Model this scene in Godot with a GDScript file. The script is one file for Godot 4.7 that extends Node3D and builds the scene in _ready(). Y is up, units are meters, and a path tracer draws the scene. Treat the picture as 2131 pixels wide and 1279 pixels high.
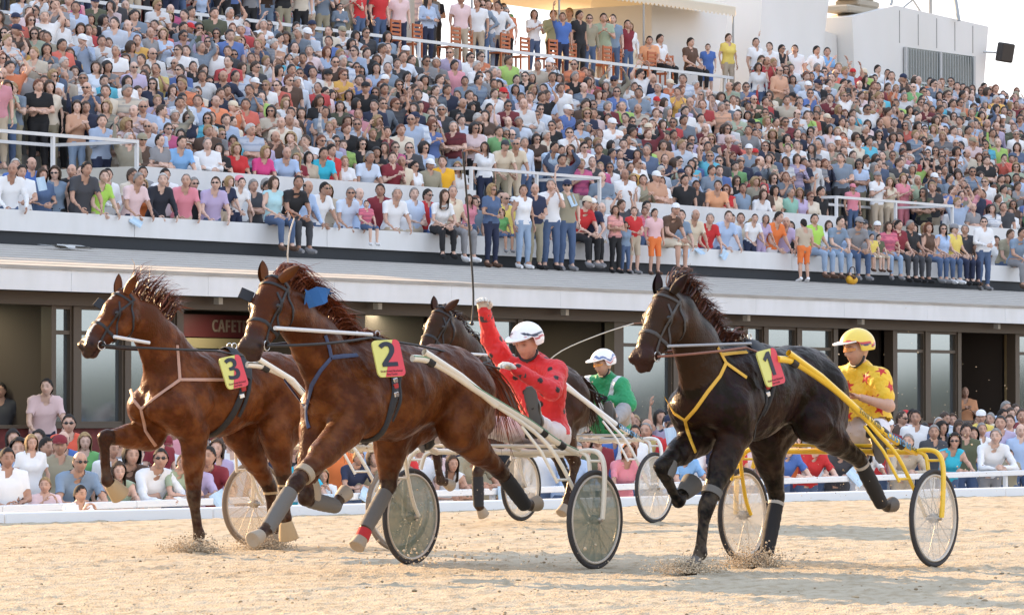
extends Node3D

# ---------------------------------------------------------------- shared state
var rng := RandomNumberGenerator.new()
var used_names := {}
var used_labels := {}
var mats := {}
var noise_a := FastNoiseLite.new()
var noise_b := FastNoiseLite.new()
const EAST := Vector3(0.5592, 0, -0.8290)      # along the grandstand
const BACK := Vector3(-0.8290, 0, -0.5592)     # away from the track
const STAND_Z := 50.3
var stand_frame := Transform3D(Basis(EAST, Vector3.UP, -BACK), Vector3(0, 0, -STAND_Z))

# ---------------------------------------------------------------- mesh buffer
class MB:
	var v := PackedVector3Array()
	var n := PackedVector3Array()
	var c := PackedColorArray()
	var i := PackedInt32Array()
	var col := Color(1, 1, 1)
	var tags := []

	func vert(p: Vector3, nn: Vector3) -> int:
		v.append(p); n.append(nn); c.append(col)
		return v.size() - 1

	func tri(a: Vector3, b: Vector3, d: Vector3) -> void:
		var nn := (d - a).cross(b - a).normalized()
		var k := vert(a, nn); vert(b, nn); vert(d, nn)
		i.append_array([k, k + 1, k + 2])

	func quad(a: Vector3, b: Vector3, d: Vector3, e: Vector3) -> void:
		var nn := (d - a).cross(b - a)
		if nn.length_squared() < 1e-14: nn = (e - a).cross(d - a)
		nn = nn.normalized()
		var k := vert(a, nn); vert(b, nn); vert(d, nn); vert(e, nn)
		i.append_array([k, k + 1, k + 2, k, k + 2, k + 3])

	# box from centre and size, own basis
	func box(at: Vector3, s: Vector3, bs := Basis()) -> void:
		var h := s * 0.5
		var P := []
		for k in 8:
			P.append(at + bs * Vector3(h.x if k & 1 else -h.x, h.y if k & 2 else -h.y, h.z if k & 4 else -h.z))
		quad(P[4], P[6], P[7], P[5]); quad(P[1], P[3], P[2], P[0])
		quad(P[5], P[7], P[3], P[1]); quad(P[0], P[2], P[6], P[4])
		quad(P[6], P[2], P[3], P[7]); quad(P[0], P[4], P[5], P[1])

	func span(a: Vector3, b: Vector3) -> void:
		box((a + b) * 0.5, (b - a).abs())

	# chamfered box
	func cbox(at: Vector3, s: Vector3, ch: float, bs := Basis()) -> void:
		var h := s * 0.5
		var prof := [Vector2(h.x, h.z - ch), Vector2(h.x - ch, h.z), Vector2(-h.x + ch, h.z), Vector2(-h.x, h.z - ch), Vector2(-h.x, -h.z + ch), Vector2(-h.x + ch, -h.z), Vector2(h.x - ch, -h.z), Vector2(h.x, -h.z + ch)]
		var rings := []
		for lv in [[-h.y, ch], [-h.y + ch, 0.0], [h.y - ch, 0.0], [h.y, ch]]:
			var ring := []
			for q in prof:
				var qq := Vector2(q.x - signf(q.x) * lv[1], q.y - signf(q.y) * lv[1])
				ring.append(at + bs * Vector3(qq.x, lv[0], qq.y))
			rings.append(ring)
		for r in 3:
			for k in 8:
				var k2 := (k + 1) % 8
				quad(rings[r][k], rings[r + 1][k], rings[r + 1][k2], rings[r][k2])
		for k in range(1, 7):
			tri(rings[3][0], rings[3][k + 1], rings[3][k])
			tri(rings[0][0], rings[0][k], rings[0][k + 1])

	# smooth tube through points; radii float or array; flat: second radius factor along side axis
	func tube(pts: Array, rad, seg := 8, closed := false, capped := true, flat := 1.0, side := Vector3.ZERO) -> void:
		var m := pts.size()
		if m < 2: return
		var rings := []
		var up := side
		for k in m:
			var a: Vector3 = pts[(k - 1 + m) % m] if closed else pts[maxi(k - 1, 0)]
			var b: Vector3 = pts[(k + 1) % m] if closed else pts[mini(k + 1, m - 1)]
			var t := (b - a).normalized()
			if t.length_squared() < 0.5: t = Vector3.UP
			if side == Vector3.ZERO:
				if k == 0: up = t.cross(Vector3(0.31, 0.87, 0.38)).normalized()
				else: up = (up - t * up.dot(t)).normalized()
			else:
				up = (side - t * side.dot(t)).normalized()
			var w := t.cross(up).normalized()
			var r: float = rad[k] if rad is Array or rad is PackedFloat32Array else rad
			var ring := []
			for s in seg:
				var an := TAU * s / seg
				var dirv := up * cos(an) * flat + w * sin(an)
				var nn := (up * cos(an) / maxf(flat, 0.05) + w * sin(an)).normalized()
				ring.append(vert(pts[k] + dirv * r, nn))
			rings.append(ring)
		var last := m if closed else m - 1
		for k in last:
			var r0: Array = rings[k]
			var r1: Array = rings[(k + 1) % m]
			for s in seg:
				var s2 := (s + 1) % seg
				i.append_array([r0[s], r1[s2], r0[s2], r0[s], r1[s], r1[s2]])
		if capped and not closed:
			for e in [0, m - 1]:
				var nn: Vector3 = ((pts[0] - pts[1]) if e == 0 else (pts[m - 1] - pts[m - 2])).normalized()
				var cc := vert(pts[e], nn)
				var first := v.size()
				for s in seg:
					vert(v[rings[e][s]], nn)
				for s in seg:
					var s2 := (s + 1) % seg
					if e == 0: i.append_array([cc, first + s, first + s2])
					else: i.append_array([cc, first + s2, first + s])

	# surface of revolution about an axis; prof: array of Vector2(radius, height)
	func lathe(at: Vector3, ax: Vector3, prof: Array, seg := 16, sx := 1.0, ref := Vector3.ZERO) -> void:
		ax = ax.normalized()
		var u := ref
		if u == Vector3.ZERO: u = ax.cross(Vector3(0.2, 0.3, 0.93))
		u = (u - ax * u.dot(ax)).normalized()
		var w := ax.cross(u)
		var start := v.size()
		var m := prof.size()
		for k in m:
			var p: Vector2 = prof[k]
			var a: Vector2 = prof[maxi(k - 1, 0)]
			var b: Vector2 = prof[mini(k + 1, m - 1)]
			var tn := (b - a).normalized()
			var nr := Vector2(tn.y, -tn.x)
			for s in seg:
				var an := TAU * s / seg
				var dd := u * cos(an) * sx + w * sin(an)
				vert(at + dd * p.x + ax * p.y, (dd.normalized() * nr.x + ax * nr.y).normalized())
		for k in m - 1:
			for s in seg:
				var s2 := (s + 1) % seg
				var a0 := start + k * seg + s
				var a1 := start + k * seg + s2
				i.append_array([a0, a0 + seg, a1 + seg, a0, a1 + seg, a1])

	func ball(at: Vector3, r: Vector3, seg := 10, rows := 6, bs := Basis()) -> void:
		var start := v.size()
		for k in rows + 1:
			var ph := PI * k / rows
			for s in seg:
				var an := TAU * s / seg
				var d := Vector3(sin(ph) * cos(an), cos(ph), sin(ph) * sin(an))
				vert(at + bs * (d * r), (bs * (d / r)).normalized())
		for k in rows:
			for s in seg:
				var s2 := (s + 1) % seg
				var a0 := start + k * seg + s
				var a1 := start + k * seg + s2
				i.append_array([a0, a1 + seg, a1, a0, a0 + seg, a1 + seg])

	# ribbon strip: pts centre line, across vectors (half width), both sides drawn
	func ribbon(pts: Array, across: Array) -> void:
		var start := v.size()
		var m := pts.size()
		for k in m:
			var t: Vector3 = (pts[mini(k + 1, m - 1)] - pts[maxi(k - 1, 0)]).normalized()
			var nn := t.cross(across[k]).normalized()
			vert(pts[k] - across[k], nn); vert(pts[k] + across[k], nn)
		for k in m - 1:
			var a := start + k * 2
			i.append_array([a, a + 1, a + 3, a, a + 3, a + 2])

	# flat outline (x,y) with thickness along z of the basis
	func slab(outline: PackedVector2Array, tr: Transform3D, thick: float) -> void:
		var idx := Geometry2D.triangulate_polygon(outline)
		var h := thick * 0.5
		for k in range(0, idx.size(), 3):
			var a := outline[idx[k]]; var b := outline[idx[k + 1]]; var d := outline[idx[k + 2]]
			if (b - a).cross(d - a) > 0.0:
				var sw := b; b = d; d = sw
			tri(tr * Vector3(a.x, a.y, h), tr * Vector3(b.x, b.y, h), tr * Vector3(d.x, d.y, h))
			tri(tr * Vector3(a.x, a.y, -h), tr * Vector3(d.x, d.y, -h), tr * Vector3(b.x, b.y, -h))
		var m := outline.size()
		for k in m:
			var a := outline[k]; var b := outline[(k + 1) % m]
			quad(tr * Vector3(a.x, a.y, -h), tr * Vector3(a.x, a.y, h), tr * Vector3(b.x, b.y, h), tr * Vector3(b.x, b.y, -h))

	func merge(o: MB, tr := Transform3D()) -> void:
		var k := v.size()
		for q in o.v.size():
			v.append(tr * o.v[q]); n.append((tr.basis * o.n[q]).normalized()); c.append(o.c[q])
		if tr.basis.determinant() < 0.0:
			for q in range(0, o.i.size(), 3): i.append_array([o.i[q] + k, o.i[q + 2] + k, o.i[q + 1] + k])
		else:
			for q in o.i: i.append(q + k)

	func mesh() -> ArrayMesh:
		var m := ArrayMesh.new()
		if v.is_empty(): return m
		var a := []
		a.resize(Mesh.ARRAY_MAX)
		a[Mesh.ARRAY_VERTEX] = v; a[Mesh.ARRAY_NORMAL] = n; a[Mesh.ARRAY_COLOR] = c; a[Mesh.ARRAY_INDEX] = i
		m.add_surface_from_arrays(Mesh.PRIMITIVE_TRIANGLES, a)
		return m

# ---------------------------------------------------------------- signed distance body
class Body:
	var A := PackedVector3Array()
	var D := PackedVector3Array()
	var L := PackedFloat32Array()
	var R0 := PackedFloat32Array()
	var R1 := PackedFloat32Array()
	var W := PackedFloat32Array()
	var K := PackedFloat32Array()
	var tag := []

	func bone(a: Vector3, b: Vector3, r0: float, r1: float, w := 1.0, k := 0.04, t := "") -> void:
		# w squeezes the bone along z
		var aa := Vector3(a.x, a.y, a.z / w)
		var bb := Vector3(b.x, b.y, b.z / w)
		A.append(aa); D.append(bb - aa); L.append(maxf((bb - aa).length_squared(), 1e-9))
		R0.append(r0); R1.append(r1); W.append(w); K.append(k); tag.append(t)

	func one(q: int, p: Vector3) -> float:
		var w := W[q]
		var x := Vector3(p.x, p.y, p.z / w) - A[q]
		var d := D[q]
		var t := clampf(x.dot(d) / L[q], 0.0, 1.0)
		var dd := (x - d * t).length() - (R0[q] + (R1[q] - R0[q]) * t)
		return dd * (w if w < 1.0 else 1.0)

	func dist(p: Vector3, ids: PackedInt32Array) -> float:
		var res := 9.0
		for q in ids:
			var w := W[q]
			var x := Vector3(p.x, p.y, p.z / w) - A[q]
			var d := D[q]
			var t := clampf(x.dot(d) / L[q], 0.0, 1.0)
			var dd := (x - d * t).length() - (R0[q] + (R1[q] - R0[q]) * t)
			if w < 1.0: dd *= w
			var k := K[q]
			var h := k - absf(res - dd)
			if h > 0.0: res = minf(res, dd) - h * h / (4.0 * k)
			elif dd < res: res = dd
		return res

	func all_ids() -> PackedInt32Array:
		return PackedInt32Array(range(A.size()))

	func near(p: Vector3) -> int:
		var best := 0; var bd := 9.0
		for q in A.size():
			var d := one(q, p)
			if d < bd: bd = d; best = q
		return best

	# first point on the way from a to b that lies on the surface (offset out)
	func hit(a: Vector3, b: Vector3, off := 0.006) -> Vector3:
		var ids := all_ids()
		var d := (b - a); var len := d.length(); d /= len
		var s := 0.0
		for k in 60:
			var q := dist(a + d * s, ids) - off
			if q < 0.001 or s > len: break
			s += q * 0.8
		return a + d * minf(s, len)

	func skin(cell: float) -> MB:
		var lo := Vector3(99, 99, 99); var hi := -lo
		for q in A.size():
			var w := W[q]
			var r := maxf(R0[q], R1[q])
			var e := Vector3(r, r, r * w)
			for p in [A[q], A[q] + D[q]]:
				var pp := Vector3(p.x, p.y, p.z * w)
				lo = lo.min(pp - e); hi = hi.max(pp + e)
		lo -= Vector3.ONE * cell * 4.0; hi += Vector3.ONE * cell * 4.0
		var bx := ceili((hi.x - lo.x) / cell / 4.0); var by := ceili((hi.y - lo.y) / cell / 4.0); var bz := ceili((hi.z - lo.z) / cell / 4.0)
		var nx := bx * 4 + 1; var ny := by * 4 + 1; var nz := bz * 4 + 1
		var g := PackedFloat32Array(); g.resize(nx * ny * nz); g.fill(9.0)
		var vi := PackedInt32Array(); vi.resize(nx * ny * nz); vi.fill(-1)
		var blocks := PackedInt32Array()
		var rb := cell * 2.0 * 1.733
		var cnt := A.size()
		for z in bz:
			for y in by:
				for x in bx:
					var c := lo + Vector3(x * 4 + 2, y * 4 + 2, z * 4 + 2) * cell
					var ids := PackedInt32Array()
					var m := 9.0
					for q in cnt:
						var dd := one(q, c)
						if dd < m: m = dd
						if dd < rb * 2.0 + K[q]: ids.append(q)
					if m > rb + 0.03 or ids.is_empty() or m < -rb * 1.6 - 0.05: continue
					var keep := PackedInt32Array()
					for q in ids:
						if one(q, c) < m + rb * 2.0 + K[q]: keep.append(q)
					blocks.append_array([x, y, z])
					for kz in 5:
						for ky in 5:
							var base := (x * 4) + nx * ((y * 4 + ky) + ny * (z * 4 + kz))
							for kx in 5:
								if g[base + kx] == 9.0:
									g[base + kx] = dist(lo + Vector3(x * 4 + kx, y * 4 + ky, z * 4 + kz) * cell, keep)
		var out := MB.new()
		var sy := nx; var sz := nx * ny
		var offs := PackedInt32Array([0, 1, sy, sy + 1, sz, sz + 1, sz + sy, sz + sy + 1])
		var ed := PackedInt32Array([0, 1, 2, 3, 4, 5, 6, 7, 0, 2, 1, 3, 4, 6, 5, 7, 0, 4, 1, 5, 2, 6, 3, 7])
		var cells := PackedInt32Array()
		for q in range(0, blocks.size(), 3):
			for kz in 4:
				for ky in 4:
					var base := blocks[q] * 4 + nx * ((blocks[q + 1] * 4 + ky) + ny * (blocks[q + 2] * 4 + kz))
					for kx in 4:
						var at := base + kx
						var neg := 0
						for o in offs:
							if g[at + o] < 0.0: neg += 1
						if neg == 0 or neg == 8: continue
						var sum := Vector3.ZERO; var m := 0
						for e in range(0, 24, 2):
							var a := ed[e]; var b := ed[e + 1]
							var ga := g[at + offs[a]]; var gb := g[at + offs[b]]
							if (ga < 0.0) != (gb < 0.0):
								var t := ga / (ga - gb)
								sum += Vector3(a & 1, (a >> 1) & 1, a >> 2).lerp(Vector3(b & 1, (b >> 1) & 1, b >> 2), t)
								m += 1
						vi[at] = out.v.size()
						out.v.append(lo + (Vector3(blocks[q] * 4 + kx, blocks[q + 1] * 4 + ky, blocks[q + 2] * 4 + kz) + sum / m) * cell)
						cells.append(at)
		for at in cells:
			var s0 := g[at] < 0.0
			for ax in 3:
				var st := 1 if ax == 0 else (sy if ax == 1 else sz)
				if s0 == (g[at + st] < 0.0): continue
				var u := sy if ax == 0 else (sz if ax == 1 else 1)
				var w := sz if ax == 0 else (1 if ax == 1 else sy)
				var a := vi[at]; var b := vi[at - u]; var c := vi[at - u - w]; var d := vi[at - w]
				if a < 0 or b < 0 or c < 0 or d < 0: continue
				if s0: out.i.append_array([a, c, b, a, d, c])
				else: out.i.append_array([a, b, c, a, c, d])
		out.n.resize(out.v.size())
		for q in range(0, out.i.size(), 3):
			var a := out.i[q]; var b := out.i[q + 1]; var c := out.i[q + 2]
			var nn := (out.v[c] - out.v[a]).cross(out.v[b] - out.v[a])
			out.n[a] += nn; out.n[b] += nn; out.n[c] += nn
		for q in out.n.size(): out.n[q] = out.n[q].normalized()
		out.c.resize(out.v.size()); out.c.fill(Color(1, 1, 1))
		return out

# ---------------------------------------------------------------- naming
func numbered(called: String) -> String:
	var k: int = used_names.get(called, 0)
	used_names[called] = k + 1
	return called if k == 0 else "%s_%03d" % [called, k]

func tag(o: Node, label := "", category := "", group := "", kind := "") -> Node:
	if label != "":
		if used_labels.has(label): print("same label: ", label)
		used_labels[label] = true
		o.set_meta("label", label)
	if category != "": o.set_meta("category", category)
	if group != "": o.set_meta("group", group)
	if kind != "": o.set_meta("kind", kind)
	return o

func thing(called: String, label: String, category: String, tr: Transform3D, group := "") -> Node3D:
	var o := Node3D.new()
	o.name = numbered(called)
	add_child(o, true)
	o.transform = tr
	tag(o, label, category, group)
	return o

func part(called: String, shape, mat: Material, parent: Node) -> MeshInstance3D:
	var o := MeshInstance3D.new()
	o.name = called if parent != self else numbered(called)
	o.mesh = shape.mesh() if shape is MB else shape
	o.material_override = mat
	parent.add_child(o, true)
	return o

func structure(called: String, shape, mat: Material) -> MeshInstance3D:
	var o := part(called, shape, mat, self)
	o.set_meta("kind", "structure")
	return o

# ---------------------------------------------------------------- materials (linear colours in, as real-world albedo)
func lin(r: float, g: float, b: float) -> Color:
	return Color(r, g, b).linear_to_srgb()

func noise_tex(freq: float, lo: Color, hi: Color, size := 512, oct := 4, sd := 1, kind := FastNoiseLite.TYPE_SIMPLEX_SMOOTH) -> ImageTexture:
	var f := FastNoiseLite.new()
	f.noise_type = kind; f.frequency = freq; f.fractal_octaves = oct; f.seed = sd
	var im := f.get_seamless_image(size, size)
	var out := Image.create(size, size, false, Image.FORMAT_RGB8)
	for y in size:
		for x in size:
			out.set_pixel(x, y, lo.lerp(hi, im.get_pixel(x, y).r))
	return ImageTexture.create_from_image(out)

func bump_tex(freq: float, size := 512, oct := 4, sd := 1, strength := 4.0) -> ImageTexture:
	var f := FastNoiseLite.new()
	f.frequency = freq; f.fractal_octaves = oct; f.seed = sd
	var im := f.get_seamless_image(size, size)
	im.convert(Image.FORMAT_RGBA8)
	im.bump_map_to_normal_map(strength)
	return ImageTexture.create_from_image(im)

func mat(key: String, col: Color, rough := 0.7, metal := 0.0, vcol := false) -> StandardMaterial3D:
	if mats.has(key): return mats[key]
	var m := StandardMaterial3D.new()
	m.resource_name = key
	m.albedo_color = col; m.roughness = rough; m.metallic = metal
	m.vertex_color_use_as_albedo = vcol
	mats[key] = m
	return m
# ---------------------------------------------------------------- people
# a head as one closed surface: face towards +z, centre between the eyes' height and the jaw
func head_shape(seg: int, rows: int, fem := false, detail := 1.0) -> MB:
	var o := MB.new()
	var ring0 := 0
	for r in rows + 1:
		var ph := PI * r / rows
		for q in seg:
			var th := TAU * q / seg
			var d := Vector3(sin(ph) * sin(th), cos(ph), sin(ph) * cos(th))
			var p := Vector3(d.x * .077, d.y * .117, d.z * .096)
			var y := d.y
			if y < 0.0:
				# jaw narrows, chin forward
				p.x *= 1.0 + y * (.30 if not fem else .36)
				if d.z < 0.0: p.z *= 1.0 + y * .38
				else: p.z *= 1.0 + y * .05
			else:
				if d.z < 0.0: p.z *= 1.0 + .06 * y
			var front := maxf(d.z, 0.0)
			var ax := absf(p.x)
			# flat face
			if d.z > 0.55: p.z -= (d.z - .55) * .018
			# brow, sockets, nose, mouth, chin
			p.z += detail * front * (.006 * exp(-pow((p.y - .030) / .012, 2)) - .010 * exp(-pow((p.y - .008) / .013, 2) - pow((ax - .031) / .016, 2)))
			p.z += detail * .026 * exp(-pow(p.x / .013, 2)) * exp(-pow((p.y + .028) / .016, 2)) * front
			p.z += detail * .012 * exp(-pow(p.x / .011, 2)) * exp(-pow((p.y + .002) / .020, 2)) * front
			p.z += detail * .006 * exp(-pow(p.x / .022, 2)) * exp(-pow((p.y + .064) / .010, 2)) * front
			p.z += detail * .008 * exp(-pow(p.x / .022, 2)) * exp(-pow((p.y + .100) / .014, 2)) * front
			# ears
			var ear := exp(-pow((p.z + .012) / .014, 2) - pow((p.y + .005) / .026, 2))
			p.x += signf(p.x) * ear * .016 * detail if ax > .03 else 0.0
			var c := Color(1, 1, 1)
			if front > .4:
				var lips := exp(-pow(p.x / .024, 2) - pow((p.y + .064) / .008, 2))
				c = c.lerp(Color(.80, .48, .46), lips * .9)
				var eye := exp(-pow((ax - .031) / (.013 if seg > 30 else .017), 2) - pow((p.y - .007) / (.008 if seg > 30 else .0105), 2))
				c = c.lerp(Color(.16, .12, .10), clampf(eye * 1.1, 0.0, .9))
				var brow := exp(-pow((ax - .033) / .019, 4) - pow((p.y - .030) / .007, 2))
				c = c.lerp(Color(.22, .15, .11), brow * (.75 if not fem else .55))
				if not fem and p.y < -.045: c = c.lerp(Color(.62, .56, .54), .45)
				var cheek := exp(-pow((ax - .040) / .02, 2) - pow((p.y + .032) / .02, 2))
				c = c.lerp(Color(1.05, .86, .82), cheek * .5)
			o.col = c
			o.vert(p, d)
	for r in rows:
		for q in seg:
			var q2 := (q + 1) % seg
			var a := r * seg + q; var b := r * seg + q2
			o.i.append_array([a, a + seg, b + seg, a, b + seg, b])
	smooth(o, seg, rows)
	return o

func smooth(o: MB, seg := 0, rows := 0) -> void:
	for q in o.n.size(): o.n[q] = Vector3.ZERO
	for q in range(0, o.i.size(), 3):
		var a := o.i[q]; var b := o.i[q + 1]; var c := o.i[q + 2]
		var nn := (o.v[c] - o.v[a]).cross(o.v[b] - o.v[a])
		o.n[a] += nn; o.n[b] += nn; o.n[c] += nn
	if seg > 0:
		var s0 := Vector3.ZERO; var s1 := Vector3.ZERO
		for q in seg:
			s0 += o.n[q]; s1 += o.n[rows * seg + q]
		for q in seg:
			o.n[q] = s0; o.n[rows * seg + q] = s1
	for q in o.n.size():
		o.n[q] = o.n[q].normalized() if o.n[q].length_squared() > 1e-20 else Vector3.UP

# hair: shell over the skull. style: short crop, balding, long, bob, curly
func hair_shape(style: String, seg := 18, rows := 14) -> MB:
	var o := MB.new()
	var keep := []
	for r in rows + 1:
		var ph := PI * r / rows
		for q in seg:
			var th := TAU * q / seg
			var d := Vector3(sin(ph) * sin(th), cos(ph), sin(ph) * cos(th))
			var off := .013
			var line := .055
			var az := absf(atan2(d.x, d.z))
			var y := d.y * .117
			if az > 1.0: line = .010
			if az > 1.5: line = -.030
			if az > 2.1: line = -.075
			match style:
				"bald":
					off = .007
					if y > .055: line = 9.0
					elif az < 1.35: line = 9.0
				"receding":
					line += .028 if az < 1.2 else 0.0
					off = .009
				"long":
					off = .022
					if az > .95: line = -.125
				"bob":
					off = .026
					if az > .9: line = -.10
				"curly":
					off = .036
					if az > .95: line = -.085
			var p := Vector3(d.x * (.077 + off), d.y * (.117 + off), d.z * (.096 + off * (.75 if d.z > 0 else 1.0)))
			var nz := noise_a.get_noise_3dv(p * 55.0)
			p += d * nz * (.012 if style in ["curly", "bob"] else .007)
			if style in ["long", "bob", "curly"] and y < -.03 and d.z < .55:
				p.x = d.x / maxf(sin(ph), .35) * (.092 if style != "curly" else .105)
				if d.z < 0: p.z = d.z / maxf(sin(ph), .35) * .108
			if style == "long" and y < -.05: p.y = -.05 + (y + .05) * 3.2
			o.col = Color(1, 1, 1).lerp(Color(.6, .55, .5), clampf(.5 + nz * 1.6, 0, 1))
			o.vert(p, d)
			keep.append(y >= line)
	for r in rows:
		for q in seg:
			var q2 := (q + 1) % seg
			var a := r * seg + q; var b := r * seg + q2
			var okc := int(keep[a]) + int(keep[b]) + int(keep[a + seg]) + int(keep[b + seg])
			if okc >= 3: o.i.append_array([a, a + seg, b + seg, a, b + seg, b])
	smooth(o)
	return o

func cap_shape(brim := true) -> MB:
	var o := MB.new()
	o.lathe(Vector3(0, .032, -.004), Vector3.UP, [Vector2(.098, 0), Vector2(.099, .025), Vector2(.088, .062), Vector2(.055, .090), Vector2(.018, .100), Vector2(.001, .101)], 16, 1.0, Vector3(0, 0, 1))
	for q in o.v.size(): o.v[q].x *= .86
	if brim:
		var outl := PackedVector2Array()
		for k in 13:
			var an := PI * k / 12
			outl.append(Vector2(cos(an) * .074, .05 + sin(an) * .115))
		o.slab(outl, Transform3D(Basis(Vector3(1, 0, 0), Vector3(0, -.18, .98), Vector3(0, .98, .18)), Vector3(0, .042, .0)), .006)
	return o

func glasses_shape() -> MB:
	var o := MB.new()
	for d: float in [1.0, -1.0]:
		o.ball(Vector3(.031 * d, .006, .092), Vector3(.025, .017, .009), 8, 4)
		o.box(Vector3(.066 * d, .010, .045), Vector3(.006, .009, .09))
	o.box(Vector3(0, .010, .098), Vector3(.02, .006, .006))
	return o

func hand_shape(curl := .5) -> MB:
	# wrist at the origin, fingers along +y, palm towards +z, thumb towards +x
	var o := MB.new()
	o.ball(Vector3(0, .045, 0), Vector3(.040, .050, .016), 8, 5)
	var lens := [.062, .075, .080, .068]
	for k in 4:
		var x := .028 - k * .019
		var a := Vector3(x, .082 - absf(k - 1.5) * .004, 0)
		var l: float = lens[3 - k]
		var c1 := curl * .9; var c2 := curl * 2.0
		var b := a + Vector3(0, cos(c1 * .5), sin(c1 * .5)) * l * .45
		var c := b + Vector3(0, cos(c1 + .2), sin(c1 + .2)) * l * .32
		var d := c + Vector3(0, cos(c2), sin(c2)) * l * .26
		o.tube([a, b, c, d], [.0098, .0092, .0084, .006], 5)
	o.tube([Vector3(.026, .02, .004), Vector3(.052, .046, .014), Vector3(.056, .074, .024), Vector3(.05, .092, .030)], [.013, .0115, .010, .007], 5)
	return o

# joints: dictionary of Vector3; returns body field
func figure_field(j: Dictionary, fem: bool, fat := 0.0, grow := 0.0) -> Body:
	var B := Body.new()
	var hipc: Vector3 = j.hips; var ch: Vector3 = j.chest; var nk: Vector3 = j.neck; var hd: Vector3 = j.head
	var side: Vector3 = (j.sl - j.sr); side = side.normalized()
	var wz := .74 + fat
	B.bone(hipc + side * .075, hipc - side * .075, .112 + grow, .112 + grow, wz + .1, .06, "pelvis")
	B.bone(hipc, hipc.lerp(ch, .55), .118 + fat * .15 + grow, (.112 if not fem else .100) + fat * .15 + grow, wz, .06, "torso")
	var w := .075 if not fem else .06
	for d: float in [1.0, -1.0]:
		B.bone(hipc.lerp(ch, .45) + side * d * .05, ch + side * d * w, .10 + grow, .112 + grow, wz, .06, "torso")
		var sh: Vector3 = j.sl if d > 0 else j.sr
		B.bone(ch + side * d * w, sh, .095 + grow, .058 + grow, .85, .06, "torso")
		B.bone(nk, sh, .055 + grow * .5, .052 + grow, 1.0, .05, "torso")
		if fem:
			var fwd := side.cross(nk - hipc).normalized()
			if fwd.z < 0 and not j.has("back"): fwd = -fwd
			var up := (nk - hipc).normalized()
			B.bone(ch + side * d * .07 - up * .03 + fwd * .075, ch + side * d * .065 - up * .035 + fwd * .085, .055 + grow, .05 + grow, 1.0, .05, "torso")
		var el: Vector3 = j.el if d > 0 else j.er
		var wr: Vector3 = j.wl if d > 0 else j.wr
		var m := sh.lerp(el, .62)
		var g := .045 if fem else .052
		B.bone(sh, m, g + grow, g - .004 + grow, 1.0, .03, "sleeve")
		B.bone(m, el, g - .005 + grow, g - .011 + grow, 1.0, .02, "uarm")
		B.bone(el, wr, g - .010 + grow, .027 + grow, 1.0, .02, "farm")
		var hp: Vector3 = hipc + side * d * .09
		var kn: Vector3 = j.kl if d > 0 else j.kr
		var an: Vector3 = j.al if d > 0 else j.ar
		var tdir: Vector3 = j.tl if d > 0 else j.tr
		B.bone(hp, kn, .090 + grow, .060 + grow, 1.0, .04, "leg")
		B.bone(kn, kn.lerp(an, .4), .057 + grow, .056 + grow, 1.0, .02, "shin")
		B.bone(kn.lerp(an, .4), an, .055 + grow, .038 + grow, 1.0, .02, "shin")
		B.bone(an, an + tdir * .05, .042 + grow, .040 + grow, 1.0, .02, "foot")
		B.bone(an + tdir * .05 + Vector3(0, -.04, 0) * (1.0 if absf(tdir.y) < .6 else 0.0), an + tdir * .17 + Vector3(0, -.05, 0) * (1.0 if absf(tdir.y) < .6 else 0.0), .038 + grow, .028 + grow, 1.0, .02, "foot")
	B.bone(nk - (hd - nk) * .2, nk.lerp(hd, .75), .056, .054, 1.0, .03, "neck")
	return B

func shell(o: MB, B: Body, tags: Array, off: float, ymin := -9.0, fold := 0.004, ymax := 9.0) -> MB:
	var out := MB.new()
	var idx := PackedInt32Array(); idx.resize(o.v.size()); idx.fill(-1)
	for q in range(0, o.i.size(), 3):
		var ok := true
		for e in 3:
			var k := o.i[q + e]
			if not (o.tags[k] in tags) or o.v[k].y < ymin or o.v[k].y > ymax: ok = false; break
		if not ok: continue
		for e in 3:
			var k := o.i[q + e]
			if idx[k] < 0:
				var p := o.v[k]
				var f := noise_a.get_noise_3dv(p * Vector3(13, 7, 13)) * fold * 2.0
				out.col = Color(1, 1, 1)
				idx[k] = out.vert(p + o.n[k] * (off + f), o.n[k])
			out.i.append(idx[k])
	smooth(out)
	return out
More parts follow.
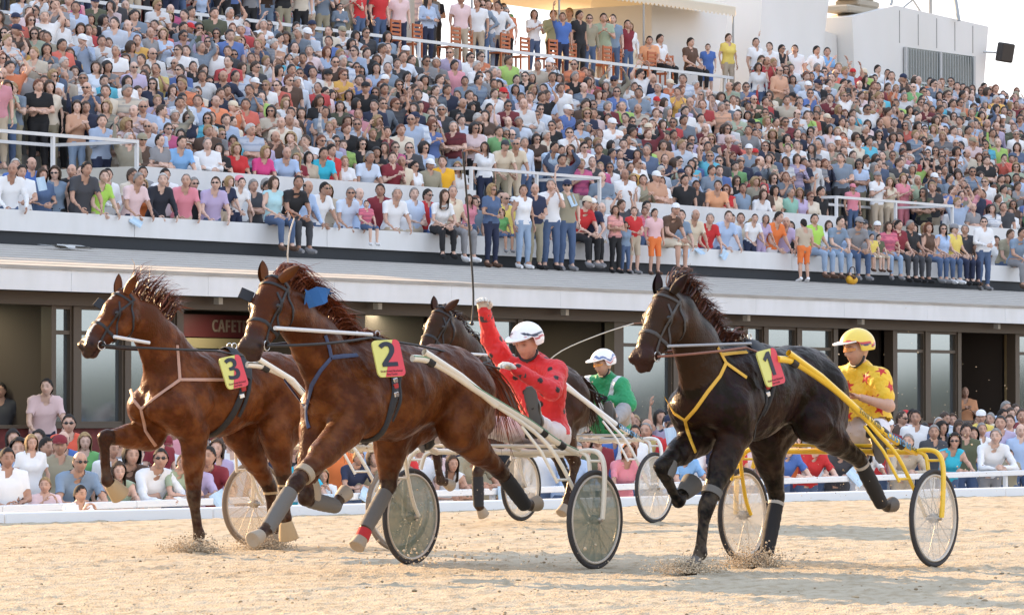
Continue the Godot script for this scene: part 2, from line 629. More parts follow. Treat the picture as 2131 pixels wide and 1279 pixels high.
# who stands where: along, back, floor, turn, pose, kind, hair, hair colour, top, trousers, extra, label, place
const PEOPLE := [
	"15.13;20.42;3.60;-31;lean;m;bald;dark;white;denim;;bald man in white shirt leaning on the parapet at its left end;b",
	"15.87;20.75;3.60;-35;fold;m;short;dark;white;beige;;bearded man in open white shirt beside the bald man at the parapet;b",
	"16.41;20.75;3.60;-26;hold;f;bob;brown;denim;denim;;woman in denim jacket holding race papers behind the parapet;b",
	"16.75;20.75;3.60;-33;stand;f;curly;brown;greyblue;black;g;curly haired woman with sunglasses behind the woman in denim;b",
	"17.20;20.75;3.60;-36;face;m;bald;dark;black;dgrey;;bald man in black holding a camera to his eye;b",
	"17.03;20.42;3.60;-26;lean;m;short;dark;dgrey;dgrey;;man in charcoal v-neck shirt leaning hands over the parapet;b",
	"17.42;20.42;3.60;-10;lean;m;short;brown;lgreen;beige;;man in lime green shirt beside the charcoal v-neck;b",
	"18.16;20.75;3.60;-14;hold;m;short;dark;white;denim;;dark haired man in white shirt beside the lime green one;b",
	"18.39;20.42;3.60;-15;lean;m;short;grey;palepink;navy;;grey haired man in pale pink shirt bending over the parapet;b",
	"19.15;20.75;3.60;-31;stand;f;bob;blonde;orange;cream;g;blonde woman in orange blouse with sunglasses at the parapet;b",
	"19.10;20.42;3.60;-22;lean;m;short;white;suit;suit;;white haired man in dark suit with pale blue shirt;b",
	"19.77;20.75;3.60;-30;stand;m;short;dark;white;grey;;man half hidden behind the dark suit;b",
	"19.83;20.42;3.60;-33;lean;m;receding;grey;pink;beige;;man in pink polo shirt with both hands over the parapet;b",
	"20.60;20.75;3.60;-35;stand;m;short;grey;black;black;g;man in black shirt with sunglasses between pink and lilac shirts;b",
	"20.67;20.42;3.60;-32;lean;m;short;brown;lilac;denim;g;man in lilac striped shirt with sunglasses at the parapet;b",
	"21.55;20.75;3.60;-10;stand;m;bald;dark;cream;beige;;bald man in cream shirt standing above two small boys;b",
	"21.00;20.42;3.95;-13;lean;c;curly;blonde;navy;beige;;blond child in navy shirt bent over the parapet;b",
	"21.37;20.42;3.95;-14;lean;c;short;dark;white;navy;;dark haired boy in white beside the blond child;b",
	"21.92;20.75;3.60;-14;stand;m;cap;pink;white;grey;;person in pink cap behind the bald man in cream;b",
	"22.34;20.75;3.60;-32;cross;m;short;grey;dgrey;dgrey;;man in slate polo shirt with folded arms at the parapet;b",
	"22.77;20.75;3.60;-29;stand;m;short;dark;white;black;g;man with glasses and white shirt behind the girl in pale top;b",
	"21.91;19.93;3.93;-19;sit;f;bob;brown;cyanpale;denim;k;girl in pale aqua top and denim skirt sitting on the parapet;b",
	"22.37;19.93;3.93;-16;sitlean;m;short;dark;black;dgrey;;youth in black t-shirt and dark trousers sitting on the parapet;b",
	"23.28;20.42;3.60;-12;lean;m;bald;dark;lightblue;denim;;bald man in light blue shirt behind the seated youth in black;b",
	"23.79;20.42;3.60;-12;lean;m;short;dark;white;denim;g;man in plain white t-shirt and sunglasses right of the seated youth;b",
	"24.63;20.75;3.60;-35;stand;f;bob;blonde;beige;brown;;blonde woman in brown patterned top beside the white t-shirt;b",
	"24.66;20.42;3.60;-20;lean;m;short;grey;paleblue;denim;g;man in pale blue shirt with sunglasses above the parapet joint;b",
	"25.61;20.75;3.60;-18;stand;m;bald;grey;lightblue;denim;;balding man in light blue behind the boy in striped shirt;b",
	"24.74;19.93;3.93;-23;sit;c;short;brown;pinkstripe;denim;k;boy in pink striped shirt and jeans sitting on the parapet;b",
	"26.29;20.75;3.60;-33;stand;m;short;dark;maroon;denim;;dark haired man in maroon behind the boy in stripes;b",
	"26.17;20.42;3.60;-24;lean;m;short;white;white;beige;;silver haired man in white shirt with dark braces leaning down;b",
	"27.08;20.75;3.95;-35;stand;c;short;brown;white;cream;k;toddler in white held up beside the silver haired man;b",
	"27.39;20.75;3.60;-10;hold;m;short;grey;paleblue;cream;;man in pale blue shirt holding the toddler in white;b",
	"27.84;20.75;3.60;-12;stand;m;short;dark;red;denim;g;man in red shirt and sunglasses behind the man with white cap;b",
	"27.69;20.42;3.60;-22;lean;m;cap;white;blue;denim;;man in white cap and blue shirt leaning behind the seated woman;b",
	"27.07;19.93;3.93;-29;sitlean;f;long;brown;white;black;;smiling woman in white blouse and black trousers sitting on parapet;b",
	"27.56;19.93;3.93;-11;sit;m;receding;grey;cream;grey;;man in cream shirt and grey trousers sitting on the parapet;b",
	"29.25;20.75;3.95;-21;stand;c;long;brown;pink;denim;;girl in pink behind the man in grey trousers;b",
	"29.42;20.75;3.60;-12;stand;m;short;dark;slate;dgrey;;dark haired man in slate shirt beside the woman in denim jacket;b",
	"28.27;19.55;3.83;-13;hold;f;bob;blonde;denim;navy;g;woman in denim jacket and dark capris standing on the roof edge;b",
	"30.50;20.75;3.60;-23;stand;m;bald;dark;yellow;denim;g;bald man in yellow top behind the child in green;b",
	"29.22;19.93;3.93;-26;sit;c;bob;brown;green;denim;k;child in green shirt and jeans sitting between standing adults;b",
	"29.36;19.55;3.83;-20;stand;f;short;brown;white;jeans;;woman in white t-shirt and pale jeans standing on the roof;b",
	"29.76;19.55;3.83;-25;fold;m;bald;dark;navy;khaki;;man in navy jumper and khaki trousers holding papers on the roof;b",
	"30.33;19.55;3.83;-33;face;m;short;grey;white;denim;;man in white t-shirt and jeans raising a paper to his face;b",
	"30.90;19.55;3.83;-29;one;m;cap;navy;khaki;denim;g;man in khaki shirt and navy cap raising one hand;b",
	"31.91;19.93;3.93;-14;sitlean;m;cap;cream;red;black;;man in red shirt and cream cap sitting beside the khaki shirt;b",
	"32.26;19.93;3.93;-37;sitlean;m;cap;white;navy;black;;man in white cap and navy polo sitting with hands on knees;b",
	"33.35;20.42;3.60;-37;lean;m;bald;white;white;beige;;bald elderly man in white shirt behind the navy polo;b",
	"32.66;19.55;3.83;-19;cross;c;long;brown;redstripe;black;;tall girl in red striped top and black shorts on the roof;b",
	"33.03;19.55;3.83;-30;stand;c;bob;dark;greyblue;denim;k;small dark haired child in grey blue standing on the roof;b",
	"33.35;19.55;3.83;-22;fold;c;short;brown;red;beige;;boy in red t-shirt and beige trousers with folded arms;b",
	"35.65;20.75;3.95;-24;stand;c;short;brown;pinkstripe;denim;;boy in striped shirt behind the boy in red;b",
	"34.13;19.55;3.83;-28;stand;c;short;dark;pinkcheck;orange;;boy in checked shirt and orange shorts standing on the roof;b",
	"35.20;19.93;3.93;-8;sitlean;m;cap;white;brown;cream;;youth in brown t-shirt and cream shorts sitting on the parapet;b",
	"36.36;20.42;3.60;-32;lean;m;short;dark;greyblue;denim;;man in grey blue shirt above the brown t-shirt;b",
	"36.87;20.42;3.60;-26;lean;m;bald;white;cream;beige;;elderly bald man in cream shirt left of the red shirt;b",
	"37.50;20.42;3.60;-32;lean;m;short;grey;red;denim;;grey haired man in bright red shirt holding blue papers;b",
	"38.14;20.42;3.60;-19;lean;m;short;brown;lightblue;denim;;man in light blue shirt right of the bright red shirt;b",
	"39.11;20.75;3.60;-30;stand;m;short;dark;paleblue;denim;;dark haired man in very pale blue shirt behind the parapet;b",
	"39.49;20.75;3.60;-27;stand;m;short;brown;cream;beige;;man in cream shirt left of the blonde woman;b",
	"39.97;20.75;3.60;-16;stand;f;curly;blonde;white;denim;;blonde woman in white above two children at the parapet;b",
	"39.34;20.42;3.95;-28;lean;c;short;dark;white;navy;;small dark haired boy in white under the blonde woman;b",
	"39.75;20.42;3.95;-21;lean;c;bob;grey;lilac;lilac;;little girl in lilac beside the boy in white;b",
	"40.16;20.42;3.60;-11;lean;m;short;dark;orange;white;;boy in bright orange football shirt at the parapet;b",
	"40.66;20.42;3.60;-35;lean;m;bald;white;lilac;grey;;bald man in lilac grey shirt beside the orange football shirt;b",
	"41.61;20.75;3.60;-36;stand;f;long;dark;black;black;;long haired woman in black behind the boy with orange shorts;b",
	"40.13;19.55;3.83;150;stand;c;short;dark;beige;orange;;boy in beige checked shirt and orange shorts seen from behind;b",
	"41.28;19.93;3.93;-15;sit;m;short;dark;lgreen;jeans;;teenager in lime green t-shirt and denim shorts sitting on parapet;b",
	"42.05;19.93;3.93;-20;sitlean;m;short;dark;greyblue;jeans;;young man in grey blue t-shirt and pale jeans sitting;b",
	"42.95;19.93;3.93;-31;sitlean;m;cap;grey;grey;denim;g;man in grey t-shirt and grey cap bending over his knees;b",
	"43.40;19.93;3.93;-28;sit;c;short;brown;grey;denim;k;child in grey sitting left of the child in yellow;b",
	"43.77;19.93;3.93;-33;sit;c;short;brown;yellow;cream;k;small child in yellow t-shirt and shorts sitting;b",
	"44.09;19.93;3.93;-24;sit;c;short;dark;olive;beige;k;small child in olive green right of the child in yellow;b",
	"44.53;19.93;3.93;-37;sit;f;long;brown;pinkstripe;jeans;;woman in rose striped top and pale jeans sitting;b",
	"45.01;19.93;3.93;-17;sit;m;short;dark;maroon;dgrey;;man in dark red shirt clapping beside the rose striped top;b",
	"45.56;19.93;3.93;-11;sit;m;short;grey;black;dgrey;;man in black shirt sitting beside the dark red shirt;b",
	"46.41;19.93;3.93;-9;sit;f;curly;red;brown;denim;;red haired woman in brown top and jeans sitting;b",
	"47.09;19.93;3.93;-16;sit;f;long;dark;lightblue;denim;g;dark haired woman in light blue jumper and jeans sitting;b",
	"47.64;19.93;3.93;-9;sit;m;cap;grey;yellow;navy;;man in yellow shirt and grey cap sitting on the parapet;b",
	"48.12;19.93;3.93;-37;sit;m;short;grey;dgrey;navy;;man in dark grey shirt beside the yellow shirt;b",
	"48.27;19.55;3.83;-29;hold;m;short;dark;white;denim;g;man in loose white shirt and jeans standing on the roof;b",
	"51.14;20.75;3.60;-9;stand;f;bob;dark;white;black;;woman in white behind the loose white shirt;b",
	"50.84;20.42;3.60;-15;lean;m;short;brown;khaki;denim;;man in khaki shirt near the right end of the parapet;b",
	"50.58;19.93;3.93;-26;sitlean;m;short;dark;greyblue;grey;;young man in grey blue and grey trousers at the right end;b",
	"16.58;21.50;3.75;-12;fold;m;short;white;blue;denim;;white haired man in blue shirt at the left stairway mouth;s",
	"17.01;21.50;3.75;-23;fold;m;bald;dark;blue;denim;;bald man in blue shirt with papers at the left stairway mouth;s",
	"20.07;21.50;3.75;-16;stand;m;short;dark;grey;denim;;dark haired man in grey check shirt by the left rail post;s",
	"31.44;21.50;3.75;-35;akimbo;m;short;dark;greyblue;denim;;man in grey blue shirt under the middle rail;s",
	"31.92;21.50;3.75;-38;stand;f;cap;white;pink;beige;;woman in white headscarf under the middle rail;s",
	"32.86;21.50;3.75;-29;stand;m;short;dark;navy;denim;;man in navy between the middle rail posts;s",
	"34.64;21.50;3.75;-40;stand;m;short;brown;maroon;denim;;man in maroon beside the middle rail end post;s",
	"34.91;21.50;3.75;-32;stand;m;short;dark;grey;denim;;dark man in grey behind the middle rail end post;s",
	"35.92;21.50;3.75;-11;two;m;short;brown;dgrey;denim;;shouting man in dark grey t-shirt with both fists raised;s",
	"36.91;21.50;3.75;-33;one;m;short;dark;grey;denim;;man in grey with one arm thrown up;s",
	"44.57;21.50;3.75;-45;stand;f;long;brown;white;black;;woman in white left of the right stairway;s",
	"45.22;21.50;3.75;-43;stand;f;long;dark;lightblue;black;;long haired woman in light blue at the right stairway mouth;s",
	"46.20;21.50;3.75;-39;stand;m;cap;dgrey;slate;denim;;man in dark grey cap at the right stairway mouth;s",
	"46.78;21.50;3.75;-18;stand;f;cap;white;grey;denim;;woman in white cap at the right stairway mouth;s",
	"47.66;21.50;3.75;-32;stand;m;short;grey;maroon;denim;g;grey haired man with dark glasses under the right rail;s",
	"48.50;21.50;3.75;-35;stand;f;curly;dark;black;black;;curly haired woman in black beside the right rail end post;s",
	"49.03;21.50;3.75;-42;stand;f;long;blonde;white;denim;;blonde woman in white beside the right rail end post;s",
	"21.96;22.62;4.45;-11;cross;m;receding;dark;grey;dgrey;;man in grey polo shirt above the left rail post;u",
	"22.47;22.62;4.45;-30;lean;m;short;dark;skyblue;denim;;man in sky blue shirt leaning on the upper wall;u",
	"22.81;22.62;4.45;-38;hold;f;short;red;white;beige;;woman in white skirt holding papers beside the sky blue shirt;u",
	"23.39;22.62;4.45;-43;cross;m;receding;grey;white;navy;;man in white shirt and navy trousers behind the upper wall;u",
	"23.75;22.62;4.45;-43;clap;f;long;dark;black;black;;laughing woman in black clapping on the upper tier;u",
	"24.27;22.62;4.45;-39;fold;f;bob;blonde;red;red;;blonde woman in red blouse on the upper tier;u",
	"24.96;22.62;4.45;-21;lean;f;bob;blonde;magenta;white;;woman in magenta jacket over white on the upper tier;u",
	"25.76;22.62;4.45;-40;lean;m;bald;white;lightblue;denim;;bald man in light blue shirt right of the magenta jacket;u",
	"26.16;22.62;4.45;-44;clap;f;long;blonde;maroon;black;;blonde woman in dark red clapping on the upper tier;u",
	"26.53;22.62;4.45;-28;stand;f;long;dark;beige;denim;;dark haired woman in beige scarf on the upper tier;u",
	"26.90;22.62;4.45;-36;lean;m;short;dark;cyan;denim;;young man in bright cyan t-shirt on the upper tier;u",
	"27.26;22.62;4.45;-10;stand;m;short;dark;red;denim;;man in red sleeveless shirt beside the cyan t-shirt;u",
	"27.71;22.62;4.45;-41;cross;f;short;blonde;white;black;;woman in white t-shirt standing right of the red sleeveless shirt;u",
	"28.35;22.62;4.45;-26;lean;m;short;grey;paleblue;white;;grey haired man in loose pale blue shirt leaning out;u",
	"29.30;22.62;4.45;-18;clap;m;short;brown;maroon;beige;;man in maroon print shirt clapping on the upper tier;u",
	"29.62;22.62;4.45;-31;stand;m;bald;white;cream;beige;;bald man in cream print shirt on the upper tier;u",
	"30.05;22.62;4.45;-10;hold;f;short;dark;white;beige;g;dark haired woman with sunglasses in white on the upper tier;u",
	"30.60;22.62;4.45;-28;stand;m;cap;white;khaki;beige;;man in white sun hat on the upper tier;u",
	"31.03;22.62;4.45;-37;stand;m;short;brown;amber;amber;;boy in bright amber t-shirt on the upper tier;u",
	"31.56;22.62;4.45;-31;hold;f;long;blonde;white;white;g;blonde woman in white blouse beside the amber t-shirt;u",
	"34.35;23.86;5.11;-44;stand;f;long;dark;white;navy;;woman in white with dark bag strap above the middle rail;u",
	"34.92;23.86;5.11;-30;lean;m;cap;dgrey;cream;khaki;;man in cream shirt and dark cap above the middle rail;u",
	"35.38;23.86;5.11;-36;lean;m;bald;dark;cream;cream;g;bald man in cream polo above the middle rail;u",
	"35.82;23.86;5.11;-14;stand;m;short;grey;paleblue;denim;;man in pale blue shirt right of the cream polo;u",
	"36.68;23.86;5.11;-16;lean;m;short;dark;bluestripe;denim;;young man in blue and white striped vest above the middle rail;u",
	"37.22;23.86;5.11;-28;stand;m;short;dark;cream;khaki;;man in cream waistcoat right of the striped vest;u",
	"37.53;23.86;5.11;-44;lean;f;long;brown;maroon;denim;;woman in dark red print leaning above the middle rail;u",
	"38.13;23.86;5.11;-36;fold;m;short;dark;white;cream;g;man in white shirt with navy jumper round his neck;u",
	"37.82;22.62;4.45;-37;stand;m;bald;white;white;denim;;bald man in white shirt above the shouting man;u",
	"39.27;22.62;4.45;-38;cross;f;long;brown;white;jeans;;woman in white t-shirt and jeans on the upper tier;u",
	"40.25;22.62;4.45;-37;stand;m;short;dark;black;denim;;man in dark shirt with a bottle on the upper tier;u",
	"40.71;22.62;4.45;-15;stand;m;short;dark;black;denim;;young man in plain black t-shirt on the upper tier;u",
	"41.49;22.62;4.45;-40;lean;m;short;dark;peach;denim;;dark haired man in peach shirt on the upper tier;u",
	"42.00;22.62;4.45;-43;cross;f;bob;red;red;red;g;woman in red with sunglasses beside the peach shirt;u",
	"44.78;22.62;4.45;-13;stand;m;receding;grey;seagreen;grey;;elderly man in sea green shirt on the upper tier;u",
	"45.19;22.62;4.45;-25;stand;f;long;blonde;lilac;denim;;blonde woman in lilac beside the sea green shirt;u",
	"46.14;22.62;4.45;-10;one;m;short;dark;black;denim;;man in black t-shirt with white print, arm raised;u",
	"49.81;23.86;5.11;-31;stand;c;cap;pink;pink;denim;;girl in pink top and cap above the right rail;u",
	"50.99;23.86;5.11;-13;clap;m;cap;grey;white;beige;;man in white shirt and grey cap above the right rail;u",
	"51.60;23.86;5.11;-22;clap;f;long;blonde;cream;beige;;woman in cream clapping above the right rail;u",
	"52.27;23.86;5.11;-17;clap;f;bob;blonde;pink;pink;;blonde woman in pink sleeveless top above the right rail;u",
	"52.99;23.86;5.11;-19;stand;m;bald;grey;sage;navy;;bald man in sage green shirt above the right rail;u",
	"53.84;23.86;5.11;-28;fold;m;cap;white;slate;denim;;man in white cap and slate shirt above the right rail;u",
	"55.16;23.24;4.78;-42;stand;m;short;dark;rose;denim;;man in rose red shirt right of the right rail;u",
	"55.49;22.62;4.45;-38;stand;f;long;brown;white;denim;;woman in white t-shirt at the far right of the upper tier;u",
	"38.54;22.62;4.45;-22;clap;m;short;dark;khaki;denim;;man in khaki just right of the bald man in white shirt;u",
	"42.68;22.62;4.45;-13;stand;m;short;dark;greyblue;denim;;man in greyblue just right of the woman in red;u",
	"43.37;22.62;4.45;-31;lean;f;bob;brown;white;denim;;woman in white second person right of the woman in red;u",
	"44.07;22.62;4.45;-21;stand;f;bob;dark;cream;denim;;woman in cream just left of the elderly man in sea green shirt;u",
	"53.51;22.62;4.45;-17;cross;m;bald;grey;grey;denim;;man in grey just left of the woman in white t-shirt at the far;u",
	"57.29;31.00;9.00;-13;stand;m;short;dark;white;navy;;thin man in white vest on the top ledge;o",
	"58.00;31.00;9.00;-49;one;m;short;brown;white;black;;man in white t-shirt pointing on the top ledge;o",
	"58.61;31.00;9.00;-15;cross;m;short;dark;black;white;g;man in black polo on the top ledge;o",
	"59.31;31.00;9.00;-45;stand;m;short;dark;white;black;;man in white t-shirt and black trousers on the top ledge;o",
	"60.44;31.00;9.00;-18;akimbo;m;short;dark;white;navy;;heavy man in white football shirt on the top ledge;o",
	"61.00;31.00;9.00;-19;cross;m;short;dark;skyblue;denim;;young man in sky blue t-shirt behind the heavy man;o",
	"63.75;31.00;8.75;-15;stand;m;short;dark;white;navy;;man in white shirt in front of the concrete block;o",
	"64.31;31.00;8.75;-28;stand;m;short;dark;white;white;;taller man in white in front of the concrete block;o",
	"65.28;31.00;8.55;-15;stand;f;long;dark;beige;denim;;woman in beige under the barred window;o",
	"65.85;31.00;8.55;-42;stand;m;bald;dark;sage;denim;;bald man in grey green under the barred window;o",
	"69.91;31.00;8.60;-23;fold;m;short;dark;white;black;;man in white shirt at the corner of the concrete block;o",
	"70.28;31.00;8.30;-37;stand;f;long;dark;navy;navy;;woman in navy at the corner of the concrete block;o",
	"40.54;31.60;9.20;-6;stand;m;short;dark;red;denim;;waiter in red t-shirt behind the upper rail;t",
	"41.35;31.60;9.20;-14;stand;m;short;grey;red;denim;;man in red beside the bar on the upper terrace;t",
	"42.15;31.60;9.20;-32;stand;m;short;dark;palepink;navy;;man in pale shirt with necklace on the upper terrace;t",
	"44.66;31.60;9.20;-28;stand;m;short;brown;palepink;beige;;person in pale shirt beside the terrace awning wall;t",
	"45.36;31.60;9.20;-58;stand;m;short;brown;white;beige;;young man with back to the sky on the upper terrace;t",
	"46.24;31.60;9.20;-58;akimbo;m;short;dark;white;beige;;man in white vest with hand on hip on the upper terrace;t",
	"46.32;31.60;9.20;-24;stand;m;short;dark;slate;navy;g;man in slate t-shirt at the upper rail;t",
	"49.05;31.60;9.20;-31;one;m;short;brown;blue;navy;;man in blue t-shirt holding the awning pole;t",
	"49.80;31.60;9.20;-8;stand;m;short;dark;black;black;;man in black behind the blue t-shirt;t",
	"50.26;31.60;9.20;-24;stand;m;short;dark;khaki;denim;g;man in khaki with sunglasses under the awning;t",
	"50.92;31.60;9.20;-52;clap;m;short;dark;sage;beige;;man in sage shirt turned sideways under the awning;t",
	"51.34;31.60;9.20;-38;stand;m;short;dark;greyblue;denim;;man in grey blue under the awning;t",
	"52.01;31.60;9.20;-14;stand;m;short;dark;maroon;denim;;man in maroon under the awning;t",
	"52.12;31.60;9.20;-29;stand;f;long;blonde;white;cream;;woman in white with shoulder bag under the awning;t",
	"53.07;31.60;9.20;-59;sit;m;short;dark;peach;black;;seated man in peach at the terrace edge;t",
	"53.62;31.60;9.20;-10;sit;m;short;dark;white;black;;seated man in white at the terrace edge;t",
	"55.10;31.60;9.20;-10;sit;m;short;dark;brown;black;;seated man in brown vest near the rail end;t",
	"55.90;31.60;9.20;-55;stand;c;short;brown;blue;blue;;boy in blue near the rail end;t",
	"56.91;31.60;9.20;-27;stand;f;short;brown;yellow;beige;;person in yellow skirt beyond the rail end;t",
	"-2.92;5.00;-0.99;-37;hold;m;short;dark;white;denim;;bearded man in white shirt holding a folded paper;f",
	"-1.85;5.75;-0.94;-22;stand;m;curly;dark;lightblue;denim;;dark curly haired man behind the bearded man;f",
	"-1.96;5.45;-0.51;-39;stand;c;long;blonde;white;white;;blonde girl in white dress lifted above the fence;f",
	"0.70;8.00;-0.77;-42;stand;f;long;dark;dgrey;denim;;dark haired woman near the planted shrubs;f",
	"0.04;7.25;-0.83;-33;stand;f;bob;blonde;beige;denim;;fair haired woman behind the girl in white dress;f",
	"-0.45;6.50;-0.88;-16;stand;m;short;dark;black;denim;;man in black looking up behind the girl;f",
	"1.74;8.45;-0.74;-47;stand;f;long;dark;maroon;black;;woman in maroon near the red plinth;f",
	"0.30;6.95;-0.85;-46;stand;m;short;dark;grey;denim;;man in grey beside the first shrub;f",
	"-0.73;6.05;-0.91;-28;stand;m;cap;maroon;khaki;denim;;man in dark red cap behind the light blue t-shirt;f",
	"1.31;7.70;-0.79;-19;stand;m;bald;dark;blue;denim;;bald man in blue near the first shrub;f",
	"-2.43;4.85;-0.99;-32;low;c;short;blonde;palepink;denim;;child resting chin and hands on the fence rail;f",
	"-1.72;5.00;-0.99;-35;leanf;m;bald;dark;greyblue;denim;g;bald man in light blue t-shirt with sunglasses on the fence;f",
	"-4.16;2.90;-1.04;-20;low;c;short;dark;white;denim;;dark haired boy peering over the white kerb;f",
	"3.13;9.12;-0.69;-23;stand;m;short;dark;coral;denim;g;man in coral red t-shirt with sunglasses by the plinth;f",
	"2.11;8.00;-0.77;-48;stand;f;long;blonde;green;denim;;blonde woman behind the tall shrub;f",
	"-0.12;5.75;-0.93;-19;stand;m;short;brown;white;denim;;man half hidden behind the brown haired woman;f",
	"-0.95;5.00;-0.98;-43;leanf;f;long;brown;sage;denim;;brown haired woman in sage top leaning on the fence;f",
	"-0.37;5.30;-0.96;-39;leanf;m;curly;dark;brown;denim;;man in dark brown shirt with his arm over the fence;f",
	"-0.32;5.00;-0.98;-21;leanf;m;short;dark;white;denim;g;man in white t-shirt with dark collar and sunglasses;f",
	"1.54;6.65;-0.86;-35;stand;m;short;grey;white;denim;;grey haired man in white behind the fence;f",
	"0.82;5.75;-0.47;-22;stand;c;short;dark;maroon;denim;;child in maroon behind the white t-shirt;f",
	"2.26;6.80;-0.85;-44;stand;m;cap;maroon;white;denim;;man in red cap and white shirt;f",
	"-0.05;4.85;-0.68;-19;leanf;c;short;brown;sage;denim;;small boy in sage t-shirt at the fence with blue paper;f",
	"0.49;5.00;-0.97;-44;leanf;m;short;brown;lilac;denim;;person in lilac leaning on the fence beside the boy;f",
	"0.77;5.00;-0.97;-45;leanf;m;short;dark;maroon;denim;;man in maroon t-shirt leaning on the fence;f",
	"1.75;5.60;-0.93;-33;stand;f;bob;brown;lilac;denim;;woman in lilac seen beside the spoked wheel;f",
	"2.73;6.12;-0.89;-38;stand;m;short;dark;white;denim;;man in white seen above the spoked wheel;f",
	"1.93;5.00;-0.97;-31;stand;f;bob;dark;white;denim;;dark haired woman seen between the bay legs;f",
	"2.05;4.92;-0.52;-18;stand;c;short;blonde;navy;denim;;small child in navy seen between the bay legs;f",
	"2.84;5.22;-0.95;-25;leanf;m;short;dark;cyan;denim;;person in flowered cyan shirt at the fence;f",
	"3.16;5.00;-0.96;-50;low;c;long;blonde;white;pink;;little fair haired girl in white and pink at the fence;f",
	"4.27;5.60;-0.91;-39;stand;m;short;dark;orange;denim;;man in orange behind the fair haired girl;f",
	"3.79;5.00;-0.66;-31;leanf;c;short;blonde;navy;denim;;fair haired boy in navy football shirt at the fence;f",
	"4.12;5.00;-0.95;-33;leanf;m;curly;brown;khaki;khaki;;man in brown coat leaning on the fence;f",
	"6.05;6.20;-0.86;-25;stand;m;cap;lightblue;lightblue;denim;;man in pale blue cap under the horse belly;f",
	"4.72;5.00;-0.95;-33;leanf;m;short;dark;red;denim;;smiling man in red under the horse belly;f",
	"6.25;5.90;-0.88;-47;stand;m;bald;dark;lightblue;denim;;bald man in light blue behind the red shirt;f",
	"5.90;5.45;-0.92;-41;stand;m;short;grey;white;denim;;grey haired man in white under the horse belly;f",
	"6.90;5.90;-0.88;-20;stand;f;long;brown;palepink;denim;;woman in pale pink behind the fence;f",
	"5.89;5.00;-0.95;-38;leanf;f;long;brown;white;white;;woman in white leaning on the fence rail;f",
	"6.31;5.00;-0.94;-23;leanf;m;cap;black;khaki;brown;;man in brown jacket and black hat at the fence;f",
	"7.33;5.45;-0.91;-15;stand;m;short;dark;khaki;khaki;;man in khaki beside the brown jacket;f",
	"8.64;5.30;-0.91;-28;stand;m;short;brown;white;denim;;man in white shirt right of the white wheel;f",
	"8.75;5.00;-0.93;-26;leanf;m;short;grey;lightblue;denim;;man in light blue shirt seen through the sulky frame;f",
	"10.13;5.60;-0.88;-29;stand;f;bob;brown;olive;denim;g;brown haired woman with dark glasses above the green wheel;f",
	"11.37;6.20;-0.83;-39;stand;m;receding;grey;maroon;denim;;man in maroon behind the sulky bow;f",
	"11.99;6.35;-0.82;-18;stand;m;cap;blue;blue;denim;;person in bright blue cap;f",
	"10.14;5.00;-0.92;-34;leanf;f;curly;red;pink;pink;;curly red haired woman in pink top at the fence;f",
	"12.09;6.05;-0.84;-18;stand;m;short;dark;white;denim;;man in white behind the woman in pink;f",
	"13.63;6.80;-0.78;-39;stand;m;bald;dark;red;denim;;man in red shirt holding up a white paper;f",
	"13.61;6.35;-0.81;-20;stand;m;short;brown;red;denim;;man in red beside the black horse chest;f",
	"11.63;5.00;-0.91;-22;leanf;m;short;dark;skyblue;denim;;man in sky blue behind the folded black leg;f",
	"12.72;5.45;-0.88;-29;stand;f;long;dark;white;denim;;woman in white behind the black horse legs;f",
	"13.04;5.00;-0.91;-35;stand;m;short;dark;red;denim;;man in red seen beside the yellow strut;f",
	"14.00;5.38;-0.88;-45;stand;f;bob;brown;palepink;denim;;woman in pale pink above the cream wheel;f",
	"14.47;5.00;-0.90;-23;leanf;m;short;grey;blue;denim;;man in blue shirt holding a rolled paper;f",
	"15.53;5.38;-0.87;-37;stand;f;bob;blonde;orange;denim;;woman in orange behind the fence;f",
	"15.27;5.00;-0.89;-27;leanf;m;short;dark;red;denim;;man in red with arms over the fence;f",
	"16.78;5.60;-0.85;-45;stand;m;receding;grey;white;denim;;balding man in white behind the fence;f",
	"16.17;5.00;-0.89;-47;leanf;m;short;dark;dgrey;dgrey;;man in dark grey at the fence;f",
	"16.90;5.00;-0.88;-45;leanf;f;long;dark;white;white;;woman in white behind the black hind leg;f",
	"18.37;5.60;-0.84;-22;stand;m;short;brown;red;denim;;man in red behind the yellow sulky;f",
	"18.45;5.15;-0.87;-44;leanf;m;short;grey;beige;beige;;man in beige behind the yellow shafts;f",
	"25.26;8.75;-0.59;-18;stand;f;bob;dark;palepink;denim;;dark haired woman by the red plinth;f",
	"23.20;7.55;-0.68;-37;stand;m;short;dark;white;denim;;dark haired man behind the yellow shafts;f",
	"20.52;5.75;-0.81;-30;stand;m;short;grey;dgrey;denim;;grey haired man right of the yellow shafts;f",
	"19.91;5.15;-0.86;-38;leanf;f;curly;dark;cyan;denim;g;woman in cyan blouse with glasses at the fence;f",
	"26.71;8.75;-0.58;-28;stand;f;long;brown;beige;denim;;long haired woman standing before the plinth;f",
	"21.88;5.90;-0.80;-47;stand;m;short;dark;olive;denim;;bearded man in dark green shirt;f",
	"26.35;8.00;-0.63;-36;stand;m;cap;white;yellow;denim;;man in white cap and yellow shirt;f",
	"23.54;6.50;-0.75;-17;stand;m;short;grey;white;denim;;grey haired man behind the white polo shirt;f",
	"21.04;5.00;-0.86;-44;leanf;m;short;grey;white;grey;;grey haired man in white polo with dark piping;f",
	"27.72;8.30;-0.61;-27;stand;m;short;dark;cream;beige;;dark haired man in cream shirt before the doorway;f",
	"21.66;5.00;-0.86;-39;face;c;short;brown;khaki;denim;;boy with hands against his face at the fence;f",
	"25.12;6.80;-0.72;-39;stand;m;short;brown;white;denim;;man in white behind the boy at the fence;f",
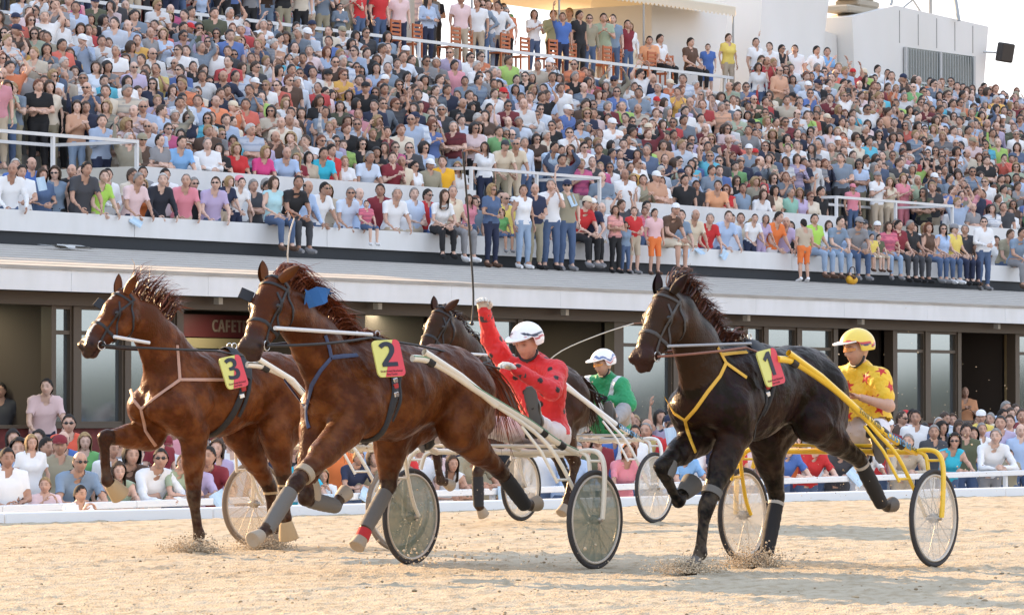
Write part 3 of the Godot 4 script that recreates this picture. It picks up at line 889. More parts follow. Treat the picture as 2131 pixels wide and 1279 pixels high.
	"24.37;6.20;-0.76;-49;stand;m;bald;white;lightblue;denim;;bald man in light blue at the right end of the fence;f",
	"1.85;7.23;-0.82;-44;stand;m;bald;dark;grey;denim;;man in grey standing further back behind the man half hidden;f",
	"2.33;7.47;-0.80;-19;fold;m;receding;grey;palepink;denim;;man in palepink standing further back behind the brown haired woman in sage top;f",
	"2.73;7.29;-0.81;-16;cross;m;cap;white;slate;denim;;man in slate standing further back behind the man in white t-shirt;f",
	"3.18;6.97;-0.83;-36;stand;f;long;grey;brown;denim;;woman in brown standing further back behind the person in lilac;f",
	"3.04;6.58;-0.86;-18;cross;f;curly;dark;navy;denim;;woman in navy standing further back behind the man in maroon t-shirt;f",
	"4.18;7.31;-0.80;-18;stand;m;bald;dark;khaki;denim;;man in khaki standing further back behind the woman in lilac;f",
	"5.78;7.77;-0.76;-32;fold;f;curly;dark;white;denim;;woman in white standing further back behind the dark haired woman;f",
	"5.03;6.66;-0.84;-48;cross;m;short;dark;beige;denim;;man in beige standing further back behind the person in flowered cyan shirt;f",
	"6.84;7.30;-0.79;-19;stand;f;long;grey;khaki;denim;;woman in khaki standing further back behind the man in orange;f",
	"7.69;7.39;-0.78;-45;cross;m;bald;brown;red;denim;;man in red standing further back behind the man in brown coat;f",
	"8.92;7.66;-0.75;-39;stand;f;bob;dark;slate;denim;;woman in slate standing further back behind the bald man in light blue;f",
	"8.21;6.58;-0.83;-42;stand;f;curly;dark;palepink;denim;;woman in palepink standing further back behind the woman in pale pink;f",
	"9.63;7.43;-0.76;-20;fold;f;bob;grey;maroon;denim;;woman in maroon standing further back behind the woman in white;f",
	"9.80;7.28;-0.77;-21;fold;m;receding;grey;lightblue;denim;;man in lightblue standing further back behind the man in brown jacket and black hat;f",
	"10.74;7.64;-0.74;-22;stand;m;receding;grey;maroon;denim;;man in maroon standing further back behind the man in khaki;f",
	"12.60;7.69;-0.73;-15;cross;m;short;dark;blue;denim;;man in blue standing further back behind the man in white shirt;f",
	"11.58;6.62;-0.81;-43;stand;f;curly;brown;lightblue;denim;;woman in lightblue standing further back behind the man in light blue shirt;f",
	"12.92;7.25;-0.76;-47;fold;f;bob;dark;white;denim;;woman in white standing further back behind the brown haired woman;f",
	"14.03;7.28;-0.75;-33;fold;f;curly;dark;white;denim;;woman in white standing further back behind the curly red haired woman in pink top;f",
	"14.64;6.72;-0.78;-28;stand;m;receding;dark;slate;denim;;man in slate standing further back behind the man in sky blue;f",
	"15.38;6.97;-0.76;-22;stand;m;bald;dark;navy;denim;;man in navy standing further back behind the woman in white;f",
	"16.08;6.67;-0.78;-38;stand;m;cap;white;beige;denim;;man in beige standing further back behind the man in red;f",
	"18.37;7.74;-0.69;-40;stand;m;bald;brown;beige;denim;;man in beige standing further back behind the woman in pale pink;f",
	"17.65;6.75;-0.76;-47;fold;f;curly;brown;maroon;denim;;woman in maroon standing further back behind the man in blue shirt;f",
	"19.36;7.40;-0.71;-23;cross;m;receding;brown;blue;denim;;man in blue standing further back behind the woman in orange;f",
	"19.28;7.21;-0.72;-46;cross;f;long;brown;grey;denim;;woman in grey standing further back behind the man in red with arms over the fence;f",
	"19.85;7.20;-0.72;-24;fold;m;short;brown;white;denim;;man in white standing further back behind the balding man in white;f",
	"19.60;6.74;-0.75;-44;fold;m;receding;dark;greyblue;denim;;man in greyblue standing further back behind the man in dark grey;f",
	"19.66;6.43;-0.77;-46;fold;f;long;dark;blue;denim;;woman in blue standing further back behind the woman in white;f",
	"21.18;6.94;-0.73;-37;stand;m;cap;white;maroon;denim;;man in maroon standing further back behind the man in red;f",
	"22.29;6.58;-0.75;-17;cross;f;long;dark;black;denim;;woman in black standing further back behind the grey haired man;f",
	"23.96;7.15;-0.70;-44;fold;f;long;brown;brown;denim;;woman in brown standing further back behind the woman in cyan blouse with glasses;f",
	"23.30;6.53;-0.75;-17;cross;f;curly;dark;blue;denim;;woman in blue standing further back behind the bearded man in dark green shirt;f",
	"8.17;14.60;-0.15;-44;one;m;short;dark;dgrey;dgrey;;man waving inside the left doorway;i",
	"8.69;14.60;-0.15;-15;stand;m;short;dark;black;black;;man in black inside the left doorway;i",
	"8.95;14.60;-0.15;-28;stand;m;short;grey;navy;navy;;tall man in navy inside the left doorway;i",
	"7.49;13.22;-0.15;-38;lean;m;short;dark;palepink;navy;;man in pale pink shirt leaning at the left doorway;i",
	"37.54;14.30;-0.15;-50;clap;m;bald;dark;peach;denim;;man in orange shirt clapping inside the right doorway;i",
	"39.31;14.60;-0.15;-26;stand;m;short;grey;lightblue;denim;;grey haired man in light blue inside the right doorway;i",
	"38.55;14.60;-0.15;-34;stand;m;short;dark;maroon;denim;;man in maroon inside the right doorway;i",
]
# ---------------------------------------------------------------- horses
# joints are given in the horse's own axes: x forward, y up, and b to its left (b = -z)
func hv(a: Array) -> Vector3:
	return Vector3(a[0], a[1], -a[2])

func horse_body(s: Dictionary) -> Body:
	var B := Body.new()
	var poll: Vector3 = hv(s.head[0]); var aim: Vector3 = hv(s.head[1])
	var f := (aim - poll).normalized()
	var muz := poll + f * 0.5
	var lat := Vector3(f.z, 0, -f.x).normalized()
	lat = (lat + Vector3(0, s.get("tilt", 0.0), 0)).normalized()
	var nose := lat.cross(f).normalized()
	if nose.y < 0.0: nose = -nose
	s.poll = poll; s.f = f; s.lat = lat; s.nose = nose; s.muz = muz
	# trunk
	B.bone(hv([.20, 1.26, 0]), hv([-.25, 1.245, 0]), .285, .302, .80, .10, "trunk")
	B.bone(hv([-.25, 1.245, 0]), hv([-.72, 1.29, 0]), .302, .245, .84, .10, "trunk")
	B.bone(hv([-.50, 1.37, 0]), hv([-1.0, 1.36, 0]), .19, .21, 1.0, .10, "trunk")
	B.bone(hv([-.86, 1.32, 0]), hv([-1.08, 1.29, 0]), .255, .235, .92, .10, "trunk")
	B.bone(hv([.05, 1.44, 0]), hv([-.34, 1.46, 0]), .15, .13, .62, .08, "trunk")
	for d: float in [1.0, -1.0]:
		B.bone(hv([-.98, 1.26, d * .13]), hv([-.90, 1.12, d * .16]), .20, .17, 1.0, .06, "trunk")
		B.bone(hv([-1.10, 1.26, d * .10]), hv([-1.14, 1.04, d * .14]), .145, .11, 1.0, .06, "trunk")
		B.bone(hv([.0, 1.42, d * .09]), hv([.34, 1.16, d * .165]), .125, .135, 1.0, .06, "trunk")
		B.bone(hv([.10, 1.20, d * .17]), hv([.22, 1.05, d * .16]), .125, .12, 1.0, .06, "trunk")
		B.bone(hv([.24, 1.10, d * .09]), hv([.42, 1.15, d * .10]), .15, .125, 1.0, .06, "trunk")
	# neck
	var n0: Vector3 = hv(s.neck[0]); var n1: Vector3 = hv(s.neck[1]); var n2: Vector3 = hv(s.neck[2])
	B.bone(hv([.12, 1.32, 0]), n0, .265, .235, .66, .10, "neck")
	B.bone(n0, n1, .235, .188, .58, .08, "neck")
	B.bone(n1, n2, .188, .150, .58, .08, "neck")
	B.bone(n2, poll + f * .07, .150, .110, .62, .06, "neck")
	# head
	var H := func(x: float, z: float, y := 0.0) -> Vector3: return poll + f * x * 1.03 + nose * z * 1.15 + lat * y * 1.1
	B.bone(H.call(.03, .0), H.call(.14, .015), 0.110, 0.110, .88, .04, "head")
	for d: float in [1.0, -1.0]:
		B.bone(H.call(.12, .02, d * .03), H.call(.38, .025, d * .016), 0.072, 0.050, 1.0, .03, "head")
		B.bone(H.call(.12, -.075, d * .042), H.call(.20, -.085, d * .038), 0.090, 0.077, 1.0, .03, "head")
		B.bone(H.call(.20, -.08, d * .036), H.call(.42, -.035, d * .02), 0.067, 0.049, 1.0, .03, "head")
		B.bone(H.call(.470, .012, d * .040), H.call(.505, .02, d * .046), 0.047, 0.038, 1.0, .02, "head")
		B.bone(H.call(.155, .03, d * .078), H.call(.185, .03, d * .075), 0.039, 0.035, 1.0, .02, "head")
	B.bone(H.call(.36, .015), H.call(.48, -.005), 0.067, 0.067, 1.0, .03, "head")
	B.bone(H.call(.50, -.018), H.call(.535, -.028), 0.055, 0.042, 1.0, .02, "head")
	B.bone(H.call(.44, -.05), H.call(.505, -.066), 0.039, 0.035, 1.0, .02, "head")
	# legs
	for nm in ["LF", "RF", "LH", "RH"]:
		var J: Array = s[nm]
		var d: float = 1.0 if nm[0] == "L" else -1.0
		var el: Vector3 = hv(J[0]); var kn: Vector3 = hv(J[1]); var fe: Vector3 = hv(J[2]); var co: Vector3 = hv(J[3])
		if nm[1] == "F":
			var sp := hv([.32, 1.14, d * .165])
			B.bone(sp, el, .14, .115, 1.0, .07, nm)
			B.bone(el, el.lerp(kn, .45), .120, .094, 1.0, .04, nm)
			B.bone(el.lerp(kn, .4), kn, .090, .052, 1.0, .03, nm)
			B.bone(kn + (el - kn).normalized() * .035, kn + (fe - kn).normalized() * .045, .056, .047, 1.0, .02, nm)
			B.bone(kn, fe, .039, .034, 1.0, .02, nm)
			# tendons behind the cannon
			var bk := (kn - fe).cross(Vector3(0, 0, 1)).normalized() * .018
			if nm == s.get("folded", ""): bk = -bk
			B.bone(kn.lerp(fe, .15) + bk, fe + bk, .025, .028, 1.0, .02, nm)
		else:
			var hip := hv([-.98, 1.26, d * .12])
			B.bone(hip, el, .20, .125, 1.0, .08, nm)
			B.bone(hv([-1.12, 1.15, d * .13]), el.lerp(kn, .35), .13, .09, 1.0, .06, nm)
			B.bone(el, el.lerp(kn, .5), .130, .098, 1.0, .05, nm)
			B.bone(el.lerp(kn, .45), kn, .094, .056, 1.0, .03, nm)
			B.bone(kn, kn + (kn - fe).normalized() * .05 + (kn - el).normalized() * .03, .045, .026, 1.0, .02, nm)
			B.bone(kn + (el - kn).normalized() * .03, kn + (fe - kn).normalized() * .06, .054, .046, 1.0, .02, nm)
			B.bone(kn, fe, .043, .037, 1.0, .02, nm)
		B.bone(fe, fe + (kn - fe).normalized() * .02, .046, .038, 1.0, .02, nm)
		B.bone(fe, co, .041, .042, 1.0, .02, nm)
	return B

func horse_paint(o: MB, s: Dictionary, B: Body) -> void:
	var base: Color = s.coat; var dark: Color = s.points; var warm: Color = s.warm
	var poll: Vector3 = s.poll; var f: Vector3 = s.f; var nose: Vector3 = s.nose; var lat: Vector3 = s.lat
	var legs := []
	for nm in ["LF", "RF", "LH", "RH"]:
		legs.append([hv(s[nm][0]), hv(s[nm][1]), hv(s[nm][2]), hv(s[nm][3])])
	for q in o.v.size():
		var p := o.v[q]
		var nz := noise_a.get_noise_3dv(p * 5.0)
		var ny := noise_a.get_noise_3dv(p * 34.0)
		var c := base.lerp(warm, clampf(0.38 + nz * 1.3 + ny * 0.3 - clampf((p.y - 1.38) * 2.2, 0.0, .35), 0.0, 1.0))
		# points: lower legs
		var lowest := 9.0
		if p.y < 1.0:
			for L in legs:
				var seg: Vector3 = L[1] - L[0]
				var t: float = (p - L[0]).dot(seg) / seg.length_squared()
				var near_low := minf((p - Geometry3D.get_closest_point_to_segment(p, L[1], L[2])).length(), (p - Geometry3D.get_closest_point_to_segment(p, L[2], L[3])).length())
				if near_low < 0.09: lowest = minf(lowest, -near_low)
				elif (p - Geometry3D.get_closest_point_to_segment(p, L[0], L[1])).length() < 0.13: lowest = minf(lowest, 1.0 - t)
		if lowest < 0.6:
			c = c.lerp(dark, clampf(1.0 - (lowest - s.get("high", 0.05)) / 0.4 + ny * 0.3, 0.0, 1.0))
		# track dust on the legs and belly
		if p.y < 1.02:
			var du := noise_a.get_noise_3dv(p * 9.0) + noise_a.get_noise_3dv(p * 27.0) * .6
			c = c.lerp(Color(.22, .165, .11), clampf((1.0 - p.y) * .5 * (du + .35), 0.0, .42))
		var h := p - poll
		var hx := h.dot(f)
		if hx > -0.02 and h.length() < 0.68:
			var hz := h.dot(nose); var hy := h.dot(lat)
			if absf(hy) < 0.16 and hz > -0.2 and hz < 0.14:
				# grey-dark muzzle and eye rims
				c = c.lerp(s.muzzle, clampf((hx - 0.36) / 0.12 + ny * 0.4, 0.0, 0.92))
				for d: float in [1.0, -1.0]:
					var e: Vector3 = poll + f * .185 + nose * .042 + lat * (.112 * d)
					c = c.lerp(s.muzzle * 0.6, clampf(1.0 - ((p - e).length() - .022) / 0.03, 0.0, 0.9))
					var no: Vector3 = poll + f * .508 + nose * .022 + lat * (.068 * d)
					c = c.lerp(Color(.006, .004, .004), clampf(1.0 - ((p - no).length() - .014) / 0.014, 0.0, 1.0))
				if s.has("blaze") and hz > 0.035:
					for st in s.blaze:
						if hx > st[0] and hx < st[1] and absf(hy - st[3] - ny * .012) < st[2]:
							c = Color(.62, .56, .50)
				# mouth line
				var ml := absf((hz + .045 + (hx - .5) * .25))
				if hx > .44 and ml < .008: c = c.lerp(Color(.008, .005, .005), .8)
		if s.has("face") and hx > -.04 and h.length() < .66 and absf(h.dot(lat)) < .2: c = c.lerp(s.face, .65)
		o.c[q] = c

func hair_strands(o: MB, root: Vector3, dirs: Array, len: float, w: float, col: Color) -> void:
	# root, then a path that bends through the given directions
	var pts := [root]
	var p := root
	var m := dirs.size()
	for d in dirs:
		p += d * (len / m)
		pts.append(p)
	var ac := []
	var sd := Vector3(rng.randfn(0, .5), rng.randfn(0, .5), 1.0).normalized()
	pts = smooth_path(pts, 3)
	for k in pts.size():
		var tt := float(k) / (pts.size() - 1)
		var tg: Vector3 = (pts[mini(k + 1, pts.size() - 1)] - pts[maxi(k - 1, 0)]).normalized()
		ac.append((sd - tg * sd.dot(tg)).normalized() * w * (1.0 - .88 * tt * tt))
	o.col = col
	o.ribbon(pts, ac)

func hoof_shape(J: Array, big := 1.0) -> MB:
	var fe := hv(J[2]); var co := hv(J[3]); var toe := hv(J[4])
	var o := MB.new()
	var ax := (toe - co).normalized()
	var pd := (co - fe).normalized()
	ax = (ax + pd * 0.6).normalized()
	var len := clampf((toe - co).length(), .085, .13)
	o.lathe(co - ax * .02, ax, [Vector2(.040, 0), Vector2(.046, .02), Vector2(.056 * big, len * .8), Vector2(.058 * big, len), Vector2(.048, len + .004), Vector2(.0, len - .006)], 16)
	return o

func leg_wrap(a: Vector3, b: Vector3, r0: float, r1: float, bulge := 0.008, wrinkle := 0.0) -> MB:
	var o := MB.new()
	var pts := []; var rad := []
	for k in 13:
		var t := k / 12.0
		pts.append(a.lerp(b, t))
		rad.append(lerpf(r0, r1, t) + bulge * sin(PI * t) + (wrinkle * (0.5 if k % 2 else -0.5)))
	o.tube(pts, rad, 16, false, true)
	return o

func build_horse(called: String, label: String, s: Dictionary, frame: Transform3D) -> Node3D:
	var t := thing(called, label, "horse", frame)
	var B := horse_body(s)
	s.B = B
	var o := B.skin(s.get("cell", 0.0125))
	for q in o.v.size():
		var p := o.v[q]
		if p.y < .55: continue
		var e := 1.0 - absf(noise_a.get_noise_3dv(p * Vector3(4.2, 3.0, 4.2) + Vector3(3, 1, s.seed)) * 2.2)
		var m := noise_a.get_noise_3dv(p * Vector3(11.0, 7.0, 11.0))
		var g := 1.0 if (p - (s.poll as Vector3)).length() > .5 else .25
		o.v[q] = p + o.n[q] * ((e - .7) * .009 + m * .0022) * g
	smooth(o)
	horse_paint(o, s, B)
	var coat := mat("coat_" + called, Color(1, 1, 1), s.get("gloss", 0.47), 0.0, true)
	coat.metallic_specular = 0.22
	if coat.normal_texture == null:
		coat.normal_enabled = true
		coat.normal_texture = tex_coat_bump
		coat.normal_scale = 0.6
		coat.uv1_triplanar = true
		coat.uv1_scale = Vector3(4, 2.2, 4)
	part("body", o, coat, t)
	var poll: Vector3 = s.poll; var f: Vector3 = s.f; var nose: Vector3 = s.nose; var lat: Vector3 = s.lat
	# ears: leaf-shaped cups
	var left: Vector3 = lat if lat.z < 0 else -lat
	for d: float in [1.0, -1.0]:
		var base: Vector3 = poll + f * -.005 + nose * .078 + left * (.066 * d)
		var back := Vector3(-1, 0, 0)
		var ax: Vector3 = (Vector3.UP * s.ear[0] + back * s.ear[1] + left * d * s.ear[2] * (1.0 if d > 0 else .35)).normalized()
		var open: Vector3 = (back * .8 + left * .25) if d > 0 else (-back * .7 + left * d * .35)
		open = (open - ax * open.dot(ax)).normalized()
		var w := ax.cross(open)
		var e := MB.new()
		var rows := 9
		var prev := []
		for k in rows + 1:
			var tt := float(k) / rows
			var r := .036 * pow(maxf(sin(PI * (0.20 + 0.80 * tt)), 0.0), 0.75) + .002
			var ring := []
			for q in 11:
				var an := deg_to_rad(40 + 280.0 * q / 10)
				var nn: Vector3 = open * cos(an) + w * sin(an)
				e.col = (s.coat as Color).lerp(s.warm, .6).lerp(s.points, .55 * tt * tt)
				ring.append(e.vert(base + ax * (.165 * tt) + nn * r, nn))
			if k > 0:
				for q in 10:
					e.i.append_array([prev[q], ring[q + 1], prev[q + 1], prev[q], ring[q], ring[q + 1]])
			prev = ring
		part("ear", e, coat, t)
	# eyes
	for d: float in [1.0, -1.0]:
		var e := MB.new()
		var c0: Vector3 = poll + f * .185 + nose * .042
		e.ball(B.hit(c0 + lat * (.3 * d), c0, -.012), Vector3(.022, .020, .022), 12, 8)
		part("eye", e, mat("horse_eye", lin(.012, .008, .006), 0.08), t)
	# hooves
	for nm in ["LF", "RF", "LH", "RH"]:
		part("hoof", hoof_shape(s[nm]), mat("hoof_" + s.get("hoof", "pale"), lin(.30, .25, .19) if s.get("hoof", "pale") == "pale" else lin(.10, .09, .08), 0.75), t)
	# mane: strands from the crest
	var crest := []
	var n0: Vector3 = hv(s.neck[0]); var n1: Vector3 = hv(s.neck[1]); var n2: Vector3 = hv(s.neck[2])
	var line := [poll + nose * .06 - f * .04, n2, n1, n0, hv([.02, 1.45, 0])]
	for k in 41:
		var u := k / 40.0 * (line.size() - 1)
		var q := mini(int(u), line.size() - 2)
		var c: Vector3 = (line[q] as Vector3).lerp(line[q + 1], u - q)
		crest.append(B.hit(c + Vector3(-.55, .75, 0) * .6, c, -0.004))
	var M := MB.new()
	for k in int(s.mane_count * 1.7):
		var u: float = pow(rng.randf(), 0.9) * s.get("mane_end", .85)
		var c: Vector3 = crest[int(u * 40)]
		c += Vector3(rng.randfn(0, .006), rng.randfn(0, .006), rng.randfn(0, .014))
		var g: float = s.mane_len * rng.randf_range(.55, 1.1) * (1.0 - .35 * u)
		var wind: Vector3 = s.mane_dir
		var d0 := (wind * .6 + Vector3(-.2, .75, 0) + Vector3(rng.randfn(0, .2), rng.randfn(0, .10), rng.randfn(0, .18))).normalized()
		var d1 := (wind + Vector3(rng.randfn(0, .14), s.mane_lift * (1 - u) + rng.randfn(0, .10), rng.randfn(0, .15))).normalized()
		var d2 := (wind + Vector3(rng.randfn(0, .2), s.mane_lift * .3 * (1 - u) - .25 + rng.randfn(0, .2), rng.randfn(0, .26))).normalized()
		var d3 := (d2 + Vector3(rng.randfn(0, .2), -.2 + rng.randfn(0, .16), rng.randfn(0, .14))).normalized()
		hair_strands(M, c, [d0, d1, d2, d3], g, rng.randf_range(.0030, .0065), (s.mane_col as Color).lerp(s.mane_tip, rng.randf()))
	var hair := mat("horse_hair", Color(1, 1, 1), 0.45, 0.0, true)
	hair.backlight_enabled = true; hair.backlight = Color(.5, .33, .2)
	part("mane", M, hair, t)
	# tail
	if s.get("tail", true):
		var T := MB.new()
		var dock := hv([-1.24, 1.40, 0])
		for k in s.get("tail_n", 240):
			var r0 := dock + Vector3(rng.randfn(0, .02), rng.randfn(0, .03), rng.randfn(0, .025))
			var sp := Vector3(rng.randfn(0, .14), rng.randfn(0, .1), rng.randfn(0, .16))
			var dirs := [(Vector3(-.9, .12, 0) + sp * .5).normalized(), (Vector3(-.75, -.65, 0) + sp).normalized(), (Vector3(-.45, -1, 0) + sp).normalized(), (Vector3(-.25, -1, 0) + sp * 1.3).normalized(), (Vector3(-.2, -1, 0) + sp * 2.0).normalized()]
			hair_strands(T, r0, dirs, s.get("tail_len", .85) * rng.randf_range(.5, 1.1), rng.randf_range(.003, .007), (s.mane_col as Color).lerp(s.mane_tip, rng.randf()))
		part("tail", T, hair, t)
	return t

func horse_frame(x0: float, d0: float, theta: float) -> Transform3D:
	var th := deg_to_rad(theta)
	var fx := Vector3(-sin(th), 0, cos(th))
	return Transform3D(Basis(fx, Vector3.UP, fx.cross(Vector3.UP)), Vector3(x0, 0, -d0))
# ---------------------------------------------------------------- spectators
const CLOTH := {"white": [.74, .75, .76], "cream": [.66, .57, .43], "black": [.016, .016, .018], "navy": [.02, .028, .065], "grey": [.24, .24, .25], "dgrey": [.055, .057, .065], "lightblue": [.38, .50, .70], "paleblue": [.56, .64, .76], "blue": [.07, .15, .42], "denim": [.075, .12, .22], "jeans": [.28, .38, .52], "red": [.52, .028, .03], "pink": [.68, .24, .29], "palepink": [.70, .52, .52], "orange": [.78, .20, .05], "coral": [.70, .11, .06], "peach": [.74, .37, .20], "yellow": [.74, .58, .14], "amber": [.80, .42, .02], "green": [.16, .42, .14], "lgreen": [.38, .62, .10], "seagreen": [.24, .45, .36], "sage": [.33, .40, .28], "khaki": [.30, .27, .19], "olive": [.10, .11, .06], "lilac": [.46, .38, .56], "magenta": [.62, .06, .22], "brown": [.10, .055, .035], "maroon": [.20, .02, .03], "cyan": [.04, .46, .62], "cyanpale": [.40, .62, .66], "beige": [.48, .40, .30], "slate": [.14, .18, .23], "greyblue": [.20, .27, .36], "skyblue": [.22, .42, .70], "rose": [.50, .10, .13], "suit": [.018, .02, .03], "pinkstripe": [.66, .16, .22], "redstripe": [.74, .34, .30], "pinkcheck": [.70, .45, .46], "bluestripe": [.50, .62, .74]}
const HAIR := {"dark": [.018, .013, .010], "brown": [.06, .034, .018], "grey": [.30, .29, .28], "white": [.55, .54, .52], "blonde": [.36, .24, .11], "red": [.17, .055, .02]}
const HEAD := 1.05
const SKIN := [[.61, .39, .295], [.55, .335, .245], [.48, .28, .195], [.65, .44, .345], [.40, .22, .15]]

func stand_point(s: float, t: float, y: float) -> Vector3:
	return Vector3(0, y, -STAND_Z) + EAST * s + BACK * t

func pose_joints(pose: String, fem: bool) -> Dictionary:
	var sw := .185 if not fem else .165
	var j := {"hips": Vector3(0, .93, 0), "chest": Vector3(0, 1.26, .005), "neck": Vector3(0, 1.45, -.01), "head": Vector3(0, 1.595, .02),
		"sl": Vector3(sw, 1.395, -.005), "sr": Vector3(-sw, 1.395, -.005), "el": Vector3(.26, 1.13, -.03), "er": Vector3(-.26, 1.13, -.03), "wl": Vector3(.25, .88, .05), "wr": Vector3(-.25, .88, .05),
		"kl": Vector3(.105, .50, .03), "kr": Vector3(-.105, .50, .03), "al": Vector3(.115, .09, -.01), "ar": Vector3(-.115, .09, -.01), "tl": Vector3(.15, 0, 1).normalized(), "tr": Vector3(-.15, 0, 1).normalized(), "curl": .5}
	match pose:
		"cross": j.el = Vector3(.26, 1.13, .04); j.er = Vector3(-.26, 1.13, .04); j.wl = Vector3(-.05, 1.15, .19); j.wr = Vector3(.05, 1.11, .20)
		"clap": j.el = Vector3(.26, 1.13, .07); j.er = Vector3(-.26, 1.13, .07); j.wl = Vector3(.05, 1.27, .27); j.wr = Vector3(-.05, 1.27, .27); j.curl = .1
		"fold", "hold": j.el = Vector3(.26, 1.12, .03); j.er = Vector3(-.26, 1.12, .03); j.wl = Vector3(.08, 1.06, .25); j.wr = Vector3(-.07, 1.05, .25)
		"two": j.el = Vector3(.33, 1.56, .05); j.er = Vector3(-.33, 1.56, .05); j.wl = Vector3(.20, 1.80, .10); j.wr = Vector3(-.20, 1.80, .10); j.curl = .3
		"one": j.er = Vector3(-.30, 1.60, .08); j.wr = Vector3(-.30, 1.86, .12); j.curl = .2
		"face": j.el = Vector3(.20, 1.20, .15); j.wl = Vector3(.07, 1.44, .20); j.er = Vector3(-.20, 1.20, .15); j.wr = Vector3(-.07, 1.42, .20)
		"akimbo": j.el = Vector3(.38, 1.14, -.06); j.er = Vector3(-.38, 1.14, -.06); j.wl = Vector3(.19, 1.0, .05); j.wr = Vector3(-.19, 1.0, .05)
		"lean":
			for k in ["chest", "neck", "head", "sl", "sr"]:
				var v: Vector3 = j[k]
				j[k] = Vector3(0, .93, 0) + Basis(Vector3.RIGHT, deg_to_rad(20)) * (v - Vector3(0, .93, 0))
			j.head += Vector3(0, .01, .02)
			j.el = Vector3(.26, 1.06, .25); j.er = Vector3(-.26, 1.06, .25); j.wl = Vector3(.20, .90, .42); j.wr = Vector3(-.17, .90, .42)
		"leanf":
			for k in ["chest", "neck", "head", "sl", "sr"]:
				var v: Vector3 = j[k]
				j[k] = Vector3(0, .90, -.08) + Basis(Vector3.RIGHT, deg_to_rad(27)) * (v - Vector3(0, .93, 0))
			j.hips = Vector3(0, .90, -.08)
			j.head += Vector3(0, .02, .02)
			j.el = Vector3(.30, 1.02, .33); j.er = Vector3(-.28, 1.02, .35); j.wl = Vector3(.06, 1.03, .46); j.wr = Vector3(-.06, 1.02, .48)
		"low":
			j.el = Vector3(.22, 1.20, .2); j.er = Vector3(-.22, 1.20, .2); j.wl = Vector3(.10, 1.38, .27); j.wr = Vector3(-.10, 1.38, .27)
		"sit", "sitlean":
			# hips just above a ledge at .52, feet at 0
			j.hips = Vector3(0, .62, -.05)
			var up := Vector3(0, -.31, -.05)
			for k in ["chest", "neck", "head", "sl", "sr", "el", "er"]: j[k] += up
			j.kl = Vector3(.13, .53, .40); j.kr = Vector3(-.12, .53, .40)
			j.al = Vector3(.14, .09, .36); j.ar = Vector3(-.12, .09, .40)
			j.wl = Vector3(.13, .66, .30); j.wr = Vector3(-.12, .66, .30)
			j.el += Vector3(.0, .02, .08); j.er += Vector3(.0, .02, .08)
			if pose == "sitlean":
				for k in ["chest", "neck", "head", "sl", "sr"]:
					j[k] = j.hips + Basis(Vector3.RIGHT, deg_to_rad(24)) * (j[k] - j.hips)
				j.head += Vector3(0, .03, .01)
				j.el = Vector3(.25, .78, .24); j.er = Vector3(-.25, .78, .24); j.wl = Vector3(.09, .64, .42); j.wr = Vector3(-.06, .64, .44)
	return j

# all the shapes of one pose: body (whole figure), top with short or long sleeves, trousers, shorts, shoes
func pose_shapes(pose: String, fem: bool, hy := 0.0, cell := .042) -> Dictionary:
	var j := pose_joints(pose, fem)
	var B := figure_field(j, fem)
	var o := B.skin(cell)
	for q in o.v.size():
		var t: String = B.tag[B.near(o.v[q])]
		o.tags.append(t)
	var d := {}
	d.short = shell(o, B, ["torso", "pelvis", "sleeve"], .012, (j.hips as Vector3).y - .06, .006)
	d.long = shell(o, B, ["torso", "pelvis", "sleeve", "uarm", "farm"], .012, (j.hips as Vector3).y - .06, .006)
	d.tank = shell(o, B, ["torso", "pelvis"], .010, (j.hips as Vector3).y - .04, .005)
	d.trousers = shell(o, B, ["pelvis", "leg", "shin"], .010, -9.0, .006, (j.hips as Vector3).y + .07)
	d.shorts = shell(o, B, ["pelvis", "leg"], .016, -9.0, .006, (j.hips as Vector3).y + .07)
	for e in [["shoe_a", j.al, j.tl], ["shoe_b", j.ar, j.tr]]:
		var so := MB.new(); var a: Vector3 = e[1]; var tz: Vector3 = e[2]
		so.tube([a + Vector3(0, .02, 0) - tz * .045, a + Vector3(0, -.035, 0) + tz * .02, a + Vector3(0, -.052, 0) + tz * .10, a + Vector3(0, -.058, 0) + tz * .185], [.046, .056, .050, .030], 10)
		d[e[0]] = so.mesh()
	# head and hands
	var hd := MB.new()
	hd.merge(head_fem if fem else head_male, Transform3D(Basis(Vector3.UP, hy) * Basis(Vector3.RIGHT, hy * .2) * Basis.from_scale(Vector3.ONE * HEAD), j.head))
	o.merge(hd)
	for e in [[j.el, j.wl, 1.0], [j.er, j.wr, -1.0]]:
		var y: Vector3 = (e[1] - e[0]).normalized()
		var inw := Vector3(-e[2], -.15, .1)
		inw = (inw - y * inw.dot(y)).normalized()
		var x := y.cross(inw)
		if x.z < 0.0 and absf(x.z) > absf(x.y): x = -x
		elif absf(x.y) >= absf(x.z) and x.y < 0.0: x = -x
		o.merge(hand_small, Transform3D(Basis(x, y, inw), e[1]))
	d.body = o.mesh()
	for k in ["short", "long", "tank", "trousers", "shorts"]:
		if k == "long" or k == "short":
			var st: MB = d[k]
			var striped := MB.new(); striped.merge(st)
			for q in striped.v.size():
				var f := fposmod(striped.v[q].y * 16.0, 1.0)
				striped.c[q] = Color(1, 1, 1) if f > .5 else Color(.62, .66, .74)
			d[k + "_striped"] = striped.mesh()
		d[k] = (d[k] as MB).mesh()
	d.head = Transform3D(Basis(Vector3.UP, hy) * Basis(Vector3.RIGHT, hy * .2) * Basis.from_scale(Vector3.ONE * HEAD), j.head)
	return d

var head_male: MB
var head_fem: MB
var hand_small: MB
var hair_mesh := {}
var shapes := {}

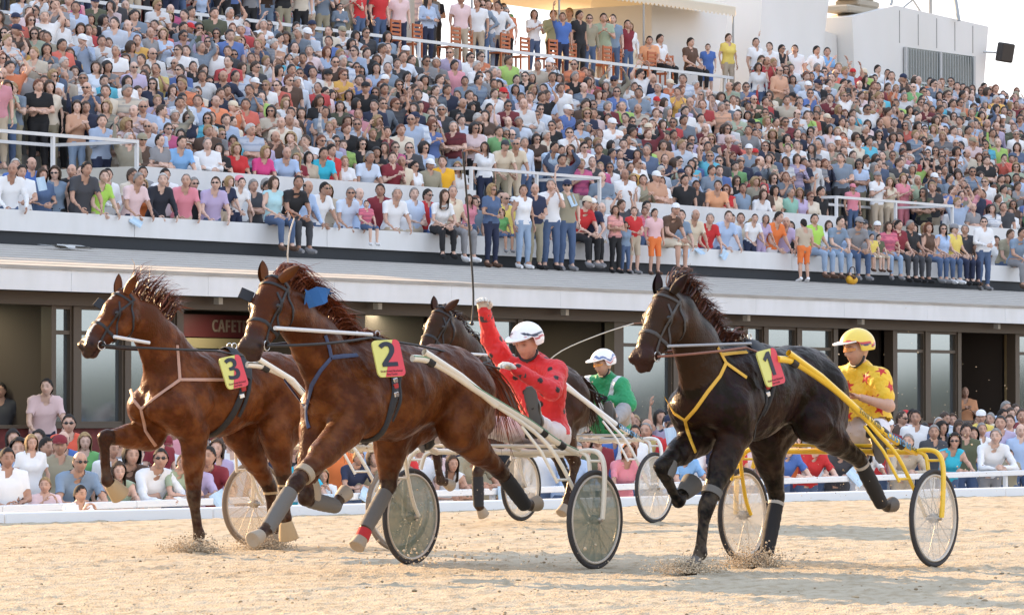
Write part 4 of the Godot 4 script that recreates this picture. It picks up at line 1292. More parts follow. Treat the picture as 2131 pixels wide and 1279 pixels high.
func shapes_for(pose: String, fem: bool, v := 0) -> Dictionary:
	var k := pose + ("f" if fem else "m") + str(v)
	if not shapes.has(k): shapes[k] = pose_shapes(pose, fem, [-.50, .10, .50][v])
	return shapes[k]

func tone(a: Array, v := 1.0) -> Color:
	return lin(clampf(a[0] * v, 0, .9), clampf(a[1] * v, 0, .9), clampf(a[2] * v, 0, .9))

func cloth_mat(key: String, metal_seed := 0) -> StandardMaterial3D:
	var m := mat("cloth_" + key, tone(CLOTH[key]), .85, 0.0, true)
	return m

func build_people() -> void:
	head_male = head_shape(28, 22)
	head_fem = head_shape(28, 22, true)
	hand_small = hand_shape()
	for st in ["short", "bald", "receding", "long", "bob", "curly"]: hair_mesh[st] = hair_shape(st).mesh()
	hair_mesh["cap"] = cap_shape().mesh()
	var glasses := glasses_shape().mesh()
	var glass_m := mat("dark_lens", lin(.01, .01, .012), .12)
	var groups := {"b": "spectators along the terrace parapet", "s": "spectators behind the parapet row", "u": "spectators in the first upper rows", "o": "spectators on the top ledge", "t": "guests on the upper terrace", "f": "spectators at the track fence", "i": "people inside the building"}
	for line in PEOPLE:
		var f: PackedStringArray = line.split(";")
		var pose := f[4]; var sex := f[5]; var style := f[6]; var hc := f[7]; var extra := f[10]
		var fem := sex == "f" or (sex == "c" and style in ["long", "bob"])
		var sc := rng.randf_range(.95, 1.04) * (.95 if sex == "f" else 1.0)
		if sex == "c": sc = .60 if extra.contains("k") else .78
		var at := stand_point(float(f[0]), float(f[1]), float(f[2]))
		if pose in ["sit", "sitlean"]:
			at.y += .52 - .52 * sc if f[12] == "b" else 0.0
		var yaw := deg_to_rad(float(f[3]))
		var tr := stand_frame.basis * Basis(Vector3.UP, yaw) * Basis.from_scale(Vector3.ONE * sc)
		var t := thing("person", f[11], "person", Transform3D(tr, at), groups[f[12]])
		var S := shapes_for(pose, fem, 0 if rng.randf() < .5 else 1)
		var sk := rng.randi() % 5
		if sk == 4 and rng.randf() < .6: sk = 1
		part("body", S.body, mat("skin_%d" % sk, tone(SKIN[sk]), .55, 0.0, true), t)
		var top := f[8]
		var sleeve := "short"
		if fem and rng.randf() < .25: sleeve = "tank"
		elif top in ["suit", "denim", "lightblue", "paleblue", "beige", "khaki"] and rng.randf() < .55: sleeve = "long"
		elif top == "white" and rng.randf() < .3: sleeve = "long"
		if top == "suit" : sleeve = "long"
		if top.contains("stripe"): sleeve = "short_striped"
		part("shirt", S[sleeve], cloth_mat(top), t)
		var shorts := (sex == "c" and rng.randf() < .6) or f[9] in ["cream", "orange"]
		part("shorts" if shorts else "trousers", S.shorts if shorts else S.trousers, cloth_mat(f[9]), t)
		if f[12] == "b":
			var sh: String = ["white", "brown", "black", "grey"][rng.randi() % 4]
			part("shoe", S.shoe_a, cloth_mat(sh), t)
			part("shoe", S.shoe_b, cloth_mat(sh), t)
		var hair: MeshInstance3D
		if style == "cap":
			var under := part("hair", hair_mesh["receding"], mat("hair_dark", tone(HAIR.dark), .6, 0.0, true), t)
			under.transform = (S.head as Transform3D)
			hair = part("cap", hair_mesh["cap"], cloth_mat(hc if CLOTH.has(hc) else "white"), t)
		else:
			hair = part("hair", hair_mesh[style], mat("hair_" + hc, tone(HAIR[hc]), .85, 0.0, true), t)
		hair.transform = (S.head as Transform3D)
		if extra.contains("g"):
			var g := part("sunglasses", glasses, glass_m, t)
			g.transform = (S.head as Transform3D)

# the rest of the full stand: one object made of many copies
func build_crowd(spots: Array) -> void:
	var root := thing("crowd", "dense crowd of spectators filling the upper rows of the stand", "crowd", stand_frame)
	root.set_meta("kind", "stuff")
	var kinds := [["stand", false], ["cross", false], ["clap", false], ["fold", false], ["two", false], ["one", false], ["akimbo", false], ["stand", true], ["clap", true], ["cross", true], ["face", true], ["face", false]]
	var weight := [4, 3, 4, 3, .9, 1.0, 1.5, 3.6, 3.2, 2.2, 1.3, 1.6]
	var total := 0.0
	for w in weight: total += w
	var tops := ["white", "white", "white", "white", "lightblue", "paleblue", "paleblue", "cream", "grey", "dgrey", "black", "black", "navy", "navy", "khaki", "beige", "greyblue", "slate", "palepink", "pink", "red", "maroon", "coral", "brown", "brown", "olive", "sage", "lilac", "blue", "denim", "orange", "palepink", "peach", "white", "white", "paleblue", "white", "dgrey", "lightblue", "cream", "grey", "greyblue", "black", "lightblue"]
	var pants := ["denim", "denim", "navy", "beige", "dgrey", "black", "khaki", "jeans"]
	var hcs := ["dark", "dark", "dark", "dark", "brown", "brown", "brown", "grey", "white", "blonde", "red"]
	var L := {}     # key -> [mesh, transforms, colours, material]
	var put := func(key: String, mesh: Mesh, m: Material, tr: Transform3D, c: Color) -> void:
		if not L.has(key): L[key] = [mesh, [], [], m]
		L[key][1].append(tr); L[key][2].append(c)
	var white_cloth := mat("crowd_cloth", Color(1, 1, 1), .85, 0.0, true)
	var white_skin := mat("crowd_skin", Color(1, 1, 1), .55, 0.0, true)
	var white_hair := mat("crowd_hair", Color(1, 1, 1), .6, 0.0, true)
	var glasses := glasses_shape().mesh()
	for sp in spots:
		var r := rng.randf() * total
		var k := 0
		while r > weight[k] and k < kinds.size() - 1:
			r -= weight[k]; k += 1
		var pose: String = kinds[k][0]; var fem: bool = kinds[k][1]
		var hv2 := rng.randi() % 3
		var S := shapes_for(pose, fem, hv2)
		var sc := rng.randf_range(.93, 1.05) * (.95 if fem else 1.0)
		if rng.randf() < .05: sc *= .72
		var yaw := deg_to_rad(rng.randfn(-38, 16))
		var p: Vector3 = sp
		var tr := Transform3D(Basis(Vector3.UP, yaw) * Basis.from_scale(Vector3(sc * rng.randf_range(.94, 1.12), sc, sc)), p)
		var sk: Array = SKIN[rng.randi() % 4]
		var v := rng.randf_range(.85, 1.1)
		var id: String = pose + ("_women" if fem else "_men") + ["_turned", "_ahead", "_aside"][hv2]
		put.call("bodies_" + id, S.body, white_skin, tr, Color(sk[0] * v, sk[1] * v, sk[2] * v))
		var c: Array = CLOTH[tops[rng.randi() % tops.size()]]
		v = rng.randf_range(.75, 1.12)
		var sl := "long" if rng.randf() < .3 else "short"
		if fem and rng.randf() < .3: sl = "tank"
		if sl != "tank" and rng.randf() < .16: sl += "_striped"
		if rng.randf() < .06: c = CLOTH[["cyan", "green", "yellow", "lgreen", "magenta", "amber"][rng.randi() % 6]]
		var gr: float = (c[0] + c[1] + c[2]) / 3.0
		var cc2 := Color(lerpf(c[0], gr, .22), lerpf(c[1], gr, .22), lerpf(c[2], gr, .22)) * v
		put.call("shirts_" + sl + "_" + id, S[sl], white_cloth, tr, Color(minf(cc2.r, .78), minf(cc2.g, .78), minf(cc2.b, .78)))
		c = CLOTH[pants[rng.randi() % pants.size()]]
		put.call("trousers_" + id, S.trousers, white_cloth, tr, Color(c[0], c[1], c[2]))
		var ht := tr * (S.head as Transform3D)
		var hc: String = hcs[rng.randi() % hcs.size()]
		var st: String = ["short", "short", "short", "receding", "bald", "short"][rng.randi() % 6]
		if fem:
			st = ["long", "bob", "curly", "bob", "short"][rng.randi() % 5]
			if hc == "white": hc = "brown"
		if not fem and rng.randf() < .1:
			var cc: Array = CLOTH[["white", "white", "navy", "red", "khaki", "black", "cream"][rng.randi() % 7]]
			put.call("caps", hair_mesh["cap"], white_cloth, ht, Color(cc[0], cc[1], cc[2]))
		else:
			var h: Array = HAIR[hc]
			put.call("hair_" + st, hair_mesh[st], white_hair, ht, Color(h[0], h[1], h[2]))
		if rng.randf() < .22: put.call("sunglasses", glasses, white_hair, ht, Color(.012, .012, .014))
	for key in L:
		var mm := MultiMesh.new()
		mm.transform_format = MultiMesh.TRANSFORM_3D
		mm.use_colors = true
		mm.mesh = L[key][0]
		var n: int = L[key][1].size()
		mm.instance_count = n
		for q in n:
			mm.set_instance_transform(q, L[key][1][q])
			mm.set_instance_color(q, L[key][2][q])
		var o := MultiMeshInstance3D.new()
		o.name = key
		o.multimesh = mm
		o.material_override = L[key][3]
		root.add_child(o, true)
		o.set_meta("kind", "stuff")
# ---------------------------------------------------------------- grandstand, lower building, setting
# building axes: x along the stand, y up, -z away from the track
func P3(s: float, y: float, t: float) -> Vector3:
	return Vector3(s, y, -t)

func stand_thing(called: String, label: String, cat: String, s: float, y: float, t: float, group := "") -> Node3D:
	var o := thing(called, label, cat, stand_frame * Transform3D(Basis(), P3(s, y, t)), group)
	o.set_meta("off", 0)
	o.remove_meta("off")
	return o

# a part of a thing built with absolute stand coordinates
func spart(called: String, shape: MB, m: Material, parent: Node3D) -> MeshInstance3D:
	var o := part(called, shape, m, parent)
	if parent != self:
		var top := parent
		var acc := parent.transform
		while top.get_parent() != self:
			top = top.get_parent(); acc = top.transform * acc
		o.transform = acc.affine_inverse() * stand_frame
	else: o.transform = stand_frame
	return o

func slab_box(s0: float, s1: float, y0: float, y1: float, t0: float, t1: float) -> MB:
	var o := MB.new()
	o.span(P3(s0, y0, -(-t0)), P3(s1, y1, t1))
	return o

const TIER_T := 22.25
const ROW_T := .62
const ROW_Y := .33
const ROWS := 13

func roof_y(t: float) -> float:
	return 3.17 + (t - 12.8) * (3.87 - 3.17) / 7.2

func build_stand() -> void:
	var S0 := -2.0; var S1 := 62.0
	var white := mat("white_paint", lin(.72, .73, .74), .6)
	white.albedo_texture = noise_tex(.012, Color(.95, .95, .94), Color(1, 1, 1), 256, 4, 11)
	white.uv1_triplanar = true; white.uv1_scale = Vector3(.5, .16, .5)
	var cream := mat("cream_paint", lin(.62, .60, .54), .7)
	cream.albedo_texture = white.albedo_texture; cream.uv1_triplanar = true; cream.uv1_scale = Vector3(.3, .3, .3)
	var concrete := mat("concrete", lin(.34, .33, .31), .9)
	concrete.albedo_texture = noise_tex(.02, Color(.8, .8, .78), Color(1, 1, 1), 256, 5, 12)
	concrete.uv1_triplanar = true; concrete.uv1_scale = Vector3(.5, .5, .5)
	var brown := mat("bronze_frame", lin(.085, .062, .042), .5, .1)
	var felt := mat("roof_felt", lin(.43, .405, .365), .95)
	felt.albedo_texture = noise_tex(.03, Color(.84, .83, .82), Color(1, 1, 1), 512, 5, 13)
	felt.uv1_triplanar = true; felt.uv1_scale = Vector3(.08, .6, .9)
	var black := mat("bitumen", lin(.025, .03, .036), .8)
	var red := mat("red_plinth", lin(.20, .035, .03), .8)
	red.albedo_texture = noise_tex(.02, Color(.7, .7, .7), Color(1, 1, 1), 256, 5, 14); red.uv1_triplanar = true
	# ---- lower building
	var low := stand_thing("cafeteria_building", "long low cafeteria building with white fascia and bronze windows under the terrace", "building", 20, -.6, 13.6)
	spart("plinth", slab_box(S0, S1, -.7, .85, 13.45, 13.75), red, low)
	spart("sill", slab_box(S0, S1, .85, .90, 13.40, 13.80), brown, low)
	spart("lintel", slab_box(S0, S1, 2.64, 2.83, 13.40, 13.85), brown, low)
	spart("floor_slab", slab_box(S0, S1, -.35, -.15, 13.76, 20.4), concrete, low)
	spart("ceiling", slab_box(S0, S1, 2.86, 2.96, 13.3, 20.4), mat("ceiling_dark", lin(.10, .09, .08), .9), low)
	spart("rear_wall", slab_box(S0, S1, -.15, 2.85, 20.2, 20.4), mat("rear_wall_tan", lin(.30, .235, .12), .8), low)
	spart("soffit", slab_box(S0, S1, 2.84, 2.86, 12.85, 13.4), mat("soffit_brown", lin(.12, .095, .07), .9), low)
	# fascia boards
	var fw := 3.2
	var s := S0
	while s < S1:
		spart("fascia_board", slab_box(s, s + fw - .006, 2.82, 3.17, 12.78, 12.84), white, low)
		s += fw
	# roof in felt strips that lap
	for k in 9:
		var t0 := 12.80 + k * .8
		var t1 := t0 + .82
		var o := MB.new()
		var y0 := roof_y(t0) + .005; var y1 := roof_y(t1) - .003
		if k == 0: t0 = 12.76
		var a := P3(S0, y0, t0); var b := P3(S1, y0, t0); var c := P3(S1, y1, t1); var d := P3(S0, y1, t1)
		var dn := Vector3(0, -.05, 0)
		o.quad(a, d, c, b); o.quad(a + dn, b + dn, c + dn, d + dn)
		o.quad(a, b, b + dn, a + dn)
		spart("roof_strip", o, felt, low)
	# bays: [from, to, kind]; o open, w window
	var edges := [[2.0, 8.02, "o"], [8.12, 8.52, "w"], [8.70, 9.72, "w"], [9.86, 10.96, "w"], [11.12, 15.55, "o"], [15.80, 17.9, "o"], [18.05, 20.2, "w"], [20.36, 23.2, "o"], [23.5, 25.15, "w"], [25.35, 27.55, "w"], [27.72, 28.30, "w"], [28.46, 29.50, "w"], [29.68, 30.86, "w"], [31.02, 33.15, "o"], [33.32, 34.45, "w"], [34.66, 35.78, "w"], [35.92, 38.22, "o"], [38.40, 40.0, "w"], [40.2, 42.2, "w"]]
	var glass := mat("window_glass", lin(.29, .34, .37), .08, .85)
	for q in edges.size():
		var e: Array = edges[q]
		# post after this bay
		var nx: float = edges[q + 1][0] if q + 1 < edges.size() else e[1] + .15
		spart("post", slab_box(e[1], nx, -.15, 2.64, 13.5, 13.7), brown, low)
		if e[2] == "w":
			var fr := MB.new()
			var s0: float = e[0]; var s1: float = e[1]
			fr.span(P3(s0, .90, 13.53), P3(s0 + .04, 2.64, 13.66)); fr.span(P3(s1 - .04, .90, 13.53), P3(s1, 2.64, 13.66))
			fr.span(P3(s0 + .04, .90, 13.53), P3(s1 - .04, .95, 13.66)); fr.span(P3(s0 + .04, 2.59, 13.53), P3(s1 - .04, 2.64, 13.66))
			fr.span(P3(s0 + .04, 2.22, 13.54), P3(s1 - .04, 2.28, 13.65))
			var w := spart("window", fr, brown, low)
			spart("pane", slab_box(s0 + .04, s1 - .04, .95, 2.22, 13.595, 13.603), glass, w)
			spart("pane", slab_box(s0 + .04, s1 - .04, 2.28, 2.59, 13.595, 13.603), glass, w)
	# dark partitions inside so that rooms read as rooms
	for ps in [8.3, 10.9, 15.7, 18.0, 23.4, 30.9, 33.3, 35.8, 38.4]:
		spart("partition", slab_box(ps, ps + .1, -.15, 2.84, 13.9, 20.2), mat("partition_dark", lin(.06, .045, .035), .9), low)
	# interior sign band, dark red, with lettering
	var band := spart("sign_band", slab_box(1.0, 24.0, 2.28, 2.64, 15.6, 15.66), mat("sign_maroon", lin(.075, .012, .014), .5), low)
	for e in [[24.5, 34.0], [35.0, 40.0]]: spart("sign_band", slab_box(e[0], e[1], 2.28, 2.64, 15.6, 15.66), mat("sign_maroon", lin(.075, .012, .014), .5), low)
	for e in [[2.2, 7.8], [11.4, 15.2], [18.4, 22.8], [31.2, 33.0], [36.2, 38.0]]:
		spart("counter", slab_box(e[0], e[1], -.15, .95, 17.6, 18.2), mat("counter_brown", lin(.10, .06, .035), .5), low)
		for q in 3: spart("wall_shelf", slab_box(e[0], e[1], 1.2 + q * .4, 1.23 + q * .4, 19.9, 20.19), mat("counter_brown", lin(.10, .06, .035), .5), low)
		spart("menu_board", slab_box(e[0] + .4, e[0] + 1.5, 1.3, 1.95, 18.9, 18.95), mat("menu_green", lin(.03, .12, .10), .5), low)
	spart("shutter_box", slab_box(11.0, 23.3, 2.10, 2.26, 15.5, 15.7), mat("shutter_tan", lin(.22, .17, .09), .7), low)
	var tm := TextMesh.new(); tm.text = "CAFETERÍA"; tm.font = font_sans; tm.font_size = 32; tm.pixel_size = .0085; tm.depth = .01
	var tx := part("lettering", tm, mat("sign_letters", lin(.17, .12, .10), .6), band)
	tx.transform = band.transform.affine_inverse() * low.transform.affine_inverse() * stand_frame * Transform3D(Basis(), P3(15.2, 2.46, 15.59))
	tx.transform = Transform3D(Basis(), P3(15.2, 2.46, 15.59))
	# small floodlight boxes under the fascia
	for u in [11.6, 15.75, 21.2, 27.2, 31.4, 36.9]:
		spart("lamp_box", slab_box(u, u + .10, 2.72, 2.82, 13.2, 13.3), cream, low)
	# fluorescent ceiling fittings that are lit
	for q in [[6.0, 7.9], [12.0, 14.4], [16.2, 18.0], [20.6, 22.4]]:
		var L := stand_thing("ceiling_lamp", ["lit fluorescent ceiling lamp inside the left doorway", "lit fluorescent ceiling lamp in front of the cafeteria sign", "lit fluorescent ceiling lamp behind the second bay horse", "lit fluorescent ceiling lamp behind the red driver's helmet"][[6.0, 12.0, 16.2, 20.6].find(q[0])], "lamp", q[0], 2.74, 14.9, "lit ceiling lamps inside the building")
		spart("housing", slab_box(q[0], q[1], 2.77, 2.86, 14.8, 15.1), white, L)
		var lm := mat("lamp_glow", Color(.75, 1, .92), .5)
		lm.emission_enabled = true; lm.emission = Color(.55, 1, .86); lm.emission_energy_multiplier = .8
		spart("tube_diffuser", slab_box(q[0] + .03, q[1] - .03, 2.70, 2.77, 14.83, 15.07), lm, L)
		var al := AreaLight3D.new(); al.name = "glow"
		al.area_size = Vector2(q[1] - q[0], .24); al.light_energy = 1.8; al.light_color = Color(1, .96, .84); al.shadow_enabled = true
		L.add_child(al, true)
		al.transform = L.transform.affine_inverse() * stand_frame * Transform3D(Basis(Vector3.RIGHT, -PI / 2), P3((q[0] + q[1]) / 2, 2.69, 14.95))
	# ---- terrace
	var st := stand_thing("grandstand", "big white concrete grandstand with stepped rows above the cafeteria roof", "grandstand", 34, 3.6, 20.2)
	# parapet: panels with thin joints, black upstand under them
	spart("black_upstand", slab_box(S0, S1 + 30, 3.70, 4.10, 20.06, 20.3), black, st)
	s = 1.2
	while s < S1 + 25:
		spart("parapet_panel", slab_box(s, s + 5.585, 4.09, 4.45, 20.0, 20.32), white, st)
		s += 5.6
	spart("walkway", slab_box(S0, S1 + 30, 3.35, 3.6, 20.31, 22.4), concrete, st)
	# stairway recesses in the tier wall: [from, to]
	var rec := [[9.0, 20.8], [31.4, 36.2], [46.1, 51.7]]
	var cuts := [S0, 9.0, 20.8, 31.4, 36.2, 46.1, 51.7, S1 + 30]
	for k in 4:
		spart("tier_wall", slab_box(cuts[k * 2], cuts[k * 2 + 1], 3.6, 5.50, 22.05, 22.25), white, st)
	for r in ROWS:
		var y := 4.45 + ROW_Y * r
		var t0 := 22.26 + ROW_T * r
		if r < 3:
			for k in 4: spart("step", slab_box(cuts[k * 2], cuts[k * 2 + 1], y - .8, y, t0, t0 + ROW_T + .01), concrete, st)
		else:
			spart("step", slab_box(S0 + 10, S1 + 30, y - .8, y, t0, t0 + ROW_T + .01), concrete, st)
	for k in 3:
		var a: float = rec[k][0]; var b: float = rec[k][1]
		spart("recess_wall", slab_box(a, b, 3.6, 5.35, 24.05, 24.12), cream, st)
		spart("recess_side", slab_box(a - .02, a + .12, 3.6, 5.5, 22.26, 24.05), cream, st)
		spart("recess_side", slab_box(b - .12, b + .02, 3.6, 5.5, 22.26, 24.05), cream, st)
		var dx: float = lerpf(a, b, [.55, .42, .42][k])
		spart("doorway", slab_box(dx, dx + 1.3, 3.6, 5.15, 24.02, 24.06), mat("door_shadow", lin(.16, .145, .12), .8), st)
		spart("wall_joint", slab_box(a + .12, b - .12, 4.86, 4.875, 24.035, 24.05), mat("joint_grey", lin(.3, .3, .29), .9), st)
		# white rail round the recess
		var R := stand_thing("stair_rail", ["white steel rail above the left stairway recess", "white steel rail above the middle stairway recess", "white steel rail above the right stairway recess"][k], "railing", a, 4.45, 22.2, "white rails round the stairway recesses")
		spart("top_rail", slab_box(a, b, 5.92, 5.98, 22.16, 22.22), white, R)
		spart("top_rail", slab_box(a, b, 5.92, 5.98, 24.16, 24.22), white, R)
		var m := maxi(2, int((b - a) / 2.3))
		for q in m + 1:
			var ps := lerpf(a + .03, b - .03, float(q) / m)
			spart("rail_post", slab_box(ps - .03, ps + .03, 3.6, 5.92, 22.16, 22.22), white, R)
		for e: float in [a + .03, b - .03]:
			spart("side_rail", slab_box(e - .03, e + .03, 5.92, 5.98, 22.225, 24.155), white, R)
	# ---- upper rail and terrace behind it
	var top_y := 4.45 + ROW_Y * ROWS
	var U := stand_thing("upper_rail", "long white two bar railing along the top of the seating rows", "railing", 40, top_y, 30.6)
	spart("top_bar", slab_box(22.0, 55.5, 9.56, 9.63, 30.58, 30.64), white, U)
	spart("lower_bar", slab_box(22.0, 55.5, 9.14, 9.20, 30.58, 30.64), white, U)
	s = 22.5
	while s < 55.6:
		spart("rail_post", slab_box(s - .035, s + .035, 8.6, 9.56, 30.58, 30.64), white, U)
		s += 2.72
	spart("top_walk", slab_box(S0 + 15, S1 + 40, 8.2, top_y, 30.33, 31.3), concrete, st)
	spart("terrace_slab", slab_box(22.0, 56.0, 8.4, 9.2, 31.2, 37.0), concrete, st)
	spart("top_ledge", slab_box(56.0, 64.5, 8.5, 9.0, 30.7, 32.4), white, st)
	spart("top_walk", slab_box(56.0, S1 + 40, 8.0, 8.55, 31.3, 34.5), concrete, st)
	# rear wall of the stand (closes the volume)
	spart("rear_wall", slab_box(S0 + 10, S1 + 40, -1.0, 8.3, 34.4, 34.8), concrete, st)
	build_terrace_things(white, cream, concrete)

func build_terrace_things(white: Material, cream: Material, concrete: Material) -> void:
	# orange chairs and tables on the upper terrace
	var wood := mat("orange_wood", lin(.42, .11, .03), .5)
	for k in 12:
		var s := 41.6 + k * 1.1 + (k % 3) * .12
		var c := stand_thing("terrace_chair", "orange slatted chair on the upper terrace, number %s along from the bar" % ["one", "two", "three", "four", "five", "six", "seven", "eight", "nine", "ten", "eleven", "twelve", "thirteen", "fourteen", "fifteen", "sixteen", "seventeen", "eighteen", "nineteen", "twenty", "twenty one", "twenty two"][k], "chair", s, 9.2, 31.5 + .25 * (k % 2), "orange chairs on the upper terrace")
		var a := MB.new(); a.cbox(Vector3(0, .45, 0), Vector3(.42, .03, .42), .008); part("seat", a, wood, c)
		a = MB.new()
		for q in 4: a.cbox(Vector3(0, .58 + q * .1, .2), Vector3(.40, .06, .02), .005)
		part("backrest", a, wood, c)
		for q in 4:
			a = MB.new()
			var lx := .18 if q & 1 else -.18
			var lz := .19 if q & 2 else -.19
			a.span(Vector3(lx - .018, 0, lz - .018), Vector3(lx + .018, .92 if q & 2 else .435, lz + .018)); part("leg", a, wood, c)
	# concrete towers against the sky: slanted blocks
	var tower := func(called: String, label: String, pts: Array, t0: float, t1: float, m: Material) -> Node3D:
		var o := stand_thing(called, label, "building", pts[0][0], pts[0][1], t0, "white concrete blocks behind the stand")
		var outl := PackedVector2Array()
		for p in pts: outl.append(Vector2(p[0], p[1]))
		var b := MB.new()
		b.slab(outl, Transform3D(Basis(), Vector3(0, 0, -(t0 + t1) * .5)), t1 - t0)
		spart("block", b, m, o)
		return o
	var tw := mat("tower_white", lin(.74, .74, .73), .75)
	tw.albedo_texture = noise_tex(.006, Color(.95, .945, .93), Color(1, 1, 1), 256, 3, 15); tw.uv1_triplanar = true; tw.uv1_scale = Vector3(.2, .08, .2)
	tower.call("concrete_tower", "white slanted concrete block behind the awning", [[55.4, 8.3], [58.5, 8.3], [59.2, 11.6], [55.4, 11.6]], 33.0, 36.0, tw)
	tower.call("concrete_tower", "tall white concrete block with a leaning right edge", [[60.7, 8.3], [63.6, 8.3], [64.9, 13.6], [61.1, 13.6]], 33.0, 36.5, tw)
	tower.call("concrete_tower", "low white concrete wall between the two tall blocks", [[63.95, 8.3], [66.1, 8.3], [65.9, 11.55], [64.0, 11.75]], 33.5, 35.5, tw)
	var big := tower.call("control_block", "wide white concrete block with a barred window and slanted roof", [[66.2, 8.3], [73.3, 8.3], [74.0, 12.35], [68.4, 12.55], [65.9, 12.05]], 33.0, 38.0, tw) as Node3D
	var wn := spart("window", slab_box(68.85, 73.0, 9.55, 11.40, 32.96, 33.02), mat("window_grey", lin(.09, .11, .105), .25), big)
	for k in 3:
		var fx := 68.85 + k * 2.05
		spart("window_frame", slab_box(fx - .04, fx + .06, 9.55, 11.40, 32.90, 32.97), mat("frame_grey", lin(.45, .46, .46), .6), wn)
	for k in 26:
		var bx := 68.98 + k * .157
		spart("window_bar", slab_box(bx - .012, bx + .012, 9.55, 11.36, 32.91, 32.935), mat("bar_grey", lin(.42, .45, .45), .5), wn)
	spart("window_bar", slab_box(68.9, 72.95, 10.4, 10.46, 32.9, 32.91), mat("bar_grey", lin(.42, .45, .45), .5), wn)
	for k in 5:
		spart("roof_seam", slab_box(68.6 + k * 1.1, 68.62 + k * 1.1, 11.5, 12.42 - k * .03, 32.985, 33.01), mat("joint_grey", lin(.3, .3, .29), .9), big)
	# chimney stack of stone
	var ch := stand_thing("stone_cowl", "rough stone cowl on top of the wide concrete block", "chimney", 67.0, 12.2, 33.6)
	var mm := mat("stone_tan", lin(.40, .36, .29), .95)
	for k in 3:
		var b := MB.new()
		b.cbox(Vector3([0.0, .25, -.05][k], .12 + k * .2, 0), Vector3([1.9, 1.2, 1.35][k], .2, .8), .05)
		part("stone", b, mm, ch)
	# loudspeaker on the corner
	var sp := stand_thing("loudspeaker", "black loudspeaker box tilted on the corner of the concrete block", "speaker", 73.9, 11.2, 32.4)
	var bs := Basis(Vector3.FORWARD, .12) * Basis(Vector3.UP, -.5) * Basis(Vector3.RIGHT, .2)
	var b := MB.new(); b.cbox(Vector3(0, .35, 0), Vector3(.44, .56, .32), .03, bs); part("cabinet", b, mat("speaker_black", lin(.035, .03, .028), .6), sp)
	b = MB.new(); b.cbox(bs * Vector3(0, 0, .165) + Vector3(0, .35, 0), Vector3(.39, .50, .02), .01, bs); part("grille", b, mat("grille_brown", lin(.06, .05, .042), .9), sp)
	b = MB.new(); b.tube([Vector3(-.1, .35, -.2), Vector3(-.5, .35, -.45)], .03, 8); part("bracket", b, mat("frame_grey", lin(.45, .46, .46), .6), sp)
	# lattice mast on the roof
	var ma := stand_thing("lattice_mast", "steel lattice mast standing on the concrete block", "mast", 72.2, 12.35, 34.0)
	var steel := mat("galvanised", lin(.33, .35, .36), .45, .6)
	for q in [[-1.6, -.5], [1.0, -.5], [-.4, 1.2], [1.3, .3]]:
		b = MB.new(); b.tube([Vector3(q[0], 0, q[1]), Vector3(q[0] * .55, 2.6, q[1] * .55)], .055, 6); part("leg", b, steel, ma)
	for q in [[Vector3(-1.6, 0, -.5), Vector3(.8, 1.2, -.4)], [Vector3(1.0, 0, -.5), Vector3(-1.2, 1.2, -.3)], [Vector3(-1.2, 1.2, -.3), Vector3(.7, 2.4, -.3)], [Vector3(.8, 1.2, -.4), Vector3(-.9, 2.4, -.3)]]:
		b = MB.new(); b.tube(q, .03, 6); part("brace", b, steel, ma)
	# awning tent over the terrace
	var aw := stand_thing("awning", "large cream canvas awning with a scalloped edge over the upper terrace", "awning", 52, 9.2, 32)
	var canvas := mat("canvas", lin(.70, .64, .52), .9); canvas.backlight_enabled = true; canvas.backlight = Color(.55, .48, .36)
	b = MB.new()
	for k in 2:
		var a0 := 45.5 + k * 6.2; var a1 := a0 + 6.1
		var apex := P3((a0 + a1) * .5, 12.7, 34.2)
		var c0 := P3(a0, 11.65, 31.9); var c1 := P3(a1, 11.65, 31.9); var c2 := P3(a1, 11.65, 36.5); var c3 := P3(a0, 11.65, 36.5)
		b.tri(c0, apex, c1); b.tri(c1, apex, c2); b.tri(c2, apex, c3); b.tri(c3, apex, c0)
	spart("canopy", b, canvas, aw)
	b = MB.new()
	for k in 61:
		var a0 := 45.5 + k * .201
		for q in 6:
			var f0 := q / 6.0; var f1 := (q + 1) / 6.0
			var d0 := .20 + .07 * sin(PI * f0); var d1 := .20 + .07 * sin(PI * f1)
			b.quad(P3(a0 + .2 * f0, 11.65, 31.88), P3(a0 + .2 * f1, 11.65, 31.88), P3(a0 + .2 * f1, 11.65 - d1, 31.87), P3(a0 + .2 * f0, 11.65 - d0, 31.87))
	spart("valance", b, canvas, aw)
	for ps in [45.6, 49.4, 53.3, 57.7]:
		b = MB.new(); b.tube([P3(ps, 8.6, 31.92), P3(ps, 11.65, 31.92)], .025, 8); spart("pole", b, steel, aw)
	for ps in [45.6, 51.6, 57.7]:
		b = MB.new(); b.tube([P3(ps, 9.2, 36.4), P3(ps, 11.65, 36.4)], .025, 8); spart("pole", b, steel, aw)
	b = MB.new(); b.tube([P3(45.6, 11.6, 31.92), P3(57.7, 11.6, 31.92)], .025, 6); spart("eaves_bar", b, steel, aw)
	# kiosk wall panel at the left end of the awning
	var kw := stand_thing("bar_kiosk", "white bar kiosk with open hatch on the upper terrace", "kiosk", 38, 9.2, 33.5)
	spart("counter", slab_box(33.5, 41.0, 9.2, 10.2, 33.4, 34.0), mat("kiosk_red", lin(.35, .05, .04), .6), kw)
	spart("side_panel", slab_box(40.8, 41.0, 10.2, 12.6, 33.4, 35.4), white, kw)
	spart("side_panel", slab_box(33.5, 33.7, 10.2, 12.6, 33.4, 35.4), white, kw)
	spart("canopy", slab_box(33.3, 41.2, 12.6, 12.7, 33.2, 35.6), white, kw)
	var wp := stand_thing("wall_panel", "pale wall panel beside the seated guests on the upper terrace", "panel", 44, 9.2, 33.6)
	spart("panel", slab_box(43.6, 45.6, 9.2, 12.4, 33.6, 33.75), cream, wp)

